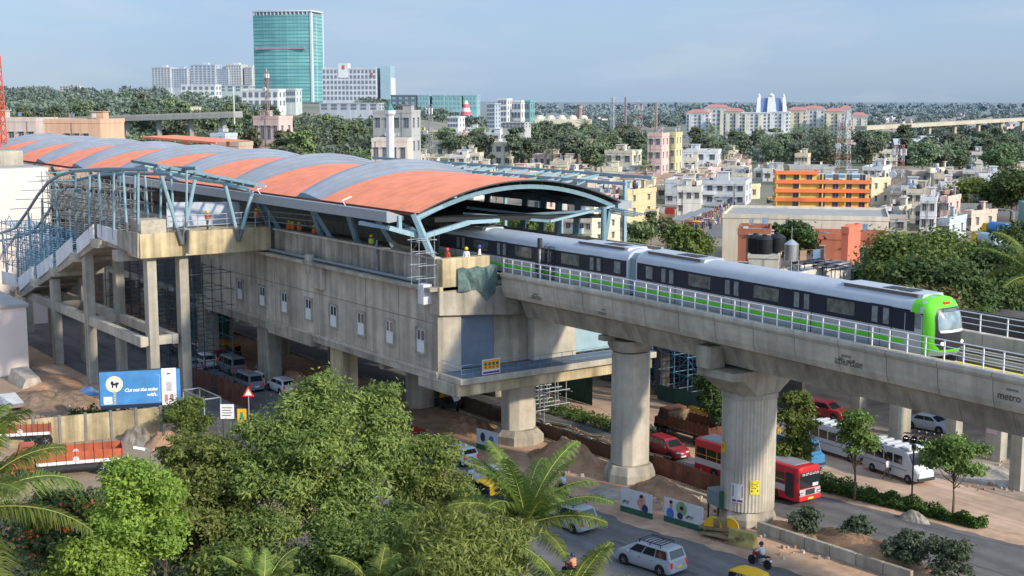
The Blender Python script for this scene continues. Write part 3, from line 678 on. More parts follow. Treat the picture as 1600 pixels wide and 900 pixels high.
q = MB(o1); q.bar((x1e+.6, YC, 15.0+zs(x1e)), (x1e+1.5, YC, 14.95+zs(x1e)), .3, .25); q.box(x1e+1.2, YC-.3, 14.8+zs(x1e), x1e+1.45, YC+.3, 15.1+zs(x1e)); q.build('coupler', DARK, T1)
d2 = [txs(p, 400) for p in (953, 778-17)]
L2 = 25.6; x2e = xj-.45
d2 = [txs(725+a/5.625, 340+b/5.625) for a, b in ((1160,430),)]
d2 = [txs(930.5, 412), txs(884, 400), 0, 0]
dd0 = txs(930.5, 412); sp2 = 6.1
d2 = [dd0-sp2*i for i in range(4)]
w2 = [(d-sp2*.5-1.1, d-sp2*.5+1.1) for d in d2[:3]]
T2, o2 = car(x2e-L2, x2e, d2, w2, 'second silver and green metro train car running out from under the station roof', False, [(x2e-1.5, x2e-.8)])
gw = MB(o1); gw.loft([[(x, YC+a, b) for a, b in ((-1.2,15.1),(-1.25,16),(-1.2,17.7),(-.8,18.05),(.8,18.05),(1.2,17.7),(1.25,16),(1.2,15.1))] for x in (xj-.5, xj+.5)])
gw.build('gangway', mat('gangway_grey', (.20,.28,.31), .7, .1, 3.), T1)
# signal mast and cage beside the track
sx = ONY(845, 433, 61.0)[0]
sm = thing('signal_mast', 'black railway signal with ladder cage standing by the track in front of the train', 'signal', (sx, 60.9, 15.2))
MB().tube([(0,0,0),(0,0,2.6)], .085, 10).build('mast', mat('banded_white', (.5,.42,.40), .6, .4, 6.), sm)
MB().box(-.17,-.14,2.35,.17,.14,3.15).build('signal_head', DARK, sm, bevel=.03)
cg = MB()
for x in (.55, 1.15):
    for y in (0, .5): cg.tube([(x,y,-.2),(x,y,2.55)], .035, 5)
for k in range(7):
    z = k*.42
    cg.tube([(.55,0,z),(1.15,0,z),(1.15,.5,z),(.55,.5,z),(.55,0,z)], .02, 4); cg.tube([(.55,0,z),(1.15,0,z+.42)], .016, 4)
cg.tube([(-.5,.2,-.2),(-.5,.2,2.2)], .1, 6); cg.box(-.75,.1,.3,-.35,.35,1.9)
cg.build('ladder_cage', DARK, sm)
# ================================================================ STAIR TOWER, LEFT
SR = thing('entrance_staircase', 'concrete entrance staircase and landing on tall bare columns beside the station', 'staircase', (-135, 43.5, 0)); RO = (-135, 43.5, 0)
def sp(mb, name, m, **k): mb.o = Vector(RO); return mb.build(name, m, SR, **k)
sp(MB().box(-122.5, 42, 14.5, -119, 55, 16.75), 'landing_box', CREAM, bevel=.03)
sp(MB().box(-131, 41.9, 14.9, -122.5, 46.8, 15.3), 'landing_slab', CON)
YS1 = 41.5
def pan(pxs, nm='stair_panel', m=None):
    poly = [ONY(px, py, YS1) for px, py in pxs]
    for y in (YS1-.07, 46.3): sp(MB().prism(poly, y, y+.15), nm, m or mat('stair_white', (.72,.73,.75), .8, .08, 1., streak=.2))
Z = lambda a, b: (a/3.2125, 180+b/3.2125)
pan([Z(490,548), Z(592,577), Z(592,655), Z(492,612)]); 
pan([Z(592,577), Z(694,592), Z(694,716), Z(592,655)], 'landing_side', CON)
for P_ in (((385,625),(468,548),(471,625),(390,697)), ((282,685),(360,613),(363,690),(286,762)), ((185,757),(262,698),(263,766),(190,822)), ((92,817),(165,757),(166,822),(100,884)), ((10,782),(82,800),(84,862),(14,848))): pan([Z(*p) for p in P_])
# raked slab, stringer haunches
top = ONY(*Z(470,625), YS1); bot = ONY(*Z(100,884), YS1)
st = MB(); st.prism([(top[0],top[1]-.15),(top[0],top[1]-.75),(bot[0],bot[1]-.75),(bot[0],bot[1]-.15)], YS1+.1, 46.2); sp(st, 'raked_slab', CON)
ns_ = 34; tg = MB()
for i in range(ns_):
    f = i/ns_; x = bot[0]+(top[0]-bot[0])*f; z = bot[1]+(top[1]-bot[1])*f
    tg.box(x, YS1+.12, z-.3, x+(top[0]-bot[0])/ns_+.02, 46.2, z+.22)
sp(tg, 'treads', CONL)
for P_ in ((470,625,510,650),(365,695,410,722),(262,770,300,790),(166,825,205,845)):
    (xa, za), (xb, zb) = ONY(*Z(P_[0], P_[1]), YS1), ONY(*Z(P_[2], P_[3]), YS1)
    sp(MB().box(xa-.2, YS1-.3, za-.7, xa+1.6, 46.6, za+.1), 'haunch', CONL, bevel=.03)
sp(MB().box(-124.5, YS1-.3, 13.9, -122.9, 46.6, 14.9), 'haunch', CONL, bevel=.03)
CY = mat('column_concrete', (.42,.39,.32), .9, .14, 1.2, streak=.3, stain=.2)  # even concrete tone for the bare columns
for x, y, zt in ((-135.5,42.3,13.6),(-147.3,42.3,9.6),(-120.3,43.3,14.5),(-120.3,46.4,14.5),(-135.5,45.4,13.6),(-147.3,45.4,9.6),(-159.5,45.4,7.2),(-164,42.3,6.3),(-170,45.4,6)):
    sp(MB().box(x-.55, y-.45, 0, x+.55, y+.45, zt), 'column', CY, bevel=.03)
for y in (42.3, 45.4): sp(MB().box(-162, y-.3, 6.1, -119.9, y+.3, 7.05), 'tie_beam', CONL, bevel=.03)
for x in (-120.3, -135.5, -147.3): sp(MB().box(x-.3, 42.6, 6.15, x+.3, 45.1, 7.0), 'tie_beam', CONL, bevel=.03)
# planks, stacked blocks and rails on the landing
bp_ = MB(); bp_.box(-121.8,42.2,16.76,-119.2,44.6,18.0); tag(bp_.build('brick_parapet', mat('block_masonry', (.45,.40,.31), .9, .25, 3., stain=.2)), 'low cream block wall standing on the corner of the stair landing', 'block wall')
# blue canopy frame
CF = thing('canopy_frame', 'pale blue tubular canopy frame with V struts curving down over the staircase', 'steel frame', (-135, 43.5, 14)); CO = (-135, 43.5, 14)
def cp_(mb, name, m, **k): mb.o = Vector(CO); return mb.build(name, m, CF, **k)
vs = [ONX(px, py, -119) for px, py in ((283,381),(247,262),(304,277),(372,375),(349,283),(394,297))]
for b_, t_ in ((0,1),(0,2),(3,4),(3,5)):
    (yb, zb), (yt, zt) = vs[b_], vs[t_]
    cp_(MB().tube([(-118.8,yb,zb),(-118.8,yb+(yt-yb)*.22,zb+(zt-zb)*.22)], .2, 8), 'strut_base', mat('grey_primer', (.13,.14,.15), .6, .2, 2.), smooth=True)
    cp_(MB().tube([(-118.8,yb+(yt-yb)*.22,zb+(zt-zb)*.22),(-118.8,yt,zt)], .19, 8), 'strut', STEELL, smooth=True)
# top chords: along the landing front (y) then curving back down over the flight (x)
def curve(y, off=0., r=.17):
    P_ = [ONY(px, py+off, 42) for px, py in ((-40,372),(0,366),(30,356),(50,328),(64,306),(80,286),(98,274),(125,267),(175,264),(240,265))]
    P_ = [(a, y, b) for a, b in P_]
    cp_(MB().tube(P_, r, 8), 'curved_tube', STEEL, smooth=True); return P_
c1_ = curve(41.6); c2_ = curve(46.0)
for y in (43.6,): curve(y, 8, .15)
tp = [(-118.8, y, ONX(px, py, -118.8)[1]) for px, py in ((240,266),(300,279),(345,285),(390,298)) for y in (ONX(px, py, -118.8)[0],)]
cp_(MB().tube(tp, .17, 8), 'top_chord', STEELL, smooth=True)
cp_(MB().tube([(-125, 44, 22.6)]+[(-121.5, a[1]+.2, a[2]+.3) for a in tp], .14, 8), 'top_chord', STEELL, smooth=True)
for k in range(9):       # rafters on the landing canopy
    f = k/8; y = tp[0][1]+(tp[-1][1]-tp[0][1])*f; z = tp[0][2]+(tp[-1][2]-tp[0][2])*f+.35
    cp_(MB().bar((-124.5, y, z+.25), (-117.6, y, z+.1), .16, .24), 'rafter', mat('dark_teal_steel', (.10,.17,.20), .55, .2, 2.))
for k in range(4): cp_(MB().bar((-124.2+k*2.1, tp[0][1], tp[0][2]+.65-.05*k), (-124.2+k*2.1, tp[-1][1]+1.2, tp[-1][2]+.62-.05*k), .2, .28), 'purlin', STEEL)
for k, (px, pt, pb) in enumerate(((140,275,352),(158,268,362),(178,265,366),(196,264,366),(216,264,352),(48,330,436),(28,358,440),(8,366,425),(66,310,415),(90,285,400),(118,272,372))):
    for y in (41.55, 46.1):
        (xa, za), (xb, zb) = ONY(px-4*(k % 2), pt, 41.55), ONY(px+3*(k % 2), pb, 41.55)
        cp_(MB().tube([(xa, y, za), (xb, y, zb)], .12, 8), 'canopy_post', STEELL if k < 5 else STEEL, smooth=True)
        if k < 5: cp_(MB().tube([(xb-.05, y, zb+1.1), (xb, y, zb-.5)], .15, 8), 'strut_base', MC['grey_primer'], smooth=True)
for k in range(10):      # purlin stubs sticking out of the curve
    p = c1_[1+min(k, 8)//1 if k < 9 else 8]; 
    f = k/9*6; i = int(f); a, b = Vector(c1_[1+i]), Vector(c1_[2+i]); p = a.lerp(b, f-i)
    cp_(MB().bar((p.x, 39.6, p.z+.2), (p.x, 47.2, p.z+.2), .09), 'purlin', STEEL)
def scaffold(x0, x1, y0, y1, z0, z1, dx, dy, dz, label, m=SCAF, r=.045, jit=.25, group=None, brace=True):
    o = ((x0+x1)/2, (y0+y1)/2, z0); S_ = thing('scaffolding', label, 'scaffolding', o, group=group)
    v, h, d_ = MB(o), MB(o), MB(o); rr = random.Random(int(x0*7+y0))
    xs_ = np.arange(x0, x1+.01, dx); ys_ = np.arange(y0, y1+.01, dy)
    for x in xs_:
        for y in ys_: v.tube([(x+rr.uniform(-jit,jit)*.3, y, z0), (x, y, z1+rr.uniform(-jit, jit*3))], r, 5)
    zz = z0+dz*.6
    while zz < z1:
        for y in ys_: h.tube([(x0-rr.uniform(0,jit*3), y+.06, zz+rr.uniform(-jit,jit)*.3), (x1+rr.uniform(0,jit*3), y+.06, zz+rr.uniform(-jit,jit)*.3)], r*.9, 5)
        for x in xs_: h.tube([(x+.06, y0-rr.uniform(0,jit*2), zz+.08), (x+.06, y1+rr.uniform(0,jit*2), zz+.08)], r*.9, 5)
        if brace:
            for x, x_ in zip(xs_, xs_[1:]):
                if rr.random() < .5: d_.tube([(x, y0-.06, zz), (x_, y0-.06, zz+dz)] if rr.random() < .5 else [(x_, y0-.06, zz), (x, y0-.06, zz+dz)], r*.8, 4)
        zz += dz
    v.build('standard', m, S_); h.build('ledger', m, S_)
    if d_.v: d_.build('brace', m, S_)
    return S_
scaffold(-150, -126, 42.2, 45.8, 14.6, 20.6, 2., 1.8, 1.2, 'dense rusty and blue scaffolding filling the space above the stair flight', mat('scaffold_rust', (.20,.21,.21), .7, .4, 2.), .05)
scaffold(-168, -150, 42.2, 45.8, 8.6, 14.5, 2., 1.8, 1.2, 'dense blue scaffolding over the bottom of the staircase', SCAF, .055)
scaffold(-150, -140, 42.2, 45.8, 11.4, 15.5, 2., 1.8, 1.2, 'short blue scaffolding bay in the middle of the stair flight', SCAF, .05)
for k, (px, py, qx, qy) in enumerate(((90,310,148,320),(120,350,140,348),(100,322,170,330),(95,290,200,296))):
    (xa, za), (xb, zb) = ONY(px, py, 41.8), ONY(qx, qy, 41.8); pl = MB((xa,41.8,za)); pl.bar((xa,41.8,za),(xb,41.8,zb),.22,.08)
    tag(pl.build('scaffold_plank', WOOD, loc=(xa,41.8,za)), 'long timber plank lying across the scaffolding above the stairs', 'plank', 'planks on the stair scaffolding')
lr = thing('guard_rail', 'white tubular guard rails round the station landing', 'railing', (-119, 49, 16.75))
r_ = MB((-119,49,16.75))
for h in (.5, 1., 1.5): r_.tube([(-119.2,44.8,16.75+h),(-119.2,55,16.75+h)], .035, 5); r_.tube([(-119.2,55,16.75+h),(-112,56.2,16.75+h)], .035, 5)
r_.build('rail', GALV, lr); r_ = MB((-119,49,16.75))
for k in range(8): r_.tube([(-119.2,44.8+k*1.45,16.75),(-119.2,44.8+k*1.45,18.35)], .035, 5)
r_.build('post', GALV, lr)
sc_ = MB((-124,49,16.8)); sc_.add([(-124,46.5,16.8),(-124,54,16.8),(-124,54,18.9),(-124,46.5,19.2)],[(0,1,2,3)]); tag(sc_.build('tarpaulin', mat('pale_blue_sheet', (.45,.5,.58), .8, .2, 1.), loc=(-124,49,16.8)), 'pale blue plastic sheet hanging behind the landing rails', 'sheet')
SCAFD = mat('scaffold_blue_shaded', (.05,.085,.12), .7, .3, 2.)  # darker copy of the scaffold blue, shade under the station put into it
# under and beside the station: scaffolds, green site hut, fences
scaffold(-134, -122, 48, 52, 0, 12.5, 2.4, 2., 1.6, 'tall blue scaffolding darkened for the shade under the landing behind the columns', SCAFD, .035)
scaffold(-160, -138, 52, 55, 0, 11, 3., 3., 2., 'blue scaffolding darkened for the shade under the station', SCAFD, .04)
scaffold(-101, -97, 70.5, 74.5, 0, 5.2, 1.3, 1.3, 1.3, 'silver scaffolding tower under the balcony beside the square pier', GALV, .05)
scaffold(-104.5, -86, 86, 91, 0, 10.5, 1.9, 2.4, 1.7, 'wide blue scaffolding wall on the far side of the road', SCAF, .06)
scaffold(-93.6, -91.6, 66.8, 67.8, 0, 2.8, 2., 1., 1.3, 'small galvanised work frame beside the square pier', GALV, .05)
scaffold(-90.1, -88.9, 53.6, 55.0, 14.4, 18.2, 1.2, 1.4, 1.0, 'narrow pale scaffolding frame at the corner of the platform', GALV, .028)
mid = MB((-112,88,0)); mid.box(-160,92,0,-84,92.6,11.2); mid.box(-160,84.8,10.8,-84,92.6,11.4)
for k in range(9): mid.box(-158+8.6*k,86,0,-157+8.6*k,87,10.8)
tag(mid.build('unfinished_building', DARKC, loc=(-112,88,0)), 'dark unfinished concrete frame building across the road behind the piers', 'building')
ln = mat('green_teal_frame', (.16,.26,.24), .7, .2, 1.)
cl_ = MB((-87.5,84.4,0)); cl_.box(-88,84,0,-87,84.9,11.5); tag(cl_.build('concrete_post', ln, loc=(-87.5,84.4,0)), 'tall greenish square column directly behind the chamfered pier', 'column')
# ================================================================ VEHICLES
LENSR = mat('tail_lens', (.5,.02,.02), .3, .1, 2., emit=(1,.05,.03,.15)); LENSW = mat('head_lens', (.7,.72,.72), .15, .05, 2.)
PLY = mat('plate_yellow', (.75,.55,.05), .6, .05, 2.); PLW = mat('plate_white', (.75,.75,.73), .6, .05, 2.)
RIM = mat('wheel_rim', (.42,.43,.44), .35, .1, 3., metal=.6)
def paint(n, c): return mat('car_paint_'+n, c, .3, .04, 1.5, spec=.5, stain=.08)
def wheel(par, x, y, r, w_, o=(0, 0, 0)):
    W = MB(o).lathe([(r*.55, -w_/2), (r*.93, -w_/2), (r, -w_/2+.03), (r, w_/2-.03), (r*.93, w_/2), (r*.55, w_/2)], (x, y, r), 20, axis='y').build('wheel', BLACK, par, smooth=30)
    s = -1 if y < 0 else 1
    rm = MB(o); rm.lathe([(r*.62, 0), (r*.6, s*.03), (r*.15, s*.015), (.02, s*.05)], (x, y+s*(w_/2-.03), r), 20, axis='y')
    for k in range(5):
        a = 2*PI*k/5; rm.bar((x+.1*r*math.cos(a), y+s*(w_/2), r+.1*r*math.sin(a)), (x+.56*r*math.cos(a), y+s*(w_/2), r+.56*r*math.sin(a)), .05, .03)
    rm.build('rim', RIM, W)
def vehicle(name, label, cat, loc, rz, pm, L=4.4, W=1.72, H=1.7, hood=1.0, hz_=.98, belt=1.02, ws=.75, rs=.25, boot=0., nwin=3, plate=PLY, rack=False, r=.32, group=None, taxi=False):
    """x forward. hood: bonnet length, hz_: bonnet height, ws/rs: windscreen / rear screen rake, boot: boot length"""
    V = thing(name, label, cat, loc, rz, group)
    f, b = L/2, -L/2; hw = W/2; g = .2
    def sec(x, zt, wt=1., zb=g, wb=.9): return [(x, -hw*wb, zb), (x, -hw*wt, zb+.22), (x, -hw*wt, zt-.18), (x, -hw*wt*.93, zt), (x, hw*wt*.93, zt), (x, hw*wt, zt-.18), (x, hw*wt, zb+.22), (x, hw*wb, zb)]
    m = MB()
    secs = [sec(b, .78, .86, .34), sec(b+.07, .9 if boot else belt, .94, .26), sec(b+.3, .96 if boot else belt+.0, .985), sec(b+boot+.35, belt, 1.), sec(0, belt, 1.), sec(f-hood-.1, belt, 1.), sec(f-hood*.55, hz_, .99), sec(f-.28, hz_-.1, .95), sec(f-.08, hz_-.24, .86, .26), sec(f, .55, .74, .32)]
    m.loft(secs); B = m.build('body', pm, V, smooth=42)
    # wheel arches: dark discs, then wheels
    xa, xb = f-.82*(L/4.4), b+.80*(L/4.4)
    ar = MB()
    for x in (xa, xb):
        for s in (-1, 1): ar.lathe([(r+.07, 0), (r+.07, .012)], (x, s*(hw-.0)-.006, r+.02), 20, axis='y')
    ar.build('wheel_arch', BLACK, V)
    for x in (xa, xb):
        for s in (-1, 1): wheel(V, x, s*(hw-.09), r, .2)
    # cabin
    x0, x1 = b+boot+.08, f-hood+.05; tx0, tx1 = x0+rs, x1-ws
    zb, zt = belt-.02, H; bw, tw = hw*.95, hw*.78
    c = MB()
    lo = [(x0,-bw,zb),(x1,-bw,zb),(x1,bw,zb),(x0,bw,zb)]; md = [(tx0-.04,-tw-.02,zt-.09),(tx1+.06,-tw-.02,zt-.09),(tx1+.06,tw+.02,zt-.09),(tx0-.04,tw+.02,zt-.09)]; hi = [(tx0+.1,-tw+.1,zt),(tx1-.12,-tw+.1,zt),(tx1-.12,tw-.1,zt),(tx0+.1,tw-.1,zt)]
    c.loft([lo, md, hi]); c.build('cabin', pm, V, bevel=.03)
    def lerp(a, q, t_): return tuple(a[i]+(q[i]-a[i])*t_ for i in range(3))
    def face(A, Bq, C, D, u0, u1, v0, v1, off):   # A,B bottom; D,C top
        P_ = [lerp(lerp(A, Bq, u), lerp(D, C, u), v) for u, v in ((u0,v0),(u1,v0),(u1,v1),(u0,v1))]
        return [tuple(p[i]+off[i] for i in range(3)) for p in P_]
    def win(nm, A, Bq, C, D, u0, u1, v0, v1, off):
        q = MB(); P1 = face(A, Bq, C, D, u0, u1, v0, v1, off); P0 = face(A, Bq, C, D, u0, u1, v0, v1, tuple(-x*.5 for x in off))
        q.loft([P0, P1]); return q.build(nm, CARGL, V)
    win('windscreen', lo[1], lo[2], md[2], md[1], .07, .93, .1, .93, (.012,0,.008)); 
    win('rear_window', lo[0], lo[3], md[3], md[0], .09, .91, .22, .92, (-.012,0,.006))
    for s, (A, Bq, C, D) in ((-1, (lo[0], lo[1], md[1], md[0])), (1, (lo[3], lo[2], md[2], md[3]))):
        e = [.05+.9*k/nwin for k in range(nwin+1)]
        for k in range(nwin): win('side_window', A, Bq, C, D, e[k]+.012, e[k+1]-.012, .16, .9, (0, s*.012, .003))
        q = MB(); q.obox((f-hood-.25, s*(hw+.08), belt+.02), (.12, .2, .14)); q.build('mirror', pm, V, bevel=.02)
        q = MB(); q.box(f-.2, s*hw*.55-.16, .62, f-.06, s*hw*.55+.16, .76); q.build('headlight', LENSW, V, bevel=.02)
        q = MB(); q.box(b-.015, s*hw*.80-.09, .62, b+.12, s*hw*.80+.09, .98 if not boot else .8); q.build('tail_light', LENSR, V, bevel=.02)
        q = MB()
        for k in (1, 2): xx = x1-ws*.4-(k-1)*1.05-.9; q.box(xx, s*hw-.01 if s > 0 else -hw-.014, belt-.18, xx+.16, s*hw+.014 if s > 0 else -hw+.01, belt-.15)
        q.build('door_handle', DARK, V)
    q = MB(); q.box(b-.03, -hw*.86, .3, b+.12, hw*.86, .52); q.build('rear_bumper', pm, V, bevel=.03)
    q = MB(); q.box(f-.1, -hw*.78, .28, f+.02, hw*.78, .46); q.build('front_bumper', pm, V, bevel=.03)
    q = MB(); q.box(b-.04, -.26, .56, b-.015, .26, .70); q.build('number_plate', plate, V)
    q = MB(); q.box(f, -.26, .34, f+.03, .26, .47); q.build('number_plate', plate, V)
    if rack:
        q = MB()
        for y in (-tw+.05, tw-.05): q.bar((tx0+.55,y,zt+.13),(tx1-.1,y,zt+.13),.05)
        for k in range(7): x = tx0+.55+(tx1-.65-tx0)*k/6; q.bar((x,-tw+.05,zt+.13),(x,tw-.05,zt+.13),.045)
        for k in range(3):
            x = tx0+.6+(tx1-.75-tx0)*k/2
            for y in (-tw+.05, tw-.05): q.bar((x,y,zt-.05),(x,y,zt+.13),.05)
        q.build('roof_rack', DARK, V)
    return V
A180 = PI   # heading away from the camera (towards -x)
SIL = paint('silver', (.36,.38,.41)); SILD = paint('grey', (.20,.22,.24)); WHI = paint('white', (.62,.63,.64)); REDC = paint('maroon', (.28,.015,.02)); GLD = paint('champagne', (.38,.36,.30))
def put(px, py, z=0): x, y = G(px, py, z); return (x, y, z)
vehicle('car', 'silver people carrier with a roof rack driving along the empty near road', 'car', (*G(1016, 886), .01), A180+.16, SIL, 4.6, 1.78, 1.74, 1.0, 1.0, 1.02, .85, .3, 0, 3, PLY, True, .33)
vehicle('car', 'silver car with a roof rack half hidden by the palm fronds', 'car', (*G(886, 822), .01), A180+.1, SIL, 4.5, 1.76, 1.74, 1.0, 1.0, 1.02, .8, .3, 0, 3, PLY, True)
vehicle('car', 'white hatchback behind the palm with its rear lights showing', 'car', (*G(717, 722), .01), A180, WHI, 3.7, 1.6, 1.5, .8, .95, .98, .7, .3, 0, 2, PLW)
vehicle('car', 'white saloon seen through the top palm fronds', 'car', (*G(765, 758), .01), A180, WHI, 4.2, 1.68, 1.48, 1.0, .95, .95, .75, .6, .6, 2, PLW)
vehicle('car', 'dark maroon car showing between the tree branches beside the dirt heap', 'car', (*G(640, 694), .01), A180, REDC, 4.0, 1.65, 1.5, .9, .95, .97, .7, .3, 0, 2, PLW)
vehicle('car', 'maroon car driving behind the red and white bus', 'car', (*G(1043, 712), .016), -.08, REDC, 4.2, 1.7, 1.55, 1.0, .95, .97, .75, .3, 0, 3, PLW)
# queue under the station
q_ = ((388,608,SILD,4.3,1.7,1.8,'grey van at the end of the queue beside the rusty fence',.5,3),(408,602,WHI,3.6,1.6,1.55,'white hatchback last in the queue under the station',.8,2),(362,582,SILD,4.5,1.75,1.9,'tall grey people carrier in the middle of the queue under the station',.5,3),
      (320,573,WHI,3.7,1.62,1.6,'white hatchback with a blue sticker on its tail in the queue',.7,2),(296,581,SIL,4.2,1.7,1.46,'silver saloon beside the rusty fence behind the billboard',1.,2),(286,557,DARK,4.2,1.7,1.48,'black saloon ahead of the silver one under the station',1.,2))
for px, py, m_, L_, W_, H_, lb, hd, nw in q_:
    vehicle('car', lb, 'car', (*G(px, py), .01), A180, m_, L_, W_, H_, hd, .98, 1.0, .7 if hd > .6 else .55, .25 if 'saloon' not in lb else .6, 0 if 'saloon' not in lb else .65, nw, PLW)
for px, py, m_, lb in ((312,556,WHI,'white saloon furthest ahead in the queue under the station'),(338,566,REDC,'maroon hatchback between the white one and the green hut'),(420,588,SIL,'silver saloon alongside the tall grey people carrier'),(440,612,WHI,'white people carrier just showing beyond the rusty fence end')):
    vehicle('car', lb, 'car', (*G(px, py), .01), A180, m_, 4.1, 1.68, 1.5, .9, .95, .97, .72, .4, .4 if 'saloon' in lb else 0, 2, PLW)
for px, py, m_, lb, bt, H_ in ((1452,672,SIL,'silver saloon parked under the pillared building',.7,1.48),(1290,652,REDC,'maroon car parked in the shade behind the parked minibuses',0,1.55)):
    vehicle('car', lb, 'car', (*G(px, py), .02), .15, m_, 4.3, 1.7, H_, 1.0, .95, .97, .75, .5 if bt else .3, bt, 2, PLW)
# ---- bus
def bus():
    x, y = G(1262, 792, .012); L_, W_, H_ = 11.6, 2.5, 3.05
    B = thing('bus', 'red and white city bus with a grey roof passing behind the fluted pier', 'bus', (x-5.8, y+.55, .012), 0)
    BR = mat('bus_red', (.55,.03,.035), .4, .08, 1.2, stain=.1); BW = mat('bus_white', (.6,.6,.6), .5, .08, 1.2)
    def sec(xx, k=1., z0=.35, z1=H_):
        w_ = W_/2*k; return [(xx,-w_,z0),(xx,-w_,z1-.35),(xx,-w_*.93,z1-.1),(xx,-w_*.7,z1),(xx,w_*.7,z1),(xx,w_*.93,z1-.1),(xx,w_,z1-.35),(xx,w_,z0)]
    B.scale = (.94, .94, .93)
    MB().loft([sec(-5.8,.95),sec(-5.7),sec(5.3),sec(5.65,.97),sec(5.8,.88,.4,H_-.15)]).build('body', BR, B, smooth=35)
    MB().loft([[(xx, a, b) for a, b in ((-.95,H_-.03),(-.75,H_+.06),(.75,H_+.06),(.95,H_-.03))] for xx in (-5.5, 5.0)]).build('roof_panel', mat('bus_roof', (.27,.28,.31), .6, .1, 1.), B)
    for s in (-1, 1):
        q = MB(); q.box(-5.7, s*1.25-.012, .95, 4.4, s*1.25+.012, 1.45); q.build('side_band', BW, B)
        q = MB(); q.box(-5.6, s*1.25-.02, 1.5, 4.3, s*1.25+.02, 2.4); q.build('window_band', CARGL, B)
        q = MB()
        for k in range(8): q.box(-5.6+k*1.24, s*1.25-.028, 1.5, -5.54+k*1.24, s*1.25+.028, 2.4)
        q.box(-5.6, s*1.25-.03, 1.78, 4.3, s*1.25+.03, 1.83); q.build('window_bar', YEL, B)
        q = MB(); q.box(4.45, s*1.25-.02, .6, 5.3, s*1.25+.02, 2.5); q.build('door', DARK, B)
        for x_ in (-3.4, 3.3): wheel(B, x_, s*1.12, .48, .28)
        q = MB(); q.box(5.78, s*.95-.2, .85, 5.85, s*.95+.2, 1.08); q.build('headlight_panel', DARK, B)
        for k in (-.09, .1):
            q = MB(); q.lathe([(.075,0),(.075,.03)], (5.85, s*.95+k, .965), 10, axis='x'); q.build('headlight', LENSW, B)
        q = MB(); q.bar((5.75,s*1.2,2.5),(6.0,s*1.45,2.4),.04); q.box(5.95,s*1.45-.1,2.0,6.02,s*1.45+.1,2.4); q.build('mirror', DARK, B)
    MB().box(5.74,-1.1,1.35,5.835,1.1,2.62).build('windscreen', CARGL, B, bevel=.04)
    MB().box(5.78,-1.14,.78,5.83,1.14,1.3).build('front_panel', mat('bus_silver', (.48,.48,.48), .4, .1, 2.), B)
    MB().box(5.8,-.5,.82,5.85,.5,1.26).build('grille', DARK, B)
    MB().box(5.72,-1.2,.38,5.9,1.2,.72).build('bumper', BR, B, bevel=.05)
    MB().box(5.9,-.3,.48,5.925,.3,.64).build('number_plate', PLY, B)
    MB().box(5.80,-1.05,2.36,5.845,1.05,2.60).build('route_board', DARK, B)
    text('lettering', '\u0cb2\u0cbe \u0cac\u0cbf \u0cae \u0cac\u0cbf.\u0cae', .27, (5.85, 0, 2.40), (PI/2, 0, PI/2), WHITEM, B, 'CENTER')
    MB().box(5.835,.25,1.45,5.85,.85,1.7).build('windscreen_card', PLW, B)
bus()
# ---- minibuses
def minibus(px, py, label, rz):
    V = thing('minibus', label, 'minibus', (*G(px, py), .016), rz); WH = mat('minibus_white', (.55,.56,.57), .4, .06, 1.2, stain=.1)
    def sec(xx, k, z0, z1): w_ = .95*k; return [(xx,-w_,z0),(xx,-w_,z1-.3),(xx,-w_*.9,z1-.08),(xx,-w_*.6,z1),(xx,w_*.6,z1),(xx,w_*.9,z1-.08),(xx,w_,z1-.3),(xx,w_,z0)]
    MB().loft([sec(-2.95,.95,.4,2.4),sec(-2.85,1,.35,2.52),sec(1.3,1,.35,2.55),sec(1.8,.98,.35,2.35),sec(2.35,.95,.35,1.45),sec(2.8,.9,.35,1.2),sec(2.95,.8,.4,.95)]).build('body', WH, V, smooth=35)
    rr = MB()
    for k in range(5): rr.box(-2.4+k*.8,-.75,2.54,-2.1+k*.8,.75,2.62)
    rr.build('roof_rib', WH, V); MB().box(1.0,-.8,2.5,1.9,.8,2.72).build('roof_box', mat('roof_box_white', (.66,.67,.68), .5, .05, 2.), V, bevel=.08)
    for s in (-1, 1):
        for k in range(4):
            q = MB(); q.box(-2.6+k*1.02, s*.95-.015, 1.35, -1.72+k*1.02, s*.95+.015, 2.02); q.build('window', CARGL, V)
        for x_ in (-1.85, 1.95): wheel(V, x_, s*.86, .36, .2)
        q = MB(); q.box(2.86,s*.6-.14,.78,2.96,s*.6+.14,.98); q.build('headlight', LENSW, V)
        q = MB(); q.box(-2.9,s*.95-.01,.95,1.8,s*.95+.01,1.02); q.build('side_stripe', SILD, V)
    q = MB(); q.loft([[(2.34,-.82,1.5),(2.34,.82,1.5)][::1]+[(1.88,.78,2.3),(1.88,-.78,2.3)], [(2.37,-.82,1.52),(2.37,.82,1.52),(1.91,.78,2.32),(1.91,-.78,2.32)]]); q.build('windscreen', CARGL, V)
    MB().box(2.85,-.85,.35,3.0,.85,.6).build('bumper', DARK, V, bevel=.03)
minibus(1403, 744, 'white minibus parked behind the walking man', -.12)
minibus(1314, 712, 'white minibus partly hidden by the round kerbside tree', -.06)
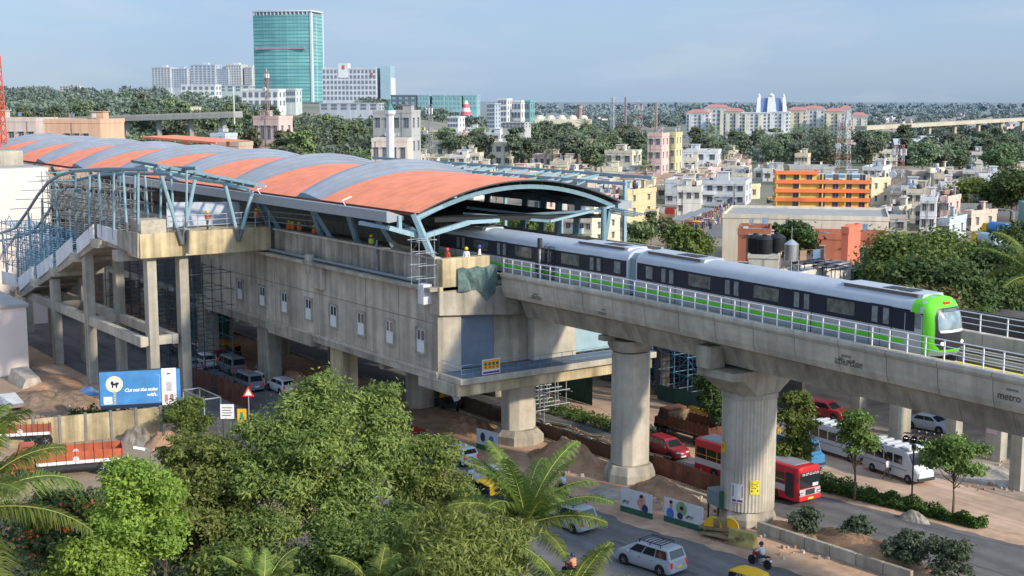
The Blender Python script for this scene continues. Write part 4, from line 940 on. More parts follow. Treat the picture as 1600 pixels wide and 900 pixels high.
# ---- trucks
def truck(label, loc, rz, bc, white=True, Lb=5.6, cab=True, rot_wood=True):
    V = thing('truck', label, 'truck', loc, rz); BC = mat('truck_%d' % int(bc[0]*1000), bc, .6, .2, 1.4, stain=.25, streak=.2)
    MB().box(-Lb/2,-1.1,.75,Lb/2+(2 if cab else .2),1.1,.95).build('chassis', DARK, V)
    MB().box(-Lb/2,-1.2,1.0,Lb/2,1.2,1.12).build('load_bed', WOOD, V)
    for s in (-1, 1):
        MB().box(-Lb/2,s*1.2-.04,1.12,Lb/2,s*1.2+.04,2.0).build('side_board', BC, V)
        q = MB()
        for k in range(10): x = -Lb/2+.08+k*(Lb-.16)/9; q.box(x-.022,s*1.2-.06,1.0,x+.022,s*1.2+.06,2.18)
        q.build('side_stake', DARK if white else BC, V)
        if white:
            MB().box(-Lb/2,s*1.2-.055,1.06,Lb/2,s*1.2+.055,1.30).build('white_stripe', WHITEM, V)
            MB().lathe([(.24,-.07),(.24,.07)], (.3,s*1.2,1.40), 18, axis='y').build('round_badge', mat('badge_grey', (.5,.52,.55), .6, .4, 9.), V)
        for x in (-Lb/2+1.5, -Lb/2+.35 if not cab else Lb/2+1.1): wheel(V, x, s*1.0, .5, .35)
        q = MB(); q.box(-Lb/2-.03,s*.95-.14,1.0,-Lb/2+.02,s*.95+.14,1.25); q.build('tail_light', YEL if white else LENSR, V)
    MB().box(-Lb/2-.04,-1.2,1.0,-Lb/2+.04,1.2,1.9).build('tailboard', BC, V); MB().box(Lb/2-.04,-1.2,1.0,Lb/2+.04,1.2,2.3).build('headboard', WOOD, V)
    if cab:
        c = MB(); c.loft([[(x,-1.1,.6),(x,-1.1,h),(x,1.1,h),(x,1.1,.6)] for x, h in ((Lb/2+.15,2.5),(Lb/2+1.2,2.55),(Lb/2+1.55,1.7),(Lb/2+1.95,1.55),(Lb/2+2.0,.7))]); c.build('cab', BC, V, bevel=.05)
        for s in (-1, 1): MB().box(Lb/2+.35,s*1.1-.02,1.55,Lb/2+1.15,s*1.1+.02,2.25).build('window', CARGL, V)
        q = MB(); q.loft([[(Lb/2+1.53,-.95,1.78),(Lb/2+1.53,.95,1.78),(Lb/2+1.26,.92,2.4),(Lb/2+1.26,-.92,2.4)],[(Lb/2+1.57,-.95,1.8),(Lb/2+1.57,.95,1.8),(Lb/2+1.3,.92,2.42),(Lb/2+1.3,-.92,2.42)]]); q.build('windscreen', CARGL, V)
    return V
x, y = G(148, 738); truck('orange and white open lorry parked beside the cream wall', (x-.6, y-.9, .006), -1.86, (.55,.13,.06), True, 6.4)
x, y = G(40, 704); truck('red open trailer parked at the left end of the cream wall', (x-2, y+.6, .006), -1.95, (.38,.11,.06), True, 4.2, False)
x, y = G(1078, 690); truck('rusty brown tipper lorry parked on the far earth road', (x+.6, y+.4, .02), PI, (.16,.06,.035), False, 5.0)
x, y = G(1262, 738); truck('bright blue lorry parked between the tree and the minibuses', (x-3., y-.2, .02), -.04, (.05,.22,.42), False, 4.2)
# ---- auto rickshaws
def rick(px, py, rz, label, gr=None):
    V = thing('auto_rickshaw', label, 'auto rickshaw', (*G(px, py), .012), rz)
    BK = mat('rickshaw_black', (.03,.035,.03), .5, .15, 2.)
    m = MB(); m.loft([[(x,-w_,z0),(x,-w_,z1),(x,w_,z1),(x,w_,z0)] for x, w_, z0, z1 in ((-1.25,.6,.35,.95),(-1.1,.65,.3,1.0),(-.1,.65,.28,.8),(.35,.6,.28,.55),(.8,.45,.3,.85),(1.2,.28,.35,1.0),(1.32,.2,.5,.9))]); m.build('body', BK, V, bevel=.04)
    m = MB(); m.loft([[(x,-w_,z-.1),(x,-w_*.9,z),(x,w_*.9,z),(x,w_,z-.1)] for x, w_, z in ((-1.22,.6,1.5),(-1.1,.66,1.68),(-.3,.68,1.75),(.6,.64,1.70),(.95,.55,1.58))]); m.build('canopy', YEL, V, smooth=40)
    m = MB(); m.loft([[(-1.26,-.62,.95),(-1.26,.62,.95),(-1.2,.6,1.55),(-1.2,-.6,1.55)],[(-1.2,-.62,.95),(-1.2,.62,.95),(-1.14,.6,1.55),(-1.14,-.6,1.55)]]); m.build('rear_panel', YEL, V)
    MB().box(-1.28,-.2,1.15,-1.22,.2,1.42).build('rear_window', CARGL, V)
    for s in (-1, 1):
        q = MB(); q.bar((-1.15,s*.62,.95),(-1.12,s*.63,1.6),.06); q.bar((-.05,s*.65,.8),(-.1,s*.65,1.65),.05); q.bar((1.0,s*.42,.9),(.85,s*.55,1.6),.05); q.build('pillar', BK, V)
        MB().lathe([(.06,0),(.06,.04)], (1.27,s*.16,.82), 10, axis='x').build('headlight', LENSW, V); wheel(V, -.8, s*.56, .22, .12)
    wheel(V, 1.05, 0.0, .22, .1)
    q = MB(); q.loft([[(1.08,-.36,.98),(1.08,.36,.98),(.92,.5,1.56),(.92,-.5,1.56)],[(1.1,-.36,1.0),(1.1,.36,1.0),(.94,.5,1.58),(.94,-.5,1.58)]]); q.build('windscreen', CARGL, V)
    MB().box(-.9,-.55,.55,-.3,.55,.8).build('seat', DARK, V)
    return V
rick(1166, 934, PI+.12, 'yellow roofed auto rickshaw nearest the motorcyclist')
rick(762, 786, PI, 'yellow roofed auto rickshaw behind the palm fronds')
rick(705, 640, 0, 'yellow auto rickshaw waiting beside the wall under the balcony')
rick(682, 632, 0, 'yellow auto rickshaw in deep shade behind another one')
for k, (px, py) in enumerate(((345,556),(362,561))): rick(px, py, .4*k, ('yellow auto rickshaw parked right against the green hut under the station','yellow auto rickshaw between the green hut and the tall grey people carrier')[k])
bt_ = thing('parked_motorcycles', '', 'x') if 0 else None
# ================================================================ PEOPLE
def skinbody(name, joints, edges, rad):
    me = bpy.data.meshes.new(name); me.from_pydata(joints, edges, []); o = bpy.data.objects.new(name, me); col.objects.link(o)
    md = o.modifiers.new('s', 'SKIN'); md.use_smooth_shade = True
    for i, v in enumerate(me.skin_vertices[0].data): v.radius = (rad[i], rad[i]); v.use_root = (i == 0)
    o.modifiers.new('u', 'SUBSURF').levels = 1
    dg = bpy.context.evaluated_depsgraph_get(); dg.update()
    r = bpy.data.meshes.new_from_object(o.evaluated_get(dg)); bpy.data.objects.remove(o); bpy.data.meshes.remove(me); return r
def fingers(J, E, R_, hand, d, side_):
    h = Vector(J[hand]); d = Vector(d).normalized(); a = d.cross(Vector((0, 1, 0)) if abs(d.y) < .9 else Vector((1, 0, 0))).normalized()
    for k, (o_, l) in enumerate(((-.03,.065),(-.01,.075),(.01,.07),(.03,.055))):
        i = len(J); J.append(tuple(h+a*o_+d*.03)); J.append(tuple(h+a*o_+d*(.03+l))); E += [(hand, i), (i, i+1)]; R_ += [.010, .008]
    i = len(J); J.append(tuple(h-a*.045+d*.02)); E.append((hand, i)); R_.append(.01)
BODY = {}
def bodymesh(pose):
    if pose in BODY: return BODY[pose]
    if pose == 'stand':
        J = [(0,0,.93),(0,0,1.12),(0,0,1.38),(.01,0,1.50),(.02,0,1.60),(.02,0,1.70),(.115,0,1.60),(0,.19,1.40),(.02,.25,1.14),(.1,.25,.92),(0,-.19,1.40),(.02,-.25,1.14),(.1,-.25,.92),(0,.1,.88),(.02,.11,.48),(-.01,.11,.08),(.13,.12,.03),(0,-.1,.88),(.02,-.11,.48),(-.01,-.11,.08),(.13,-.12,.03)]
        hd = ((9,(.3,0,-1)),(12,(.3,0,-1)))
    elif pose == 'walk':
        J = [(0,0,.92),(0,0,1.12),(.02,0,1.38),(.03,0,1.50),(.05,0,1.60),(.05,0,1.70),(.145,0,1.60),(.02,.19,1.40),(-.09,.25,1.15),(-.02,.25,.95),(.02,-.19,1.40),(.12,-.25,1.15),(.26,-.23,1.0),(0,.1,.87),(.2,.1,.5),(.26,.1,.1),(.39,.1,.06),(0,-.1,.87),(-.08,-.1,.48),(-.32,-.1,.13),(-.2,-.1,.04)]
        hd = ((9,(.3,0,-1)),(12,(.6,0,-.8)))
    else:    # ride: hips at .78, legs forward, arms to the bars
        J = [(0,0,.80),(.03,0,1.0),(.10,0,1.26),(.13,0,1.38),(.16,0,1.47),(.15,0,1.57),(.25,0,1.46),(.1,.19,1.27),(.28,.27,1.08),(.52,.27,1.03),(.1,-.19,1.27),(.28,-.27,1.08),(.52,-.27,1.03),(.05,.12,.78),(.42,.17,.68),(.3,.16,.3),(.43,.17,.26),(.05,-.12,.78),(.42,-.17,.68),(.3,-.16,.3),(.43,-.17,.26)]
        hd = ((9,(1,0,-.2)),(12,(1,0,-.2)))
    E = [(0,1),(1,2),(2,3),(3,4),(4,5),(4,6),(2,7),(7,8),(8,9),(2,10),(10,11),(11,12),(0,13),(13,14),(14,15),(15,16),(0,17),(17,18),(18,19),(19,20)]
    R_ = [.15,.14,.155,.06,.10,.075,.022,.075,.05,.034,.075,.05,.034,.10,.07,.045,.04,.10,.07,.045,.04]
    for h, d in hd: fingers(J, E, R_, h, d, 1)
    BODY[pose] = (skinbody('person', J, E, R_), J); return BODY[pose]
SKIN = mat('skin_brown', (.24,.12,.07), .6, .08, 4.); HAIR = mat('hair_black', (.015,.013,.012), .7, .2, 5.)
def person(label, loc, rz, shirt, trousers, pose='stand', helmet=None, vest=None, group=None, bag=False):
    me, J = bodymesh(pose); me = me.copy()
    P = thing('person', label, 'person', loc, rz, group)
    ms = [SKIN, mat('cloth_%02d%02d%02d' % tuple(int(c*99) for c in shirt), shirt, .9, .1, 5.), mat('cloth_%02d%02d%02d' % tuple(int(c*99) for c in trousers), trousers, .9, .1, 5.), DARK]
    me.materials.clear()
    for m_ in ms: me.materials.append(m_)
    hips, neck = J[0], J[3]
    for p in me.polygons:
        c = p.center; i = 1
        dl = min((Vector(J[k])-c).length for k in (13,14,15,16,17,18,19,20)); du = min((Vector(J[k])-c).length for k in (1,2,7,8,10,11)); dh = min((Vector(J[k])-c).length for k in (9,12)+tuple(range(21, len(J))))
        if c.z > neck[2]-.02 and (Vector(J[4])-c).length < .3: i = 0
        elif dh < min(du, dl)*.9: i = 0
        elif dl < du or c.z < hips[2]-.02: i = 2
        if min((Vector(J[k])-c).length for k in (16, 20)) < .12 and i == 2: i = 3
        p.material_index = i
    b = bpy.data.objects.new('body', me); col.objects.link(b); b.parent = P
    h = Vector(J[5])
    if helmet:
        m = MB(); m.lathe([(.145,-.07),(.15,.0),(.13,.07),(.08,.12),(.01,.135)], (h.x-.0,h.y,h.z-.01), 14); m.lathe([(.165,-.07),(.165,-.05)], (h.x+.02,h.y,h.z-.01), 14); m.build('helmet', helmet, P, smooth=50)
    else:
        m = MB(); m.lathe([(.09,-.13),(.118,-.05),(.115,.02),(.08,.075),(.01,.09)], (h.x-.025,h.y,h.z-.01), 12); m.build('hair', HAIR, P, smooth=60)
    m = MB()
    for s in (-1, 1): m.lathe([(.014,0),(.002,.012)], (J[4][0]+.09,s*.036,J[4][2]+.03), 6, axis='x')
    m.build('eye', HAIR, P)
    if vest:
        m = MB(); t_ = Vector(J[2]); 
        m.loft([[(t_.x+a*.19-(.0 if z < .1 else 0)+(J[1][0]-J[2][0])*(-z/.3 if z < 0 else 0), b*.22, t_.z+z) for a, b in ((-1,-.7),(-.7,-1),(.7,-1),(1,-.7),(1,.7),(.7,1),(-.7,1),(-1,.7))] for z in (-.34,-.1,.05)], 0, False); m.build('safety_vest', vest, P)
    if bag:
        m = MB(); m.obox((.06,-.34,.78),(.3,.1,.3)); m.build('bag', DARK, P, bevel=.03)
    return P
def px_on(px, py, z): x, y = G(px, py, z); return (x, y, z)
person('man in a white shirt and grey trousers walking past the parked minibus', (*G(1386, 750), .02), .1+PI, (.75,.74,.72), (.13,.12,.10), 'walk', bag=True)
# motorcycles
def moto(label, loc, rz, red=True):
    V = thing('motorcycle', label, 'motorcycle', loc, rz); BM = mat('moto_black', (.02,.02,.023), .35, .1, 3., spec=.5)
    for x in (-.62, .66):
        W = MB().lathe([(.22,-.05),(.29,-.05),(.31,0),(.29,.05),(.22,.05)], (x,0,.31), 20, axis='y').build('wheel', BLACK, V, smooth=30); MB().lathe([(.2,-.02),(.03,-.05),(.03,.05),(.2,.02)], (x,0,.31), 12, axis='y').build('rim', RIM, W)
    MB().loft([[(x,-w_,a),(x,-w_,b),(x,w_,b),(x,w_,a)] for x, w_, a, b in ((-.1,.07,.7,.78),(.1,.14,.68,.95),(.3,.13,.7,.96),(.42,.06,.75,.9))]).build('fuel_tank', mat('moto_red', (.35,.02,.02), .3, .1, 3., spec=.5) if red else BM, V, smooth=50)
    MB().loft([[(x,-w_,a),(x,-w_,b),(x,w_,b),(x,w_,a)] for x, w_, a, b in ((-.85,.06,.82,.87),(-.6,.12,.74,.85),(-.1,.12,.68,.78),(.0,.08,.7,.76))]).build('seat', DARK, V)
    MB().box(-.2,-.12,.3,.28,.12,.62).build('engine', RIM, V, bevel=.04)
    q = MB(); q.bar((.66,.07,.31),(.42,.07,1.0),.05); q.bar((.66,-.07,.31),(.42,-.07,1.0),.05); q.bar((-.62,.08,.31),(-.1,.06,.4),.05); q.bar((.4,0,.9),(-.5,0,.7),.06); q.build('frame', BM, V)
    MB().tube([(.44,-.34,1.02),(.42,-.1,1.04),(.42,.1,1.04),(.44,.34,1.02)], .018, 6).build('handlebar', BM, V)
    MB().tube([(.1,-.14,.3),(-.4,-.16,.32),(-.85,-.17,.42)], .045, 8).build('exhaust', RIM, V, smooth=True)
    MB().lathe([(.09,0),(.09,.06)], (.55,0,.88), 12, axis='x').build('headlight', LENSW, V); MB().box(-.9,-.05,.72,-.86,.05,.8).build('tail_light', LENSR, V); MB().box(-.93,-.1,.55,-.9,.1,.66).build('number_plate', PLW, V)
    return V
x, y = G(1187, 886); moto('black and red motorcycle ridden along the near road', (x, y, .01), PI+.05)
person('motorcyclist in a pale shirt and dark helmet riding beside the yellow rickshaw', (x+.25, y, .01), PI+.05, (.62,.6,.55), (.06,.06,.07), 'ride', helmet=DARK)
x, y = G(893, 905); moto('dark motorcycle at the bottom edge of the near road', (x, y, .01), PI); person('motorcyclist in an orange shirt and navy helmet at the bottom edge', (x+.25, y, .01), PI, (.65,.25,.12), (.05,.05,.06), 'ride', helmet=mat('helmet_navy', (.02,.04,.12), .3, .1, 3.))
x, y = G(878, 772); moto('motorcycle between the palm and the dirt heap', (x, y, .01), PI-.1); person('motorcyclist in a light blue shirt riding behind the palm', (x+.25, y, .01), PI-.1, (.5,.56,.65), (.05,.05,.06), 'ride', helmet=DARK)
OV = mat('vest_orange', (.75,.13,.02), .8, .1, 5.); YV = mat('vest_lime', (.5,.65,.04), .8, .1, 5.); HY = mat('helmet_yellow', (.78,.5,.02), .4, .05, 3.); HR = mat('helmet_red', (.6,.06,.03), .4, .05, 3.); HP = mat('helmet_violet', (.12,.05,.4), .4, .05, 3.); HG = mat('helmet_green', (.03,.45,.2), .4, .05, 3.)
for lb, x, y, z, sh, tr_, hm, vs_ in (
    ('worker in an orange vest standing inside the landing corner strut',-119.8,48.9,16.76,(.5,.2,.1),(.08,.08,.1),HY,OV),
    ('worker in an orange vest further along the landing rails',-119.9,54.0,16.76,(.5,.2,.1),(.08,.08,.1),HY,OV),
    ('worker in orange by the first platform column',-117.6,56.3,15.6,(.5,.25,.1),(.1,.1,.12),HY,OV),
    ('worker in orange standing close behind another at the platform end',-116.6,56.2,15.6,(.45,.25,.1),(.1,.1,.12),HY,OV),
    ('third worker of the orange group on the platform',-115.6,56.4,15.6,(.6,.25,.15),(.1,.1,.12),HY,OV),
    ('worker in orange beyond the second platform column',-112.0,56.2,15.6,(.5,.2,.1),(.1,.1,.12),HY,OV),
    ('worker in an orange vest bending near the middle of the platform edge',-110.8,56.3,15.6,(.6,.3,.2),(.1,.1,.12),HY,OV),
    ('worker in a lime vest alone on the platform edge',-101.2,56.2,15.6,(.5,.55,.2),(.1,.1,.12),HY,YV),
    ('worker in red beside the corner scaffolding',-89.2,56.4,15.5,(.5,.07,.04),(.1,.1,.12),HR,None),
    ('worker in white with a yellow helmet at the platform corner',-88.9,58.0,15.5,(.75,.75,.75),(.1,.1,.12),HY,None),
    ('worker in white with a violet helmet at the platform corner',-88.8,59.2,15.6,(.75,.75,.78),(.1,.1,.12),HP,None)):
    person(lb, (x, y, z), rnd.uniform(-2.5, -.5), sh, tr_, 'stand', hm, vs_)
# ================================================================ TREES
def quadmesh(name, V4, tint, m):
    n = len(V4); me = bpy.data.meshes.new(name)
    me.vertices.add(n*4); me.vertices.foreach_set('co', V4.reshape(-1).astype(np.float32))
    me.loops.add(n*4); me.loops.foreach_set('vertex_index', np.arange(n*4, dtype=np.int32))
    me.polygons.add(n); me.polygons.foreach_set('loop_start', np.arange(0, n*4, 4, dtype=np.int32)); me.polygons.foreach_set('loop_total', np.full(n, 4, dtype=np.int32))
    a = me.attributes.new('tint', 'FLOAT', 'FACE'); a.data.foreach_set('value', np.clip(tint, 0, 1).astype(np.float32))
    me.materials.append(m); me.update(calc_edges=True); return me
def nrm(a): return a/np.maximum(np.linalg.norm(a, axis=1, keepdims=True), 1e-6)
def leafquads(P, N_, L_, W_, rg):
    A = nrm(np.cross(N_, rg.normal(size=N_.shape))); B = np.cross(nrm(N_), A)
    s = rg.uniform(.7, 1.3, (len(P), 1)); A = A*L_*.5*s; B = B*W_*.5*s
    return np.stack([P-A, P+B, P+A, P-B], 1)
def crown(name, lobes, n, L_, W_, m, seed=0, clump=.34, fill=.25, nk=16, droop=0.):
    rg = np.random.default_rng(seed); w8 = np.array([l[3]*l[4]+l[4]*l[5]+l[3]*l[5] for l in lobes]); w8 = w8/w8.sum(); Vs, Ts = [], []
    for l, w_ in zip(lobes, w8):
        c = np.array(l[:3]); r = np.array(l[3:6]); k = max(5, int(nk*w_*len(lobes)))
        d = nrm(rg.normal(size=(k, 3))); d[:, 2] = d[:, 2]*.9+.12; d = nrm(d)
        cc = c+d*r*rg.uniform(.55, 1.02, (k, 1)); ct = rg.uniform(0, 1, k)
        m_ = int(n*w_); j = rg.integers(0, k, m_)
        P = cc[j]+rg.normal(size=(m_, 3))*(r*clump)*rg.uniform(.5, 1.1, (m_, 1))*np.array([1, 1, .7])
        inn = rg.random(m_) < fill; P[inn] = c+nrm(rg.normal(size=(inn.sum(), 3)))*r*rg.uniform(.3, .9, (inn.sum(), 1))
        N_ = nrm((P-c)/r)*.7+np.array([0, 0, .55])+rg.normal(size=(m_, 3))*.55
        if droop: N_[:, 2] *= 1-droop
        Vs.append(leafquads(P, N_, L_, W_, rg)); Ts.append(ct[j]*.65+rg.random(m_)*.35)
    return quadmesh(name, np.concatenate(Vs), np.concatenate(Ts), m)
def mobj(name, me, parent=None):
    o = bpy.data.objects.new(name, me); col.objects.link(o)
    if parent: o.parent = parent
    return o
def lobeset(R_, H_, zc, k, seed, flat=.75):
    rr = random.Random(seed); out = [(0, 0, zc-.05*H_, R_*.5, R_*.5, H_*.38)]
    for i in range(k):
        a = 2*PI*i/k+rr.uniform(-.4, .4); q = rr.uniform(.35, .68)*R_; z = zc+rr.uniform(-.35, .42)*H_; s = rr.uniform(.24, .46)*R_
        out.append((q*math.cos(a), q*math.sin(a), z, s, s, s*flat))
    for i in range(k//3): a = rr.uniform(0, 6.28); q = R_*.25; s = R_*.36; out.append((q*math.cos(a), q*math.sin(a), zc+H_*.42, s, s, s*.7))
    return out
def trunkmesh(h, r, lobes, seed=0, stems=1):
    rr = random.Random(seed); m = MB()
    for s in range(stems):
        ox, oy = (0, 0) if stems == 1 else (rr.uniform(-.6, .6), rr.uniform(-.6, .6))
        top = (ox*2+rr.uniform(-.3, .3), oy*2+rr.uniform(-.3, .3), h)
        m.tube([(ox, oy, -.3), (ox*1.3+.1*r, oy*1.3, h*.4), top], [r*1.25, r*.9, r*.6], 8)
        for l in lobes[s::stems]:
            a = Vector((ox*1.5, oy*1.5, h*rr.uniform(.55, .95))); b = Vector(l[:3]); mid = a.lerp(b, .5)+Vector((0, 0, -.12*(b-a).length))
            m.tube([a, mid, b], [r*.5, r*.3, r*.1], 5)
    return m.mesh('trunk', BARK, 50)
GR = {}
LM = dict(
 olive=leafmat('leaf_olive', (.07,.115,.025), (.33,.39,.10), .34),
 bright=leafmat('leaf_bright', (.11,.18,.025), (.33,.42,.07), .32),
 dark=leafmat('leaf_dark', (.03,.06,.018), (.10,.15,.04), .2),
 mid=leafmat('leaf_mid', (.055,.10,.022), (.21,.28,.065), .28),
 yel=leafmat('leaf_yellowgreen', (.085,.13,.028), (.29,.34,.08), .3),
 rust=leafmat('leaf_rusty', (.06,.065,.02), (.20,.17,.06), .22))
def herotree(label, px, py, t, R_, H_, zc, n, L_, W_, lm, seed, name='tree', k=11, th=None, stems=1, droop=0., clump=.34, nk=16, tr=.28, z=None):
    p = AT(px, py, t); T = thing(name, label, 'tree' if name != 'shrub' else 'shrub', (p.x, p.y, 0))
    lb = lobeset(R_, H_, zc, k, seed)
    mobj('crown', crown('crown', lb, n, L_, W_, LM[lm], seed, droop=droop, clump=clump, nk=nk), T); mobj('trunk', trunkmesh(th or zc*.7, tr, lb[1:], seed, stems), T)
    return T
def pxtree(label, base, spots, n, L_, W_, lm, seed, stems=1, tr=.3, name='tree', clump=.27, droop=0.):
    bx_, by_ = base; T = thing(name, label, 'tree', (bx_, by_, 0)); rr = random.Random(seed); lb = []
    for px, py, t, r in spots:
        p = AT(px, py, t); c = (p.x-bx_, p.y-by_, p.z); lb.append((*c, r*.8, r*.8, r*.62))
        for k in range(3):
            q = Vector((rr.gauss(0, 1), rr.gauss(0, 1), rr.gauss(0, .7))).normalized()*r*.8; s = r*rr.uniform(.35, .6); lb.append((c[0]+q.x, c[1]+q.y, c[2]+q.z, s, s, s*.75))
    mobj('crown', crown('crown', lb, n, L_, W_, LM[lm], seed, nk=20, clump=clump, droop=droop), T); zc = sum(l[2] for l in lb)/len(lb); mobj('trunk', trunkmesh(zc*.75, tr, lb[::2], seed, stems), T); return T
p = AT(505, 700, 75)
pxtree('large spreading olive green tree filling the middle foreground', (p.x, p.y), ((478,646,75,2.33),(540,640,76,1.77),(590,656,77,1.95),(425,684,74,1.86),(510,702,74,2.51),(612,702,77,1.77),(390,734,73,1.67),(455,750,73,2.42),(555,764,74,2.42),(640,750,78,1.49),(430,822,72,1.86),(520,834,72,2.14),(615,822,74,1.77),(580,724,75,1.86)), 88000, .27, .10, 'olive', 3)
p = AT(330, 770, 74)
pxtree('olive green tree lower and to the near side of the large spreading tree', (p.x, p.y), ((322,700,75,1.7),(290,742,74,1.5),(350,748,74,2.0),(385,765,74,1.5),(310,800,73,1.8),(365,820,73,1.9),(270,715,76,1.0)), 30000, .27, .10, 'olive', 5)
herotree('slim olive tree with open branches between the big tree and the palm', 672, 735, 79, 3.6, 5.6, 6.2, 17000, .27, .10, 'olive', 8, k=12, nk=22, clump=.25)
herotree('pale green drooping tree at the bottom beside the palm', 725, 900, 66, 4.2, 4.6, 5.6, 30000, .40, .085, 'yel', 13, k=11, droop=.7, nk=22)
herotree('dark green tree low in the gap under the big spreading tree', 560, 850, 70, 4.6, 5.0, 3.9, 30000, .27, .11, 'mid', 17, k=11, nk=22)
herotree('dark olive bush at the bottom beneath the olive tree', 385, 900, 66, 3.9, 4.0, 4.6, 14000, .32, .12, 'mid', 19, k=10, nk=20)
herotree('bright yellow green tree with several thin pale stems', 218, 800, 63, 3.0, 5.6, 9.3, 21000, .22, .10, 'bright', 23, k=17, stems=5, tr=.07, nk=26, clump=.24)
herotree('bright green leafy tree lowest at the bottom edge', 150, 895, 60, 3.1, 3.6, 7.3, 15000, .22, .10, 'bright', 29, k=13, stems=4, tr=.07, nk=22, clump=.25)
T_ = herotree('dark shrub dotted with red flowers beneath the palm frond', 92, 790, 68, 2.6, 3.6, 7.2, 12000, .3, .12, 'dark', 31, k=9, name='flowering_tree')
fl = leafmat('petal_red', (.5,.03,.01), (.7,.12,.02), .2)
mobj('flowers', crown('flowers', lobeset(2.7, 3.6, 7.1, 6, 33), 420, .2, .16, fl, 34, nk=9), T_)
T_ = herotree('dark flowering tree with scattered orange red blossom', 330, 800, 76, 3.4, 4.0, 4.4, 12000, .3, .12, 'dark', 37, k=9, name='flowering_tree')
mobj('flowers', crown('flowers', lobeset(3.3, 3.8, 4.6, 6, 39), 420, .2, .16, fl, 40, nk=9), T_)
# palms
PALM = leafmat('palm_leaf', (.06,.11,.02), (.22,.28,.055), .3); PALMY = mat('palm_rib', (.42,.40,.09), .7, .2, 3.)
def frondmesh(Lf, e0, bend, npair, lw, seed, ll=.9):
    rr = np.random.default_rng(seed); pts = []; p = np.zeros(3); e = e0; seg = 24
    for i in range(seg+1):
        pts.append(p.copy()); e -= bend/seg*(.35+1.3*i/seg); p = p+np.array([math.cos(e), 0, math.sin(e)])*Lf/seg
    pts = np.array(pts); rib = MB(); rib.tube([tuple(q) for q in pts], list(np.linspace(.04, .008, seg+1)), 5)
    Vs, Ts = [], []
    for i in range(npair):
        f = .12+.88*i/npair; x = f*seg; j = min(int(x), seg-1); q = pts[j]+(pts[j+1]-pts[j])*(x-j); d = pts[j+1]-pts[j]; d = d/np.linalg.norm(d)
        ln = ll*(math.sin(PI*min(1, .16+f*.80))**.7)*rr.uniform(.65, 1.12)
        for s in (-1, 1):
            sd_ = np.array([0, s, 0.])*1.0+d*.55+np.array([0, 0, rr.uniform(-.05, .3)]); sd_ = sd_/np.linalg.norm(sd_)
            m1 = q+sd_*ln*.55+np.array([0, 0, -.07*ln]); m2 = q+sd_*ln*.92+np.array([0, 0, -.42*ln]); w_ = d*lw
            Vs.append([q-w_, q+w_, m1+w_, m1-w_]); Vs.append([m1-w_, m1+w_, m2+w_*.25, m2-w_*.25]); tt = rr.uniform(.1, .9); Ts += [tt, tt*.9]
    return quadmesh('frond', np.array(Vs), np.array(Ts), PALM), rib.mesh('rib', PALMY)
def palm(label, loc, h, nfr, Lf, seed, npair=105, lw=.024, ll=1.1, lo=-.3, lean=(0, 0)):
    T = thing('coconut_palm', label, 'palm', loc); rr = random.Random(seed)
    MB().tube([(0,0,-.3),(lean[0]*.3,lean[1]*.3,h*.5),(lean[0],lean[1],h)], [.24,.17,.14], 10).build('trunk', mat('palm_bark', (.22,.19,.15), .9, .25, 5., bump=.4), T, smooth=40)
    for k in range(nfr):
        e0 = lo+(1.45-lo)*((k+.5)/nfr)**.8; a = k*2.39996+rr.uniform(-.2, .2)
        fm, rm = frondmesh(Lf*rr.uniform(.85, 1.1), e0, rr.uniform(.75, 1.35) if e0 > .3 else rr.uniform(.6, 1.), npair, lw, seed*50+k, ll)
        f = mobj('frond', fm, T); f.location = (lean[0], lean[1], h); f.rotation_euler = (rr.uniform(-.25, .25), 0, a); r_ = mobj('rib', rm, f)
    return T
p = AT(822, 828, 72); palm('coconut palm with long yellow ribbed fronds standing by the near road', (p.x, p.y, 0), p.z+.3, 20, 5.2, 4, lo=.1, ll=1.15)
p = AT(-62, 800, 58); palm('coconut palm reaching in at the edge with broad drooping fronds', (p.x, p.y, 0), p.z, 17, 6.2, 9, ll=1.5, lw=.032, npair=120)
p = AT(410, 938, 62); palm('coconut palm whose pale green spear leaves stick up beneath the olive tree', (p.x, p.y, 0), p.z, 11, 2.9, 12, lo=.6, ll=.7)
p = AT(585, 930, 64); palm('coconut palm with feathery tips just showing at the bottom middle', (p.x, p.y, 0), p.z, 10, 2.9, 15, lo=.5, ll=.7)
p = AT(885, 945, 66); palm('coconut palm with one frond curving over the near road', (p.x, p.y, 0), p.z, 9, 4.2, 18, lo=.2)
p = AT(1618, 432, 112); palm('coconut palm behind the viaduct railing at the edge', (p.x, p.y, 0), p.z, 14, 5.6, 21)
# trees by the far road and on the verge
herotree('small bushy tree directly beside the fluted pier in front of the blue lorry', 1243, 735, 100, 1.9, 5.6, 4.6, 12000, .3, .14, 'mid', 41, k=9, th=3)
herotree('dark tree on the far side of the fluted pier by the brown lorry', 1118, 690, 112, 2.2, 5.2, 4.4, 9000, .32, .14, 'dark', 43, k=8, th=3)
x, y = G(1332, 768); 
def kerbtree(label, px, py, R_, H_, zc, n, seed, lm='mid'):
    x, y = G(px, py); T = thing('kerb_tree', label, 'tree', (x, y, 0)); lb = lobeset(R_, H_, zc, 9, seed, .5)
    mobj('crown', crown('crown', lb, n, .27, .15, LM[lm], seed, nk=18), T); mobj('trunk', trunkmesh(zc*.75, .09, lb[1:], seed), T)
kerbtree('young round headed tree on the green verge in front of a minibus', 1335, 782, 2.0, 2.8, 5.0, 5500, 47)
kerbtree('flat topped young tree with a forked trunk at the end of the verge', 1489, 805, 2.5, 2.2, 4.2, 6000, 51)
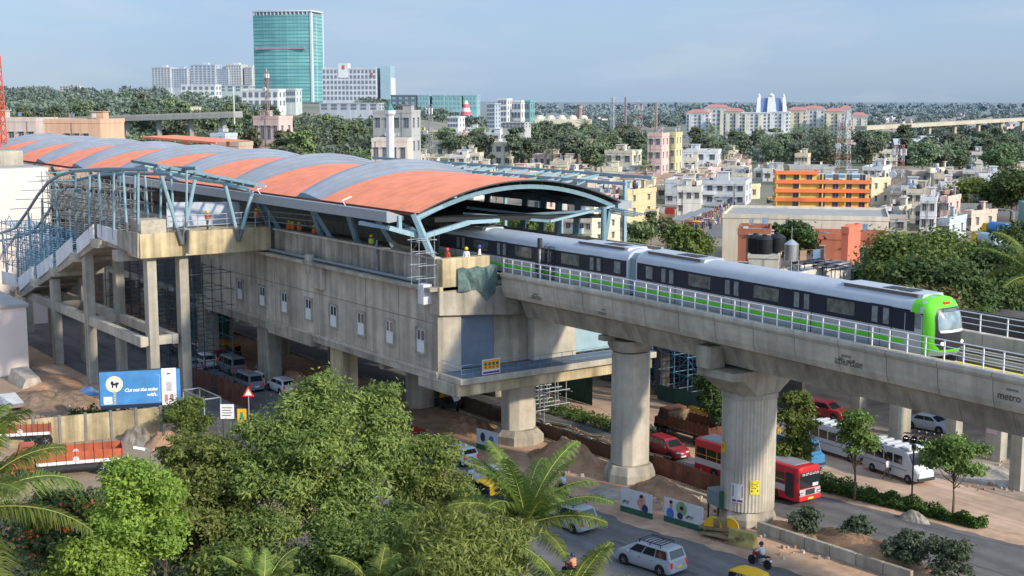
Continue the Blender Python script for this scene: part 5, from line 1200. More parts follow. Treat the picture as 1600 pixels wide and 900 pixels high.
for k, (px, py, R_, lb) in enumerate(((1256,836,1.3,'grey green bush closest to the foot of the fluted pier'),(1340,848,1.2,'upright grey green bush beyond the first earth heap'),(1412,890,1.7,'broad dark bush on the earth heap by the median wall'),(1482,905,1.7,'dark bush beside the far lane at the bottom corner'))):
    x, y = G(px, py); T = thing('bush', lb, 'bush', (x, y, 0)); l_ = lobeset(R_, R_*1.1, R_*.75, 7, 60+k)
    mobj('foliage', crown('foliage', l_, 3000, .26, .13, leafmat('leaf_grey', (.045,.07,.04), (.13,.17,.10), .2), 60+k), T); mobj('stem', trunkmesh(R_*.5, .05, l_[1:], k), T)
# big trees behind the viaduct
for k, (px, py, t, R_, zt, n, lm, lb) in enumerate((
  (1425,362,140,7.2,15.2,22000,'mid','broad rounded green tree behind the leading train car'),(1360,405,150,5.0,11.5,12000,'dark','dark tree tucked between the rooftops and the broad rounded tree'),
  (1490,400,132,6.2,13.4,16000,'dark','dark bushy tree behind the green train front'),(1555,385,140,6.5,14.0,16000,'dark','dark tree behind the far viaduct railing'),(1610,372,165,7.,14.5,13000,'dark','dark tree at the edge behind the palm fronds'),(1440,430,125,5.4,11.6,13000,'rust','low rusty green tree close behind the train roof'),
  (1075,362,230,5.0,7.4,5000,'mid','rounded tree below the market street'),(1243,348,215,4.6,9.6,7000,'dark','dark round tree between the two terracotta houses'),(822,330,210,5.5,11.,5000,'mid','green tree seen under the end of the station roof'),
  (1525,288,330,8.2,8.8,7000,'yel','pale green spreading tree beside the town road'),(1583,280,320,9.,12.,7000,'dark','tall dark tree by the light poles'))):
    p = AT(px, py, t); zc = zt*.62; T = thing('tree', lb, 'tree', (p.x, p.y, 0)); lbs = lobeset(R_, zt*.62, zc, 11, 80+k)
    mobj('crown', crown('crown', lbs, n, .25+t*.0016, .13+t*.001, LM[lm], 80+k, nk=22), T); mobj('trunk', trunkmesh(zc*.7, .3, lbs[1:], k), T)
# belt trees: prototypes copied
def farmat(nm, c1, c2, t): return leafmat('leaf_far_%s_%d' % (nm, t), hz(tuple(q*1.7 for q in c1), t*.75+60), hz(tuple(q*2.25 for q in c2), t*.75+60), .18, .28)  # far leaf colours carry the painted distance haze too
PRO = {}
def proto(kind, tb, seed):
    k_ = (kind, tb, seed)
    if k_ in PRO: return PRO[k_]
    if kind == 'palm':
        m = farmat('palm', (.035,.06,.018), (.10,.13,.04), tb); Vs, Ts = [], []; rg = np.random.default_rng(seed)
        for k in range(16):
            fm, rm = frondmesh(5.2, -.3+1.7*((k+.5)/16), 1.3, 16, .09, k+seed, 1.1); v = np.zeros(len(fm.vertices)*3, dtype=np.float32); fm.vertices.foreach_get('co', v); v = v.reshape(-1, 3)
            a = k*2.4; c, s = math.cos(a), math.sin(a); v = np.stack([v[:, 0]*c-v[:, 1]*s, v[:, 0]*s+v[:, 1]*c, v[:, 2]+11], 1); Vs.append(v.reshape(-1, 4, 3)); Ts.append(rg.random(len(v)//4))
        cm = quadmesh('crown', np.concatenate(Vs), np.concatenate(Ts), m); tm = MB().tube([(0,0,-2),(.3,0,5),(0,0,11)], [.3,.2,.18], 6).mesh('trunk', BARK)
    else:
        R_, H_, zc = {'round': (5.2, 8.6, 7.2), 'wide': (7., 7.6, 7.), 'tall': (3.8, 11.5, 8.4)}[kind]
        c = {0: ((.022,.038,.010), (.066,.090,.022)), 1: ((.034,.052,.012), (.098,.122,.028)), 2: ((.030,.038,.012), (.08,.085,.026))}[seed % 3]
        lb = lobeset(R_, H_, zc, 10, seed); cm = crown('crown', lb, 2600, 1.0, .62, farmat('%d' % (seed % 3), *c, tb), seed, nk=18, clump=.3); tm = trunkmesh(zc*.7, .28, lb[1:4], seed)
        tm.transform(__import__('mathutils').Matrix.Identity(4))
    PRO[k_] = (cm, tm); return PRO[k_]
def ftree(px, t, s, kind, label, group, seed, dz=0.):
    tb = 350 if t < 480 else 650 if t < 850 else 1100 if t < 1500 else 1900
    p = AT(px, 200, t); z = terrain(p.x, p.y)
    T = thing('coconut_palm' if kind == 'palm' else 'tree', label, 'palm' if kind == 'palm' else 'tree', (p.x, p.y, z-dz), rnd.uniform(0, 6.28), group, s)
    cm, tm = proto(kind, tb, seed); mobj('crown', cm, T); mobj('trunk', tm, T)
BELTS = [  # px range, depth range, count, scale range, palms share, label, group
 (805,1010,540,820,75,(.85,1.25),.06,'dense dark tree in the belt behind the white walled houses'),
 (835,1000,470,560,12,(.8,1.1),.1,'tree at the front of the wood behind the pinkish houses'),
 (1085,1220,520,760,32,(.7,1.05),.2,'tree in the belt below the pale apartment blocks'),
 (1180,1420,540,800,54,(.7,1.05),.25,'tree in the belt behind the orange building'),
 (1395,1620,470,620,30,(.75,1.1),.1,'tall dark tree in the belt behind the long pink roofed building'),
 (1400,1620,640,1000,30,(.6,.9),.25,'tree in the far belt below the distant viaduct'),
 (190,480,430,560,46,(.85,1.25),.08,'tree in the belt close behind the station roof'),
 (-20,200,600,900,20,(.9,1.3),.05,'tree on the slope behind the peach coloured building'),
 (195,420,640,820,44,(1.0,1.5),.03,'big tree on the rise below the pale apartment towers'),
 (390,640,560,800,48,(.8,1.15),.06,'tree in the belt below the green glass tower'),
 (600,770,520,760,22,(.75,1.05),.2,'tree among the houses around the white minaret')]
for b0, b1, t0, t1, n, sr, ps, lb in BELTS:
    for i in range(int(n*.62)):
        k = 'palm' if rnd.random() < ps else rnd.choice(['round','round','wide','tall'])
        ftree(rnd.uniform(b0, b1), rnd.uniform(t0, t1), rnd.uniform(*sr)*1.08, k, lb if k != 'palm' else lb.replace('tree', 'palm tree').replace('dense dark ', '').replace('tall dark ', '').replace('big ', ''), 'trees: '+lb, rnd.randint(0, 5))
for px, t, s, k, lb in ((565,430,.95,'palm','palm beside the pinkish house with green netting'),(858,500,.8,'palm','palm in front of the pinkish low house'),(1018,480,1.0,'palm','palm standing before the narrow pink house'),(940,410,.9,'palm','ragged palm beside the cream house'),(1010,415,.75,'palm','palm growing between the pale long houses'),
   (945,395,.6,'round','round tree at the corner of the cream house'),(540,460,.8,'tall','slim tree beside the gabled cream house'),(445,430,.8,'round','round tree just above the station roof crest'),(500,440,.75,'wide','broad bush behind the station crest'),(720,360,.6,'wide','low bushes behind the blue roof frame'),(775,372,.65,'round','bushy tree in front of the cream school'),(880,330,.6,'round','bush beneath the station roof arch'),(1045,252,.55,'round','small round tree by the near end of the market street'),(1000,240,.6,'wide','spreading low tree in the plot beside the yellow cream house'),(1020,262,.5,'tall','slim tree at the corner of the yellow cream house')):
    ftree(px, t, s, k, lb, None, rnd.randint(0, 5))
# far woods that read as one mass
def wood(name, px0, px1, t, h0, h1, n, sc_, seed):
    rg = np.random.default_rng(seed); P = []
    k = int((px1-px0)/4)
    for i in range(k):
        px = rg.uniform(px0, px1); tt = t*rg.uniform(.9, 1.25); q = AT(px, 170, tt); z = terrain(q.x, q.y); r = rg.uniform(5, 11); h = rg.uniform(h0, h1); m_ = n//k
        d = nrm(rg.normal(size=(m_, 3))); P.append(np.array([q.x, q.y, z+h*.55])+d*np.array([r, r, h*.5])*rg.uniform(.6, 1.05, (m_, 1)))
    P = np.concatenate(P); N_ = rg.normal(size=P.shape)+np.array([0, 0, .6]); V4 = leafquads(P, N_, sc_*1.25, sc_*.95, rg)
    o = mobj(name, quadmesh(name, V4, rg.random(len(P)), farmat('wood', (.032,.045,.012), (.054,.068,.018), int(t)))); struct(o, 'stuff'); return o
wood('woodland', -40, 420, 900, 9, 14, 26000, 2.0, 1); wood('woodland', 560, 1000, 1150, 6, 9, 14000, 2.0, 2); wood('woodland', 900, 1640, 1500, 6, 10, 22000, 2.4, 3)
wood('woodland', 780, 1640, 2300, 6, 11, 20000, 3., 4); wood('woodland', 1060, 1330, 1700, 14, 22, 8000, 2.6, 5); wood('woodland', 900, 1060, 1900, 9, 17, 4000, 2.6, 9); wood('woodland', 780, 1640, 3300, 10, 17, 26000, 5., 6)
wood('woodland', 790, 1020, 640, 6, 10, 15000, 1.4, 11); wood('woodland', 1090, 1420, 660, 5, 8, 14000, 1.4, 12); wood('woodland', 1400, 1640, 640, 4, 7, 9000, 1.4, 14); wood('woodland', 180, 640, 640, 7, 12, 22000, 1.4, 13)
wood('woodland', 1380, 1640, 1000, 4, 7, 9000, 1.8, 7); wood('woodland', -60, 260, 1300, 12, 18, 12000, 2.4, 8)
# ================================================================ TOWN
RA = math.atan2(RGT.y, RGT.x); RND = random.Random(5)
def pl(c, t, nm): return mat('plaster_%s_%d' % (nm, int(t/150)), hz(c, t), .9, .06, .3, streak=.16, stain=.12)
WHT, CRM, PNK, PCH, GRY, YLW, TAN, LBL = (.74,.735,.71), (.74,.65,.47), (.72,.49,.41), (.68,.42,.26), (.42,.41,.38), (.72,.58,.27), (.48,.36,.26), (.5,.58,.66)
CN = {WHT:'white', CRM:'cream', PNK:'pink', PCH:'peach', GRY:'grey', YLW:'yellow', TAN:'tan', LBL:'blue'}
WM = {}
def winmesh(w_, h_, t, shade=True, door=False):
    k = (round(w_, 1), round(h_, 1), int(t/200), shade)
    if k not in WM:
        w_, h_ = k[0], k[1]; m = MB(); m.box(-w_/2, -.05, 0, w_/2, .1, h_, 0); f = .09
        for a in ((-w_/2-f,-f,w_/2+f,0),(-w_/2-f,h_,w_/2+f,h_+f),(-w_/2-f,0,-w_/2,h_),(w_/2,0,w_/2+f,h_),(-.03,0,.03,h_)): m.box(a[0], -.09, a[1], a[2], .1, a[3], 1)
        if shade: m.box(-w_/2-.25, -.55, h_+.12, w_/2+.25, .1, h_+.2, 1)
        WM[k] = m.mesh('window', [mat('far_pane_%d' % int(t/200), hz((.045,.05,.055), t), .3, .4, .5, spec=.5), mat('far_frame_%d' % int(t/200), hz((.45,.42,.38), t), .8, .1, 1.)])
    return WM[k]
def frame(px0, px1, pb, d, yaw, t=None):
    if t is None: t = CAMZ/-ray((px0+px1)/2, pb)[2]
    k = 1.0 if t < 400 else 1.
    W_ = (px1-px0)/FPX*t; yr = abs(math.radians(yaw)); w_ = max(W_*.25, (W_-d*math.sin(yr))/math.cos(yr))
    back = (d*math.cos(yr)+w_*math.sin(yr))/2
    p = AT((px0+px1)/2, pb, t); g = Vector((p.x, p.y, 0)); dirv = Vector((g.x, g.y, 0)).normalized(); c = g+dirv*back
    return c, w_, t
def bld(label, px0, px1, pb, pt, c, fl=2, nx=4, d=10, yaw=-20, t=None, tank=0, name='building', cat='building', gable=None, head=True, ny=2, win=True, shade=True, balc=False, wc=None, ground=True, roofc=None, para=.8, ww=.5, wh=.42, z0=None):
    C, w_, t = frame(px0, px1, pb, d, yaw, t); z = terrain(C.x, C.y) if z0 is None else z0
    zt = AT((px0+px1)/2, pt, t).z; h = max(2.4, zt-z-para if not gable else (zt-z)*.72)
    T = thing(name, label, cat, (C.x, C.y, z), RA+math.radians(yaw)); pm = pl(c, t, CN.get(c, 'c%d' % int(sum(c)*1000)))
    hw, hd = w_/2, d/2
    MB().box(-hw, -hd, -3, hw, hd, h).build('wall', pm, T)
    fh = h/fl
    if gable:
        m = MB(); m.prism([(-hd-.5, h-.05), (0, zt-z), (hd+.5, h-.05), (hd+.5, h+.15), (0, zt-z+.22), (-hd-.5, h+.15)], -hw-.4, hw+.4, 'x'); m.build('roof', pl(roofc or TAN, t, 'roof%d' % int(sum(roofc or TAN)*1000)), T)
        m = MB(); m.prism([(-hd, h-.04), (0, zt-z), (hd, h-.04)], -hw, hw, 'x'); m.build('gable', pm, T)
    else:
        m = MB()
        for a in ((-hw-.1,-hd-.1,hw+.1,-hd+.12),(-hw-.1,hd-.12,hw+.1,hd+.1),(-hw-.1,-hd+.12,-hw+.12,hd-.12),(hw-.12,-hd+.12,hw+.1,hd-.12)): m.box(a[0], a[1], h-.25, a[2], a[3], h+para)
        m.build('parapet', pm, T)
        MB().box(-hw+.13, -hd+.13, h, hw-.13, hd-.13, h+.06).build('roof', pl(roofc or (.36,.34,.31), t, 'rf%d' % int(sum(roofc or (1,0,0))*100)), T)
        if head:
            sx_ = RND.uniform(-.5, .3)*w_; sw = min(3.2, w_*.35); sy = RND.uniform(0, .3)*d; MB().box(sx_, sy-sw/2, h+.06, sx_+sw, sy+sw/2, h+2.5).build('stair_head', pm, T); MB().box(sx_-.3, sy-sw/2-.3, h+2.5, sx_+sw+.3, sy+sw/2+.3, h+2.65).build('stair_head_roof', pm, T)
    if fl > 1 and not gable:
        for k in range(1, fl): MB().box(-hw-.07, -hd-.07, k*fh-.1, hw+.07, hd+.07, k*fh+.08).build('floor_band', pm if not wc else pl(wc, t, 'band%d' % int(sum(wc)*100)), T)
    if win:
        wm = winmesh(min(1.9, max(.8, w_/nx*ww)), fh*wh, t, shade)
        for k in range(fl):
            for i in range(nx):
                if RND.random() < .08: continue
                o = mobj('window', wm, T); o.location = (-hw+w_*(i+.5)/nx, -hd, k*fh+fh*.34)
            if abs(yaw) > 8:
                for i in range(ny):
                    o = mobj('window', wm, T); s = 1 if yaw < 0 else -1; o.location = (s*hw, -hd+d*(i+.5)/ny, k*fh+fh*.34); o.rotation_euler = (0, 0, s*PI/2)
    if fl > 1 and not gable and win and w_ > 5:
        bc = RND.choice([pm, pl((.55,.3,.2), t, 'bal1'), pl((.35,.45,.5), t, 'bal2'), pl(WHT, t, 'white')])
        for k in range(1, fl):
            if RND.random() < .55:
                bw = RND.uniform(.22, .5)*w_; bx = RND.choice([-hw, hw-bw, -bw/2]); q = MB(); q.box(bx,-hd-1.1,k*fh-.08,bx+bw,-hd-.08,k*fh+.06); q.box(bx,-hd-1.1,k*fh+.06,bx+bw,-hd-1.0,k*fh+.95); q.box(bx,-hd-1.0,k*fh+.06,bx+.1,-hd-.08,k*fh+.95); q.box(bx+bw-.1,-hd-1.0,k*fh+.06,bx+bw,-hd-.08,k*fh+.95); q.build('balcony', bc, T)
    if win and not gable:
        q = MB(); x_ = RND.uniform(-.4, .4)*w_; q.tube([(x_,-hd-.12,0),(x_,-hd-.12,h)], .07, 5); q.build('drainpipe', mat('pipe_far', (.2,.19,.18), .8, .1, 2.), T)
        q = MB()
        for i in range(RND.randint(2, 6)): s_ = RND.uniform(.3, 1.1); q.obox((RND.uniform(-.4,.4)*w_, RND.uniform(-.35,.35)*d, h+.06+s_*.35), (s_, s_*RND.uniform(.6,1.6), s_*.7), RND.uniform(0,3), RND.randint(0, 2))
        q.bar((-.4*w_, -.3*d, h+2.2), (.4*w_, .1*d, h+2.1), .03); q.bar((-.4*w_, -.3*d, h), (-.4*w_, -.3*d, h+2.2), .07); q.bar((.4*w_, .1*d, h), (.4*w_, .1*d, h+2.2), .07)
        for i in range(3): f = RND.uniform(.1, .9); q.obox((-.4*w_+.8*w_*f, -.3*d+.4*d*f, h+1.6), (.9, .04, 1.0), math.atan2(.4*d, .8*w_), RND.randint(0, 2))
        q.build('roof_clutter', [mat('clutter_a', (.3,.2,.14), .9, .3, 2.), mat('clutter_b', (.45,.45,.45), .9, .3, 2.), mat('clutter_c', (.12,.2,.32), .9, .3, 2.)], T)
    for k in range(tank):
        tl = Vector((RND.uniform(-.35, .35)*w_, RND.uniform(-.1, .35)*d, 0)); tl.rotate(T.rotation_euler); q = MB(); q.lathe([(.55,0),(.6,.1),(.6,.95),(.45,1.2),(.2,1.3),(.2,1.4)], (0,0,0), 12)
        for e in ((-.5,-.5),(.5,.5),(-.5,.5),(.5,-.5)): q.box(e[0]-.05,e[1]-.05,-.5,e[0]+.05,e[1]+.05,.02)
        tag(q.build('water_tank', mat('tank_black_%d' % int(t/200), hz((.02,.02,.022), t), .5, .2, 2.), loc=(C.x+tl.x, C.y+tl.y, z+h+.56), smooth=30), 'black water tank on the '+' '.join(label.split()[:11]), 'water tank', 'tanks: '+label[:60])
    return T, C, w_, h, t
B = bld
B('cream school building with three wide windows beside the station roof', 759,813,262,222, CRM,2,3,12,-18,tank=0,head=False)
B('white house with an outside stair behind the cream school', 737,792,244,207, WHT,3,4,10,-20,tank=1)
B('narrow pink tower house beside the white stair house', 717,737,240,208, PNK,3,1,7,-10)
B('white house with a long row of small windows behind the pink tower house', 712,753,224,199, WHT,2,6,9,-12,tank=2)
B('long low cream building with a turquoise roof room', 650,717,252,227, CRM,1,4,9,-10,tank=1)
B('yellow house with balconies above the long cream building', 648,692,230,206, YLW,2,5,8,-15,tank=1,wc=(.55,.25,.08))
B('pinkish house with small square windows behind the white minaret', 583,645,262,216, (.70,.58,.49),2,4,10,-6,head=False,t=400)
T_,C_,w_,h_,t_ = B('bare grey concrete house with open upper floor and green netting', 584,657,222,172, GRY,3,4,10,-15,t=470)
ng = MB(); ng.box(-w_/2-.4,-5.5,h_*.28,w_*.42,-5.4,h_*.62); ng.box(-w_/2-.5,-5.4,h_*.28,-w_/2-.4,4,h_*.66); ng.build('safety_net', mat('net_green', hz((.03,.26,.2), 300), .9, .3, 1.5), T_)
B('pale cream gable roofed house with two dormers', 476,532,238,207, CRM,2,3,12,-35,gable=True,roofc=(.5,.42,.3))
B('pink house carrying the slim mobile mast', 398,456,214,181, PNK,2,4,10,-20,t=470,tank=1)
B('small blue white house with a red roof near the station crest', 333,368,232,208, LBL,1,2,8,-15,t=400,head=False,roofc=(.4,.12,.08))
B('peach coloured building with a row of dark windows behind the roof', 82,186,226,186, PCH,2,6,14,-8,t=330,tank=0)
B('pale cream building with a lettered roof board at the edge', -20,80,224,184, (.60,.50,.42),2,6,14,-4,t=345)
B('low white shed roofed building behind the station crest', 340,392,232,222, TAN,1,2,8,-15,t=330,head=False,win=False)
# centre
B('brown unplastered tower house at the edge of the wood', 903,936,272,226, TAN,3,1,8,-15)
B('long low pinkish house below the dark wood', 832,880,264,241, PNK,1,4,10,-15)
B('cream white house with arched porch beside ragged palms', 943,1004,282,235, CRM,2,3,12,-22,tank=1)
B('narrow pink four storey house beside a palm', 1009,1047,262,208, PNK,4,2,10,-20,t=430)
B('cream four storey house behind the narrow pink house', 1043,1068,250,207, YLW,4,1,10,-20,t=450)
B('white two storey house with a roof terrace of low walls', 1031,1129,274,234, WHT,2,5,13,-14,tank=2)
B('long pink single storey house with five dark windows', 967,1079,300,273, (.52,.35,.25),1,5,10,-12,head=False,roofc=(.35,.16,.1))
B('long white building with a balustraded roof above the market', 1034,1180,322,282, (.58,.60,.61),2,8,16,-16,tank=1)
B('yellow cream three storey house with red lettering by the shops', 967,1025,362,296, (.60,.49,.26),3,3,12,-38,tank=1,head=True)
B('cream low house in front of the long white building', 1062,1112,318,298, CRM,1,3,8,-20,head=False)
B('cream house with tanks on a terrace beneath the roof arch', 880,972,388,338, CRM,3,4,12,-30,t=245)
B('grey roofed shed between the cream house and the pink house', 905,965,300,285, TAN,1,2,10,-20,head=False,win=False)
# right
T_,C_,w_,h_,t_ = B('white office block with blue painted top storey behind the orange building', 1266,1358,320,276, (.55,.58,.6),3,7,12,-8,t=400,tank=1)
B('tall white block next to the orange building', 1338,1398,322,260, WHT,4,3,14,-25,t=385,tank=1)
B('long grey sheet roofed shed behind the orange building', 1227,1304,285,260, GRY,1,4,14,-8,t=450,head=False)
B('white two storey house with three blue windows', 1398,1458,326,290, (.58,.59,.6),2,4,12,-16,tank=1)
B('long pinkish arcaded building in front of the dark tree belt', 1418,1586,296,268, (.55,.42,.34),1,11,10,-6,t=420,head=False,ww=.7,wh=.55)
B('pale house with a pinkish roof room beside the second lattice mast', 1421,1462,356,322, (.58,.5,.42),2,2,10,-25)
B('small white house with blue shutters near the long pinkish building', 1462,1500,318,286, WHT,2,2,9,-15,t=360)
B('low white roofed house beside the road to the tankers', 1455,1520,372,340, (.5,.55,.55),1,3,12,-35,t=275)
B('tan flat roofed house below the white two storey house', 1345,1425,362,335, (.52,.46,.38),1,3,12,-15,head=False,tank=2,t=290)
B('green walled house cut off at the edge behind the poles', 1592,1640,352,318, (.25,.45,.36),2,2,10,-10,t=300)
BG = B('big pale hall with blank walls and a long flat roof', 1112,1404,398,338, (.70,.62,.48),1,1,20,-14,t=232,win=False,head=False,para=.5)
B('terracotta house with a deep shaded veranda', 1145,1212,404,357, (.36,.13,.07),2,3,9,-12,t=205,ww=.8,wh=.6,head=False,roofc=(.5,.3,.2))
T_,C_,w_,h_,t_ = B('bright orange red house with two arched windows', 1308,1350,398,354, (.62,.17,.09),1,1,7,-30,t=208,win=False,head=False)
for i in (-1, 1):
    m = MB(); a = [(-.45,0),(.45,0),(.45,1.2)]+[(.45*math.cos(q), 1.2+.5*math.sin(q)) for q in np.linspace(.3, 2.84, 7)]+[(-.45,1.2)]
    m.prism([(x+i*.85, z+h_*.28) for x, z in a], -3.56, -3.4, 'y'); m.build('arched_window', GLASS, T_)
B('long low orange walled yard building beyond the arched house', 1264,1388,398,366, (.5,.16,.08),1,5,8,-14,t=222,head=False)
T_,C_,w_,h_,t_ = B('white roof block carrying three black tanks', 1163,1226,430,398, (.62,.57,.48),1,1,5,-14,t=136,win=False,head=False,para=.15)
tz = C_.copy()
for k, (px, dd) in enumerate(((1180,0.),(1194,-1.2),(1214,.4))):
    p = AT(px, 397, 136+2+dd); q = MB(); q.lathe([(.78,0),(.82,.15),(.82,1.4),(.86,1.45),(.82,1.5),(.6,1.75),(.25,1.85),(.25,1.95)], n=18)
    tag(q.build('water_tank', mat('tank_black', (.018,.019,.022), .45, .2, 2.), loc=(p.x, p.y, h_+.2), smooth=30), ('black tank standing behind the other two on the white roof block','middle black tank in front on the white roof block','black tank at the sunny end of the white roof block')[k], 'water tank')
p = AT(1236, 412, 133); SV = thing('steel_tank', 'silver steel water tank with a conical lid beside the black tanks', 'water tank', (p.x, p.y, p.z))
MB().lathe([(.05,2.45),(.3,2.3),(.72,1.95),(.72,.35),(.6,.25)], n=20).build('vessel', mat('stainless', (.6,.6,.58), .25, .08, 3., metal=.8), SV, smooth=30)
q = MB(); [q.bar((a*.5,b*.5,-6),(a*.5,b*.5,.4),.07) for a in (-1,1) for b in (-1,1)]; q.bar((0,0,2.4),(0,0,3.7),.04); q.build('stand', GALV, SV)
B('flat white roofed house with solar frames close behind the train', 1180,1345,470,428, (.6,.56,.5),2,6,14,-40,t=132,head=False,para=.3)
sr = MB()
for k in range(5):
    p = AT(1262+k*14, 408+k*3, 136); sr.obox((p.x, p.y, p.z), (1.0, 2.6, .08), -.4+.1*k); sr.bar((p.x-.4,p.y,p.z),(p.x-.4,p.y,p.z-3),.06); sr.bar((p.x+.4,p.y+1,p.z),(p.x+.4,p.y+1,p.z-3),.06); sr.bar((p.x-1,p.y-1,p.z-.2),(p.x+1,p.y+1.2,p.z+.35),.1)
tag(sr.build('solar_rack', mat('solar_dark', (.03,.035,.05), .3, .4, 2.)), 'jumble of dark solar panels and pale frames on the flat white roof', 'solar panels')
# orange building: four balcony floors
def orange():
    C, w_, t = frame(1205, 1357, 340, 9, -7, 345); T = thing('orange_building', 'yellow building with four bright orange balcony bands facing the market street', 'building', (C.x, C.y, 0), RA+math.radians(-7))
    hw, hd = w_/2, 4.5; zt = AT(1280, 271, t).z; fh = zt/4.3
    YW = pl((.90,.62,.12), t, 'ochre'); OR = mat('balcony_orange', hz((.85,.19,.03), t), .7, .06, .5)
    MB().box(-hw+.4,-hd+1.0,-2,hw-.4,hd,fh*3.35).build('wall', YW, T); MB().box(-hw+.4,-hd+1.0,fh*3.35,-hw+w_*.45,hd,fh*4.2).build('upper_wall', YW, T); MB().box(-hw+w_*.47,-hd+2.5,fh*3.35,hw-.6,hd,fh*4.1).build('upper_wall', pl(WHT, t, 'white'), T)
    for k in range(5):
        x1 = hw if k < 4 else -hw+w_*.45; z = fh*(k+.32)-fh*.05
        b = MB(); b.box(-hw,-hd,z-.25,x1,-hd+.15,z+.75); b.box(-hw,-hd+.15,z-.25,-hw+.15,hd,z+.75); b.box(x1-.15,-hd+.15,z-.25,x1,hd,z+.75); b.box(-hw+.15,-hd+.15,z-.25,x1-.15,-hd+1.0,z-.1); b.build('balcony', OR, T)
        if k < 4:
            for i in range(5): x = -hw+.5+(x1+hw-1)*i/4; MB().box(x-.15,-hd+.2,z+.6,x+.15,-hd+.5,z+fh).build('pillar', YW, T)
            wm = winmesh(1.4, 1.5, t, False)
            for i in range(7):
                if i in (0, 2) and k < 3: continue
                o = mobj('window', wm, T); o.location = (-hw+w_*(i+.6)/7.2, -hd+1.0, z+.65)
    o = MB(); o.box(-hw+w_*.5,-hd+2.2,fh*3.9,hw-1,-hd+2.4,fh*4.15); o.build('fascia_board', mat('board_blue', hz((.08,.3,.55), t), .6, .1, 1.), T)
orange()
# market street, awnings, crowd
def strip(pxs, z, nm, m): sheet(nm, [G(px, py, z) for px, py in pxs], z, m)
strip([(1100,372),(1140,372),(1155,330),(1178,300),(1160,285),(1140,300),(1118,335)], .02, 'road', mat('street_grey', (.15,.145,.14), .95, .2, .3))
AW = mat('awning_grey', hz((.24,.25,.25), 330), .8, .15, .6)
for k, (px, py, w_) in enumerate(((1063,352,20),(1082,345,20),(1100,338,18),(1116,328,18),(1130,318,16),(1141,308,14),(1152,298,12))):
    t = CAMZ/-ray(px, py+8)[2]; p = AT(px, py+8, t); S_ = thing('market_stall', 'market stall under a grey awning, number %s from the near end of the street' % ('one','two','three','four','five','six','seven')[k], 'stall', (p.x, p.y, 0), RA-.75)
    s = w_/FPX*t/2; q = MB(); q.prism([(-1.8,2.3),(1.6,3.1),(1.6,3.2),(-1.8,2.4)], -s*1.2, s*1.2, 'x'); q.build('awning', AW, S_); q = MB(); [q.box(a*s*1.1-.06,-1.7,0,a*s*1.1+.06,-1.58,2.4) for a in (-1, 1)]; q.build('pole', BARK, S_)
    MB().box(-s,-1.2,0,s,1,1.0).build('counter', mat('stall_goods', (.35,.14,.07), .9, .6, 3.), S_)
cw = MB(); PAL = [(.36,.12,.1),(.5,.5,.48),(.1,.13,.25),(.42,.27,.13),(.07,.07,.08),(.26,.16,.25),(.16,.27,.25)]
for i in range(130):
    f = RND.random(); px = 1098+f*62+RND.uniform(-16, 16); py = 358-f*56+RND.uniform(-6, 6); x, y = G(px, py); k = RND.randint(0, 6)
    cw.lathe([(.16,0),(.2,.8),(.24,1.3),(.1,1.45)], (x, y, 0), 6, k); cw.lathe([(.02,1.45),(.11,1.55),(.1,1.68),(.02,1.73)], (x, y, 0), 6, 4)
struct(cw.build('crowd', [mat('crowd_%d' % i, c, .9, .2, 2.) for i, c in enumerate(PAL)]), 'stuff')
for k, (px, py, rz, lb) in enumerate(((1090,357,.9,'yellow auto rickshaw at the near end of the market street'),(1205,318,.6,'yellow auto rickshaw beside the orange building corner'))):
    rick(px, py, rz, lb)
vehicle('car', 'pale car behind the rickshaw in the market street', 'car', (*G(1106, 351), .03), 1.0, SIL, 4.0, 1.65, 1.5, .9, .95, .97, .7, .4, .4, 2)
sb_ = thing('shop_signs', 'row of blue and white shop boards beside the yellow cream house', 'sign', (*G(1030, 355), 0), RA-.75)
for k, c in enumerate(((.1,.2,.5),(.65,.66,.68),(.5,.05,.05))): MB().box(-3.5+2.6*k,-.1,3.2,-1.1+2.6*k,.05,4.6).build('board', mat('shop_board_%d' % k, c, .6, .3, 1.5), sb_)
MB().box(-3.6,.06,0,4.4,.3,4.4).build('wall', CREAM, sb_)
# small houses filling the town
FC = [WHT, CRM, CRM, (.74,.6,.38), PNK, (.66,.60,.5), (.58,.48,.37), (.7,.66,.58)]
def scatter(n, px0, px1, t0, t1, label, group, smax=12, fl=2):
    for i in range(n):
        t = RND.uniform(t0, t1); px = RND.uniform(px0, px1); wpx = RND.uniform(6, smax)/t*FPX; p = AT(px, 200, t); z = terrain(p.x, p.y); hh = RND.choice([3.3, 3.6, 6.4, 6.8][:2*fl]); pb = 450-FPX*(lambda Z_: math.tan(math.atan2(Z_, t)+PITCH))(z-CAMZ); pt = 450-FPX*math.tan(math.atan2(z+hh+.9-CAMZ, t)+PITCH)
        B(label, px-wpx/2, px+wpx/2, pb, pt, RND.choice(FC), 2 if hh > 4 else 1, RND.randint(2, 4), RND.uniform(6, 10), RND.choice([-55, -20, -12, -35]), t, tank=RND.choice([0, 0, 1, 1, 2]) if t < 700 else 0, ny=2)
        o = [o for o in sc.objects if o.get('label') == label][-1] if False else None
_b = bld
def B(label, *a, **k):
    r = _b(label, *a, **k); return r
def grp(f, g):
    n0 = set(o.name for o in col.objects); f()
    for o in col.objects:
        if o.name not in n0 and o.parent is None and o.get('category') == 'building': o['group'] = g
grp(lambda: scatter(44, 835, 1110, 300, 490, 'small plastered flat roofed house in the crowded town centre', 0), 'houses in the crowded town centre')
grp(lambda: scatter(22, 1040, 1240, 370, 520, 'low plastered house beside the top of the market street', 0, 12, 1), 'houses at the top of the market street')
grp(lambda: scatter(26, 1345, 1600, 290, 450, 'small plastered house among the roofs beside the lattice masts', 0, 9), 'houses beside the lattice masts')
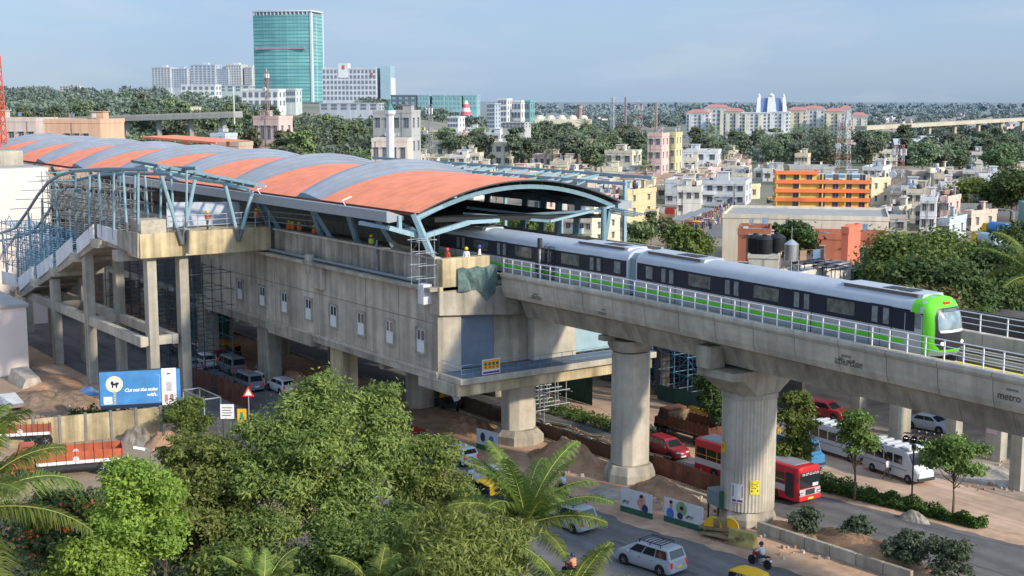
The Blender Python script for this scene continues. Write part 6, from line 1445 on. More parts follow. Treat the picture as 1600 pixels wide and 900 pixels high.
grp(lambda: scatter(26, 1050, 1620, 520, 900, 'pale house half hidden in the green belt below the far estate', 0, 15), 'houses in the green belt')
grp(lambda: scatter(24, 590, 830, 380, 640, 'small pale house among trees behind the minaret', 0, 10), 'houses behind the minaret')
grp(lambda: scatter(34, 1365, 1640, 950, 1900, 'tiny pale house on the far horizon near the distant viaduct', 0, 22), 'houses on the far horizon')
grp(lambda: scatter(14, 780, 960, 1100, 1900, 'tiny pale house on the horizon behind the domed roof', 0, 24), 'houses behind the domed roof')
# ---- tall and distant buildings
def tower():
    t = 1500.; C, w_, _ = frame(400, 506, 160, 34, -14, t); z = terrain(C.x, C.y); zt = AT(453, 17, t).z-z; hw, hd = w_/2, 17.
    T = thing('glass_tower', 'tall green glass office tower with a pale crown', 'building', (C.x, C.y, z), RA+math.radians(-14))
    m = bpy.data.materials.new('curtain_wall'); m.use_nodes = True; nt = m.node_tree; N = nt.nodes; L = nt.links; b = N['Principled BSDF']; b.inputs['Roughness'].default_value = .22; b.inputs['Specular IOR Level'].default_value = .5
    tc = N.new('ShaderNodeTexCoord'); sp_ = N.new('ShaderNodeSeparateXYZ'); L.new(tc.outputs['Object'], sp_.inputs[0])
    def stripe(o, per, wd):
        a = N.new('ShaderNodeMath'); a.operation = 'DIVIDE'; a.inputs[1].default_value = per; L.new(o, a.inputs[0]); f = N.new('ShaderNodeMath'); f.operation = 'FRACT'; L.new(a.outputs[0], f.inputs[0]); c = N.new('ShaderNodeMath'); c.operation = 'LESS_THAN'; c.inputs[1].default_value = wd; L.new(f.outputs[0], c.inputs[0]); return c.outputs[0]
    nz = N.new('ShaderNodeTexNoise'); nz.inputs['Scale'].default_value = .06; nz.inputs['Detail'].default_value = 5; mp_ = N.new('ShaderNodeMapping'); mp_.inputs['Scale'].default_value = (.4, .4, 2.); L.new(tc.outputs['Object'], mp_.inputs[0]); L.new(mp_.outputs[0], nz.inputs['Vector'])
    cr = N.new('ShaderNodeMix'); cr.data_type = 'RGBA'; cr.inputs[6].default_value = (*hz((.05,.27,.26), 700), 1); cr.inputs[7].default_value = (*hz((.16,.50,.43), 700), 1)
    mr = N.new('ShaderNodeMapRange'); mr.inputs[1].default_value = .35; mr.inputs[2].default_value = .65; L.new(nz.outputs[0], mr.inputs[0]); L.new(mr.outputs[0], cr.inputs[0])
    c2 = N.new('ShaderNodeMix'); c2.data_type = 'RGBA'; c2.inputs[7].default_value = (*hz((.03,.17,.18), 700), 1); L.new(stripe(sp_.outputs[2], 3.9, .3), c2.inputs[0]); L.new(cr.outputs[2], c2.inputs[6])
    c3 = N.new('ShaderNodeMix'); c3.data_type = 'RGBA'; c3.inputs[7].default_value = (*hz((.22,.42,.40), 900), 1); k = N.new('ShaderNodeMath'); k.operation = 'MULTIPLY'; k.inputs[1].default_value = .35; L.new(stripe(sp_.outputs[0], 4.2, .14), k.inputs[0]); L.new(k.outputs[0], c3.inputs[0]); L.new(c2.outputs[2], c3.inputs[6]); L.new(c3.outputs[2], b.inputs['Base Color'])
    g = MB(); pl_ = [(-hw,-hd)]+[(-hw+w_*f, -hd-5*math.sin(PI*f)) for f in (.2,.4,.6,.8)]+[(hw,-hd),(hw,hd),(-hw,hd)]; g.prism(pl_, -4, zt-5, 'z'); g.build('curtain_wall', m, T)
    wt = mat('tower_white', hz((.6,.62,.62), 900), .7, .05, .05); v = MB(); v.box(hw-1.5,-hd-1.2,-4,hw+.6,-hd+3,zt-3); v.box(hw-.2,hd-2.,-4,hw+.6,hd+.4,zt-3); v.box(hw+.02,-3,-4,hw+.3,-2.2,zt-5); v.build('white_fin', wt, T)
    cr_ = MB(); cr_.prism([(a*1.02, b_*1.03) for a, b_ in pl_], zt-1.5, zt, 'z'); cr_.build('crown', wt, T); k_ = MB()
    for f in np.linspace(0, 1, 16): k_.box(-hw+w_*f-.5,-hd-5*math.sin(PI*f)-.3,zt-5,-hw+w_*f+.5,-hd-5*math.sin(PI*f)+.8,zt-1.5)
    k_.build('crown_post', wt, T); MB().prism([(a*.95, b_*.95) for a, b_ in pl_], zt-5, zt-1.6, 'z').build('plant_floor', mat('plant_grey', hz((.2,.22,.24), 900), .8, .2, .1), T)
    rr = MB(); rr.box(-hw+4,-hd-5.2,zt*.575,hw-6,-hd-3.,zt*.6); rr.build('cradle_band', mat('band_rose', hz((.35,.2,.24), 900), .8, .1, .1), T)
tower()
def gridblock(label, px0, px1, pb, pt, t, c, fl, nx, yaw, d, wsz=(.55,.6), name='building', wcol=(.10,.12,.15), band=None, balc=0):
    C, w_, _ = frame(px0, px1, pb, d, yaw, t); z = terrain(C.x, C.y); zt = AT((px0+px1)/2, pt, t).z-z; hw, hd = w_/2, d/2; T = thing(name, label, 'building', (C.x, C.y, z), RA+math.radians(yaw))
    pm = pl(c, t*.7, 'g%d' % int(sum(c)*1000)); MB().box(-hw,-hd,-6,hw,hd,zt).build('wall', pm, T); base = AT((px0+px1)/2, pb, t).z-z; fh = (zt-base)/fl
    m = MB(); m.box(-w_/nx*wsz[0]/2, -.3, 0, w_/nx*wsz[0]/2, .3, fh*wsz[1]); me = m.mesh('window', mat('far_win_%d_%d' % (int(t/300), int(sum(wcol)*100)), hz(wcol, t*.7), .25, .3, .05, spec=.5)); n = 0
    for k in range(fl):
        for i in range(nx):
            if n >= 98: break
            o = mobj('window', me, T); o.location = (-hw+w_*(i+.5)/nx, -hd, base+k*fh+fh*.25); n += 1
    if abs(yaw) > 5:
        s = 1 if yaw < 0 else -1
        for k in range(fl):
            for i in range(2):
                if n >= 98: break
                o = mobj('window', me, T); o.location = (s*hw, -hd+d*(i+.5)/2, base+k*fh+fh*.25); o.rotation_euler = (0, 0, PI/2); n += 1
    MB().box(-hw-.3,-hd-.3,zt,hw+.3,hd+.3,zt+fh*.25).build('parapet', pm, T)
    return T, w_, zt, hd, fh, base
T_,w_,h_,hd_,fh_,b_ = gridblock('white hotel block with rows of dark windows beside the glass tower', 506,598,158,108,1400,(.62,.62,.64),6,14,-8,30)
MB().box(-w_*.2,-hd_-.6,h_-9,-w_*.02,-hd_+10,h_+6).build('lift_tower', pl(WHT, 980, 'white'), T_); MB().box(-w_*.13,-hd_-.9,h_,-w_*.08,-hd_-.61,h_+4).build('red_emblem', mat('emblem_red', hz((.5,.06,.06), 600), .7, .1, .1), T_)
MB().box(w_/2-5.5,-hd_-.9,h_-8,w_/2-3.5,-hd_-.31,h_-4).build('red_emblem', MC['emblem_red'], T_)
C, w2_, _ = frame(596, 616, 160, 20, -8, 1400); z = terrain(C.x, C.y); T_ = thing('glass_wing', 'pale blue glass slab closing the white hotel block', 'building', (C.x, C.y, z), RA-.14); MB().box(-w2_/2,-10,-6,w2_/2,10,AT(606,103,1400).z-z).build('glass_wall', mat('pale_glass', hz((.3,.45,.5), 1000), .25, .1, .05, spec=.5), T_); MB().box(w2_/2,-9,-6,w2_/2+1,9,AT(606,122,1400).z-z).build('white_edge', pl(WHT, 980, 'white'), T_)
for k, (a, b, top, c) in enumerate(((240,276,106,(.55,.53,.48)),(270,302,108,(.44,.46,.48)),(300,346,102,(.46,.48,.5)),(340,366,108,(.42,.45,.48)),(356,386,102,(.62,.57,.48)),(384,402,106,(.56,.5,.42)))):
    T_,w_,h_,hd_,fh_,b_ = gridblock(('cream apartment tower furthest from the glass tower','grey apartment tower second from the far end','widest grey apartment tower in the middle of the row','narrow grey apartment tower in the row','creamy apartment tower with a raised top','cream apartment tower closest to the glass tower')[k], a, b, 137, top, 2000, c, 9, 6, -12, 24, (.5, .55)); MB().box(-4,-4,h_,5,4,h_+4).build('roof_room', pl(c, 1400, 'g%d' % int(sum(c)*1000)), T_)
for px0, px1, pb, pt, t, c, lb in ((96,128,141,135,1500,CRM,'tiny cream building on the wooded hill'),(285,345,150,134,1200,WHT,'long white building below the pale apartment towers'),(318,398,143,134,1350,(.5,.56,.5),'pale green roofed hall before the glass tower'),(380,445,168,142,900,WHT,'white stepped building under the glass tower'),(447,470,162,141,950,(.55,.6,.55),'white square block at the foot of the glass tower'),(500,600,172,162,900,(.45,.48,.52),'long low blue grey building under the hotel'),(290,310,176,168,720,CRM,'small white pavilion among the hillside trees')):
    gridblock(lb, px0, px1, pb, pt, t, c, 2, 6, -10, 14)
for k, (px0, px1, c) in enumerate(((612,656,(.05,.07,.1)),(653,676,(.2,.42,.42)),(676,700,(.2,.42,.42)),(696,726,(.22,.44,.43)),(724,750,(.22,.44,.43)))):
    gridblock(('dark glass office block next to the hotel','first turquoise glass office block','second turquoise glass office block','third turquoise glass office block','turquoise glass office block behind the red and white cone')[k], px0, px1, 172, 150, 1250, c, 3, 4, -8, 20, (.5,.5), wcol=(.14,.32,.33))
p = AT(728, 178, 1050); z = terrain(p.x, p.y); RC = thing('ship_landmark', 'small red and white striped cone shaped landmark among trees', 'landmark', (p.x, p.y, z)); h_ = AT(728, 157, 1050).z-z; b0 = AT(728, 180, 1050).z-z
for k in range(4): f0, f1 = k/4, (k+1)/4; MB().lathe([(4.6*(1-f0*.75), b0+(h_-b0)*f0), (4.6*(1-f1*.75), b0+(h_-b0)*f1)], n=14).build('ring', mat('cone_red', hz((.55,.05,.05), 700), .7, .1, .2) if k % 2 == 0 else pl(WHT, 700, 'white'), RC)
for px0, px1, pt, t, c, lb, fl, nx in ((761,782,163,760,(.48,.53,.57),'tall bluish white block behind the minaret town',6,3),(778,800,156,800,WHT,'white block with a red roof frame',5,3),(798,822,160,820,WHT,'white office block with a green glass front',3,3),(820,836,160,800,(.15,.36,.34),'green glass end block',3,2),(700,726,184,720,WHT,'pale low block under the bluish tall one',2,4),(785,830,192,640,(.5,.48,.44),'long pale house in front of the tall bluish block',2,6)):
    gridblock(lb, px0, px1, 200, pt, t, c, fl, nx, -15, 12)
p = AT(906, 195, 900); ch = thing('brick_chimney', 'tall pink brick chimney standing above the dark wood', 'chimney', (p.x, p.y, 0)); MB().lathe([(2.1,0),(1.5,AT(906,166,900).z),(1.7,AT(906,165,900).z+.4)], n=12).build('shaft', pl((.42,.2,.16), 700, 'brick'), ch); MB().lathe([(1.75,AT(906,169,900).z),(1.75,AT(906,168,900).z+.6)], n=12).build('ring', pl(TAN, 700, 'tan'), ch)
dm = thing('domed_hall', 'long yellowish hall with a row of small domes behind the wood', 'building', (*AT(870,190,850).to_2d(), 0), RA-.1); MB().box(-22,-5,-1,22,5,AT(870,186,850).z).build('wall', pl(CRM, 700, 'cream'), dm)
for k in range(6): MB().lathe([(3,AT(870,186,850).z),(2.8,AT(870,184,850).z),(1.6,AT(870,182,850).z+.6),(.1,AT(870,181,850).z+.4)], (-18+k*7,0,0), 12).build('dome', pl(YLW if k == 0 else CRM, 700, 'yellow' if k == 0 else 'cream'), dm)
# apartment estate with red roofs, temple
RRF = pl((.55,.19,.13), 750, 'redroof')
for k, (a, b, top, t, c, rf) in enumerate(((1070,1112,178,1010,WHT,1),(1098,1142,170,1050,WHT,1),(1128,1164,176,990,CRM,1),(1156,1202,177,960,WHT,0),(1196,1236,176,960,WHT,0),(1228,1262,174,1000,CRM,1),(1250,1290,172,1020,WHT,1),(1284,1322,176,980,CRM,1),(1308,1332,172,1000,WHT,1),(1326,1357,183,960,WHT,1))):
    T_,w_,h_,hd_,fh_,b_ = gridblock('apartment block %s of the pale estate counting from the wooded end' % ('one','two','three','four','five','six','seven','eight','nine','ten')[k], a, b, 211, top, t, c, 6, 6, -14, 14, (.42,.5), name='apartment_block')
    if rf: m = MB(); m.loft([[(-w_/2-.6,-hd_-.6,h_+.8),(w_/2+.6,-hd_-.6,h_+.8),(w_/2+.6,hd_+.6,h_+.8),(-w_/2-.6,hd_+.6,h_+.8)],[(-w_/4,-1,h_+3.4),(w_/4,-1,h_+3.4),(w_/4,1,h_+3.4),(-w_/4,1,h_+3.4)]]); m.build('roof', RRF, T_)
    for f in (-.3, .22): MB().box(w_*f-1.2,-hd_-1.2,b_,w_*f+1.2,-hd_-.02,h_-1).build('balcony_stack', pl((.8,.72,.5) if k % 2 else WHT, 600, 'paleyellow' if k % 2 else 'white'), T_)
gridblock('low white arcade in front of the pale estate', 1150,1240,222,210,760,WHT,1,9,-10,8)
tz_ = 1250; p = AT(1204, 175, tz_); zb = AT(1204, 176, tz_).z-8; TM = thing('temple', 'white temple towers round a blue glass pyramid above the apartments', 'temple', (p.x, p.y, zb), RA-.05)
w_ = 50/FPX*tz_/2; hh = AT(1204, 147, tz_).z-zb; m = MB(); m.loft([[(-w_*.9,-6,0),(w_*.9,-6,0),(w_*.9,6,0),(-w_*.9,6,0)],[(-w_*.55,-2,hh*.85),(w_*.55,-2,hh*.85),(w_*.55,2,hh*.85),(-w_*.55,2,hh*.85)]]); m.build('glass_pyramid', mat('temple_blue', hz((.03,.10,.28), 800), .2, .2, .2, spec=.5), TM)
wt = pl(WHT, 600, 'white')
for f, s, h0 in ((0,.34,1.),(-.86,.16,.98),(.86,.16,.98)):
    m = MB(); m.loft([[(w_*f*(1-.12*q)+a*w_*s*(1-q*.45), -7+5*q+b*2.4*(1-q*.4), hh*h0*q) for a, b in ((-1,-1),(1,-1),(1,1),(-1,1))] for q in (0, .3, .6, .9)]); m.lathe([(w_*s*.5,hh*h0*.9),(w_*s*.6,hh*h0*.95),(w_*s*.3,hh*h0),(.1,hh*h0*1.04)], (w_*f*.88,-2.2,0), 8); m.build('tower', wt, TM)
# far viaduct
fv = thing('distant_viaduct', 'distant cream metro viaduct on slim piers near the horizon', 'viaduct', (*AT(1440,200,900).to_2d(), 0)); A_, B_ = AT(1345,200,820), AT(1640,184,1050); FM = pl((.5,.42,.27), 700, 'fv'); o = fv.location
m = MB(o); m.bar(A_, B_, 8, 2.4); m.build('deck', FM, fv)
for f in np.linspace(.05, .95, 8): q = A_.lerp(B_, f); MB(o).box(q.x-1.1,q.y-1.1,-2,q.x+1.1,q.y+1.1,q.z-1.2).build('pier', FM, fv)
A_, B_ = AT(-60,194,640), AT(372,180,600); fv = thing('flyover', 'long grey flyover deck passing through the hillside trees', 'flyover', (A_+B_)/2*Vector((1,1,0)) if False else ((A_.x+B_.x)/2,(A_.y+B_.y)/2,0)); o = fv.location; m = MB(o); m.bar(A_, B_, 9, 2.); m.build('deck', pl((.30,.29,.25), 500, 'fo'), fv); m = MB(o); m.bar(A_+Vector((0,0,1.3)), B_+Vector((0,0,1.3)), 8.6, .9); m.build('parapet', pl((.36,.34,.29), 500, 'fo2'), fv)
for f in np.linspace(.05, .95, 9): q = A_.lerp(B_, f); MB(o).box(q.x-1,q.y-1,-2,q.x+1,q.y+1,q.z-1).build('pier', MC['plaster_fo_3'], fv)
for k, (px0, px1, py, t) in enumerate(((1392,1440,222,640),(1435,1482,218,680))): B('long white roofed factory shed %s the distant viaduct' % ('below' if k == 0 else 'further along below'), px0, px1, py+8, py-4, WHT, 1, 5, 16, -10, t, head=False, gable=True, roofc=(.5,.52,.52))
# ---- masts
def mast(label, px, pb, pt, t, w0, w1, cols=((.40,.17,.13),(.58,.57,.56)), sec=9, base=0., ant=True, r=.045):
    p = AT(px, pb, t); zb = p.z if base is None else base; h = AT(px, pt, t).z-zb; T = thing('lattice_mast', label, 'mast', (p.x, p.y, zb), .4)
    for k in range(sec):
        m = MB(); z0, z1 = h*k/sec, h*(k+1)/sec; a, b = w0+(w1-w0)*k/sec, w0+(w1-w0)*(k+1)/sec
        C0 = [(-a,-a,z0),(a,-a,z0),(a,a,z0),(-a,a,z0)]; C1 = [(-b,-b,z1),(b,-b,z1),(b,b,z1),(-b,b,z1)]
        for i in range(4): j = (i+1) % 4; m.bar(C0[i], C1[i], r*2.2); m.bar(C0[i], C1[j], r*1.5); m.bar(C0[j], C1[i], r*1.5); m.bar(C1[i], C1[j], r*1.5)
        m.build('section', mat('mast_%d_%d' % (int(sum(cols[k % 2])*100+cols[k % 2][0]*1000), int(t/300)), hz(cols[k % 2], t), .7, .1, 1.), T)
    if ant:
        m = MB()
        for i in range(6): q = 2*PI*i/6; m.box(1.6*w1*math.cos(q)-.2+0,1.6*w1*math.sin(q)-.2,h*.86,1.6*w1*math.cos(q)+.2,1.6*w1*math.sin(q)+.2,h*.95)
        m.lathe([(.9,-.2),(.9,.2)], (-w1,-w1-.4,h*.6), 12, axis='y'); m.bar((0,0,h),(0,0,h*1.06),.15); m.build('antenna', pl(WHT, t, 'white'), T)
mast('tall red and white lattice mast behind the orange building', 1316, 300, 181, 430, 2.2, 1.3, sec=10)
mast('shorter red and white lattice mast among the right hand roofs', 1401, 336, 226, 330, 1.2, 1.0, sec=9)
mast('red and white lattice mast rising from the central wood', 997, 225, 160, 700, 2.2, 1.4, sec=9)
mast('slim grey mast on the horizon behind the wood', 957, 190, 152, 1100, 1.6, 1.0, ((.35,.37,.4),(.5,.5,.5)), sec=8, ant=False, r=.13)
mast('thin red mast on the horizon beside a grey one', 977, 190, 152, 1100, .8, .5, ((.36,.18,.16),(.4,.22,.2)), sec=8, ant=False, r=.13)
mast('orange tower crane mast on the horizon', 1025, 188, 160, 1100, .8, .8, ((.5,.3,.14),(.5,.3,.14)), sec=7, ant=False, r=.13)
mast('grey telecom mast near the bare concrete house', 671, 240, 163, 520, 1.1, .8, ((.3,.29,.27),(.34,.33,.3)), sec=9)
mast('slim brown mobile mast on the pink house in front of the glass tower', 418, 182, 112, 470, .5, .45, ((.32,.16,.12),(.3,.2,.17)), sec=8, base=None, r=.07)
mast('orange red lattice mast at the left edge of the picture', 3, 256, 88, 220, .75, .45, ((.6,.08,.03),(.6,.08,.03)), sec=12, base=None, ant=False, r=.05)
p = AT(366, 180, 620); lp = MB(); lp.tube([(0,0,-4),(0,0,AT(366,136,620).z-p.z)], [.35,.25], 8); tag(lp.build('light_pole', pl(WHT, 500, 'white'), loc=p), 'tall plain white pole standing beside the flyover', 'pole')
# minaret
p = AT(610, 245, 360); MN = thing('minaret', 'slender white minaret with a green pointed cap rising behind the station roof', 'minaret', (p.x, p.y, 0)); zt = AT(610, 157, 360).z; zc = AT(610, 170, 360).z; zb_ = AT(610, 175, 360).z
mw = mat('minaret_white', hz((.62,.62,.64), 360), .8, .06, .6, streak=.15)
MB().lathe([(1.15,-1),(1.1,zb_-.6)], n=8).build('shaft', mw, MN); MB().lathe([(1.15,zb_-1.),(1.55,zb_-.4),(1.55,zb_+.5),(1.45,zb_+.5),(1.45,zb_)], n=8).build('gallery', mw, MN)
q = MB(); [q.box(.85*math.cos(i*PI/4)-.12,.85*math.sin(i*PI/4)-.12,zb_,.85*math.cos(i*PI/4)+.12,.85*math.sin(i*PI/4)+.12,zc-.2) for i in range(8)]; q.lathe([(.5,zb_),(.5,zc)], n=8); q.build('lantern', mw, MN); MB().lathe([(1.2,zc-.25),(1.1,zc),(.55,zc+1.),(.05,zt)], n=8).build('cap', mat('cap_green', hz((.05,.2,.17), 360), .6, .1, 1.), MN)
# street light poles on the right road, tankers
strip([(1500,392),(1600,392),(1600,330),(1585,300),(1560,330),(1535,350)], .02, 'road', MC['street_grey'])
for k, (px, pb, pt, t) in enumerate(((1528,355,326,300),(1583,362,328,280),(1596,352,310,330))):
    p = AT(px, pb, t); q = MB(); h = AT(px, pt, t).z-p.z; q.tube([(0,0,-p.z),(0,0,h-.5),(-.6,-.3,h),(-2.2,-1.2,h+.2)], [.14,.1,.07,.05], 6); q.obox((-2.4,-1.3,h+.2), (.8,.35,.15), .4)
    tag(q.build('street_lamp', GALV, loc=p), ('grey street lamp beside the pale green spreading tree','grey street lamp standing beside the blue tanker','tall street lamp in front of the tall dark tree')[k], 'street lamp')
def tanker(px, py, t, c, lb):
    p = AT(px, py, t); V = thing('tanker_truck', lb, 'truck', (p.x, p.y, 0), RA+1.9); m = MB(); m.lathe([(.2,-3),(1.1,-2.8),(1.15,2.2),(.2,2.4)], (0,0,1.9), 16, axis='x'); m.build('tank', mat('tank_%d' % int(c[2]*100), c, .4, .1, 1.), V, smooth=40); c_ = MB(); c_.loft([[(x,-1.1,.6),(x,-1.1,h),(x,1.1,h),(x,1.1,.6)] for x, h in ((2.6,2.6),(3.6,2.6),(4.2,1.7),(4.3,.8))]); c_.build('cab', YEL, V, bevel=.05); MB().box(-3,-1,.6,4.2,1,.85).build('chassis', DARK, V)
    for x in (-2, 3.2):
        for s in (-1, 1): wheel(V, x, s*.95, .5, .3)
tanker(1560, 352, 285, (.05,.22,.55), 'blue water tanker on the town road'); tanker(1546, 364, 262, (.35,.45,.5), 'pale tanker with a yellow cab on the town road')
# ================================================================ YARD AND ROADSIDE
def mound(name, label, px, py, rx, ry, h, m, seed, cat='heap', z=0):
    x, y = G(px, py, z); rg = random.Random(seed); ph = [(rg.uniform(0, 6), rg.uniform(.8, 3.5), rg.uniform(.8, 3.5)) for _ in range(9)]; rings = []
    for i in range(13):
        q = i/12; ring = []
        for k in range(36):
            a = 2*PI*k/36; n = sum(math.sin(f*q*4*math.cos(a)+p_)*math.cos(g*q*4*math.sin(a)+p_*2) for p_, f, g in ph)/9; n2 = rg.uniform(-.5, .5)
            r = q*(1+.14*n+.12*math.sin(3*a+ph[0][0])); ring.append((r*rx*math.cos(a), r*ry*math.sin(a), max(-.05, h*((1-q**1.5)*(.85+.5*n*min(1, q*3))+.07*n2*(1-q)*min(1, q*4)))))
        rings.append(ring)
    o = MB().loft(rings[::-1], 0, True).build(name, m, loc=(x, y, z)); tag(o, label, cat)
SOIL = mat('heap_soil', (.40,.235,.14), .95, .3, 1.3, bump=.8, stain=.25); SOILB = mat('heap_brown', (.26,.18,.12), .95, .35, 2.2, bump=1., stain=.3); SOILG = mat('heap_stone', (.42,.37,.31), .95, .35, 2.2, bump=1.)
for a in (('dirt_heap','long orange earth heap along the median wall',1345,858,5.2,1.5,1.2,SOIL,1),('dirt_heap','low orange earth heap around the foot of the fluted pier',1235,832,3.2,1.4,.7,SOIL,2),('dirt_heap','big orange earth heap between the two nearer piers',890,722,4.6,2.2,2.2,SOIL,3),('dirt_heap','rubble and orange earth heap behind the film posters',1040,775,3.8,1.3,1.5,SOIL,4),('dirt_heap','reddish earth heap beside the square pier by the median wall',735,672,3.6,1.8,1.4,SOIL,5),
          ('dirt_heap','orange earth heap beside the cream wall',262,694,2.6,2.0,1.3,SOIL,6),('dirt_heap','brown rubble bank in the yard behind the cream wall',60,628,6,3.0,1.0,SOILB,7),('dirt_heap','darker soil bank in the yard next to the billboard',112,626,4,2.4,1.0,SOILB,8),('dirt_heap','grey gravel heap by the median plinth',948,772,1.6,1.0,.5,MC['broken_stone'],9),('boulder','large grey boulder leaning on the cream wall',216,688,1.9,1.4,1.5,mat('boulder_stone', (.27,.225,.175), .95, .3, 1.6, bump=.8, stain=.3),21),
          ('dirt_heap','earth and rubble bank beyond the verge at the far side of the earth road',1540,742,7,2.2,.9,SOILG,11),('dirt_heap','earth bank under the station behind the grey vans',470,610,7,2.5,2.2,SOIL,12),('dirt_heap','broken kerb stones on the end of the verge',1428,812,1.2,.7,.8,MC['broken_stone'],13),('dirt_heap','brown earth bank in the yard between the columns and the pink building',85,600,5,3,.7,SOIL,14)): mound(*a)
rub = MB(); rr = random.Random(3)
for i in range(420):
    zone = rr.choice([(1215,1330,835,875),(960,1110,770,800),(840,930,700,745),(1490,1600,720,770),(20,150,600,640),(230,330,640,700),(1100,1200,800,850)]); x, y = G(rr.uniform(zone[0], zone[1]), rr.uniform(zone[2], zone[3])); s = rr.uniform(.08, .35)
    rub.obox((x, y, s*.3), (s, s*rr.uniform(.5, 1.2), s*.7), rr.uniform(0, 3), rr.randint(0, 1), (.7, .8))
struct(rub.build('rubble', [SOILG, SOIL]), 'stuff')
# verge planting
def ground_cover(name, poly, n, L_, h, c1, c2, seed):
    rg = np.random.default_rng(seed); P = []; pts = [np.array(q) for q in poly]
    for i in range(n):
        a, b = rg.random(2); q = (pts[0]*(1-a)+pts[1]*a)*(1-b)+(pts[3]*(1-a)+pts[2]*a)*b; k = .5+.5*math.sin(q[0]*2.1)*math.sin(q[1]*3+q[0]); P.append((q[0], q[1], rg.random()*h*(.4+k)))
    P = np.array(P); o = mobj(name, quadmesh(name, leafquads(P, rg.normal(size=P.shape)+np.array([.3, 0, .7]), L_, L_*.5, rg), rg.random(n), leafmat('cover_'+name, c1, c2, .2))); struct(o, 'stuff')
ground_cover('verge_grass', [(-70,73.7),(-53.6,76.2),(-53.2,77.2),(-70,76.4)], 16000, .22, .75, (.03,.07,.015), (.12,.2,.04), 1)
ground_cover('weeds', [(-122,36),(-117,43),(-112,46),(-118,34)], 5000, .3, .9, (.03,.06,.015), (.11,.16,.04), 2)
ground_cover('grass', [(-104,72.4),(-84,72.8),(-84,75.5),(-104,75.3)], 5000, .25, .6, (.03,.07,.015), (.12,.19,.04), 3)
ground_cover('undergrowth', [(-95,12),(-45,14),(-45,43),(-92,30)], 26000, .4, 1.8, (.018,.035,.012), (.07,.10,.03), 4)
x, y = G(292, 680); T = thing('bush', 'untidy bush growing at the end of the cream wall', 'bush', (x, y, 0)); l_ = lobeset(2.6, 2.6, 1.7, 8, 71); mobj('foliage', crown('foliage', l_, 5000, .3, .12, LM['mid'], 71), T); mobj('stem', trunkmesh(1., .06, l_[1:], 71), T)
# median wall, rusty fences, posters
A_, B_ = Vector((*G(1184, 832), 0)), Vector((*G(1425, 912), 0)); wl = thing('median_wall', 'low concrete median wall beside the earth heaps', 'wall', A_); m = MB(A_); n = 6
for k in range(n): m = MB(A_); m.bar(A_.lerp(B_, k/n+.002)+Vector((0,0,.4)), A_.lerp(B_, (k+1)/n-.002)+Vector((0,0,.4)), .3, .8); m.build('wall_panel', CON, wl, bevel=.03)
def fence(label, P_, h, m, name='sheet_fence', step=.9, posts=True):
    o = Vector(P_[0]); F_ = thing(name, label, 'fence', o)
    for A_, B_ in zip(P_, P_[1:]):
        A_, B_ = Vector(A_), Vector(B_); n = max(1, int((B_-A_).length/2.4)); d = (B_-A_).normalized(); pv = Vector((-d.y, d.x, 0))
        for k in range(n):
            a, b = A_.lerp(B_, k/n), A_.lerp(B_, (k+1)/n); mb = MB(o); s = 16; pts = []
            for i in range(s+1): q = a.lerp(b, (i+.0)/s)+pv*(.04 if i % 2 else -.04); pts.append(q)
            dz = random.Random(k+int(o.x)).uniform(-.12, .08)
            mb.loft([[tuple(q+Vector((0,0,.05))) for q in pts], [tuple(q+Vector((0,0,h+dz))) for q in pts]], 0, False, False); mb.build('sheet', m, F_)
            MB(o).box(a.x-.05,a.y+.06,0,a.x+.05,a.y+.16,h+.1).build('post', DARK, F_)
fence('rusty sheet fence between the bus and the earth heap', [(-79,67.2,0),(-68.9,67.4,0)], 1.5, RUST)
fence('rusty corrugated fence beside the queue of cars', [(-131,49.6,0),(-122,50.2,0),(-114.5,50.4,0)], 2.1, RUST)
fence('dark rusty fence beyond the big orange earth heap', [(-104,66.9,0),(-80.5,67.0,0)], 1.3, mat('dark_sheet', (.12,.075,.05), .9, .3, 1.5, stain=.3))
fence('green sheet fence under the balcony beyond the square pier', [(-108,77.8,0),(-97.5,77.9,0)], 3.2, mat('green_sheet', (.035,.09,.075), .8, .2, 1.2, stain=.3))
fence('low dark green sheets beyond the service road', [(-96,84.8,0),(-88,84.9,0)], 1.6, MC['green_sheet'])
yb = MB((-88,80,0)); yb.bar((-90,83.5,.5),(-79,83.8,.5),.5,.45); yb.bar((-86,84.3,.55),(-80,84.4,.55),.5,.4); tag(yb.build('steel_girder', mat('girder_yellow', (.42,.27,.03), .7, .3, 1.2, stain=.4), loc=(-88,80,0)), 'pair of yellow painted girders lying beside the earth road', 'girder')
pb_ = MB((-90,71,0)); rr = random.Random(8)
for k in range(26): x = -96+k*.62; pb_.bar((x,69.3+rr.random()*.9,.15+rr.random()*.3),(x+rr.uniform(2,4),69.2+rr.random()*1.3,.15+rr.random()*.4),.16,.1, rr.randint(0,1))
tag(pb_.build('timber_pile', [WOOD, GALV], loc=(-90,71,0)), 'untidy pile of planks and sheets beside the far lane', 'timber pile')
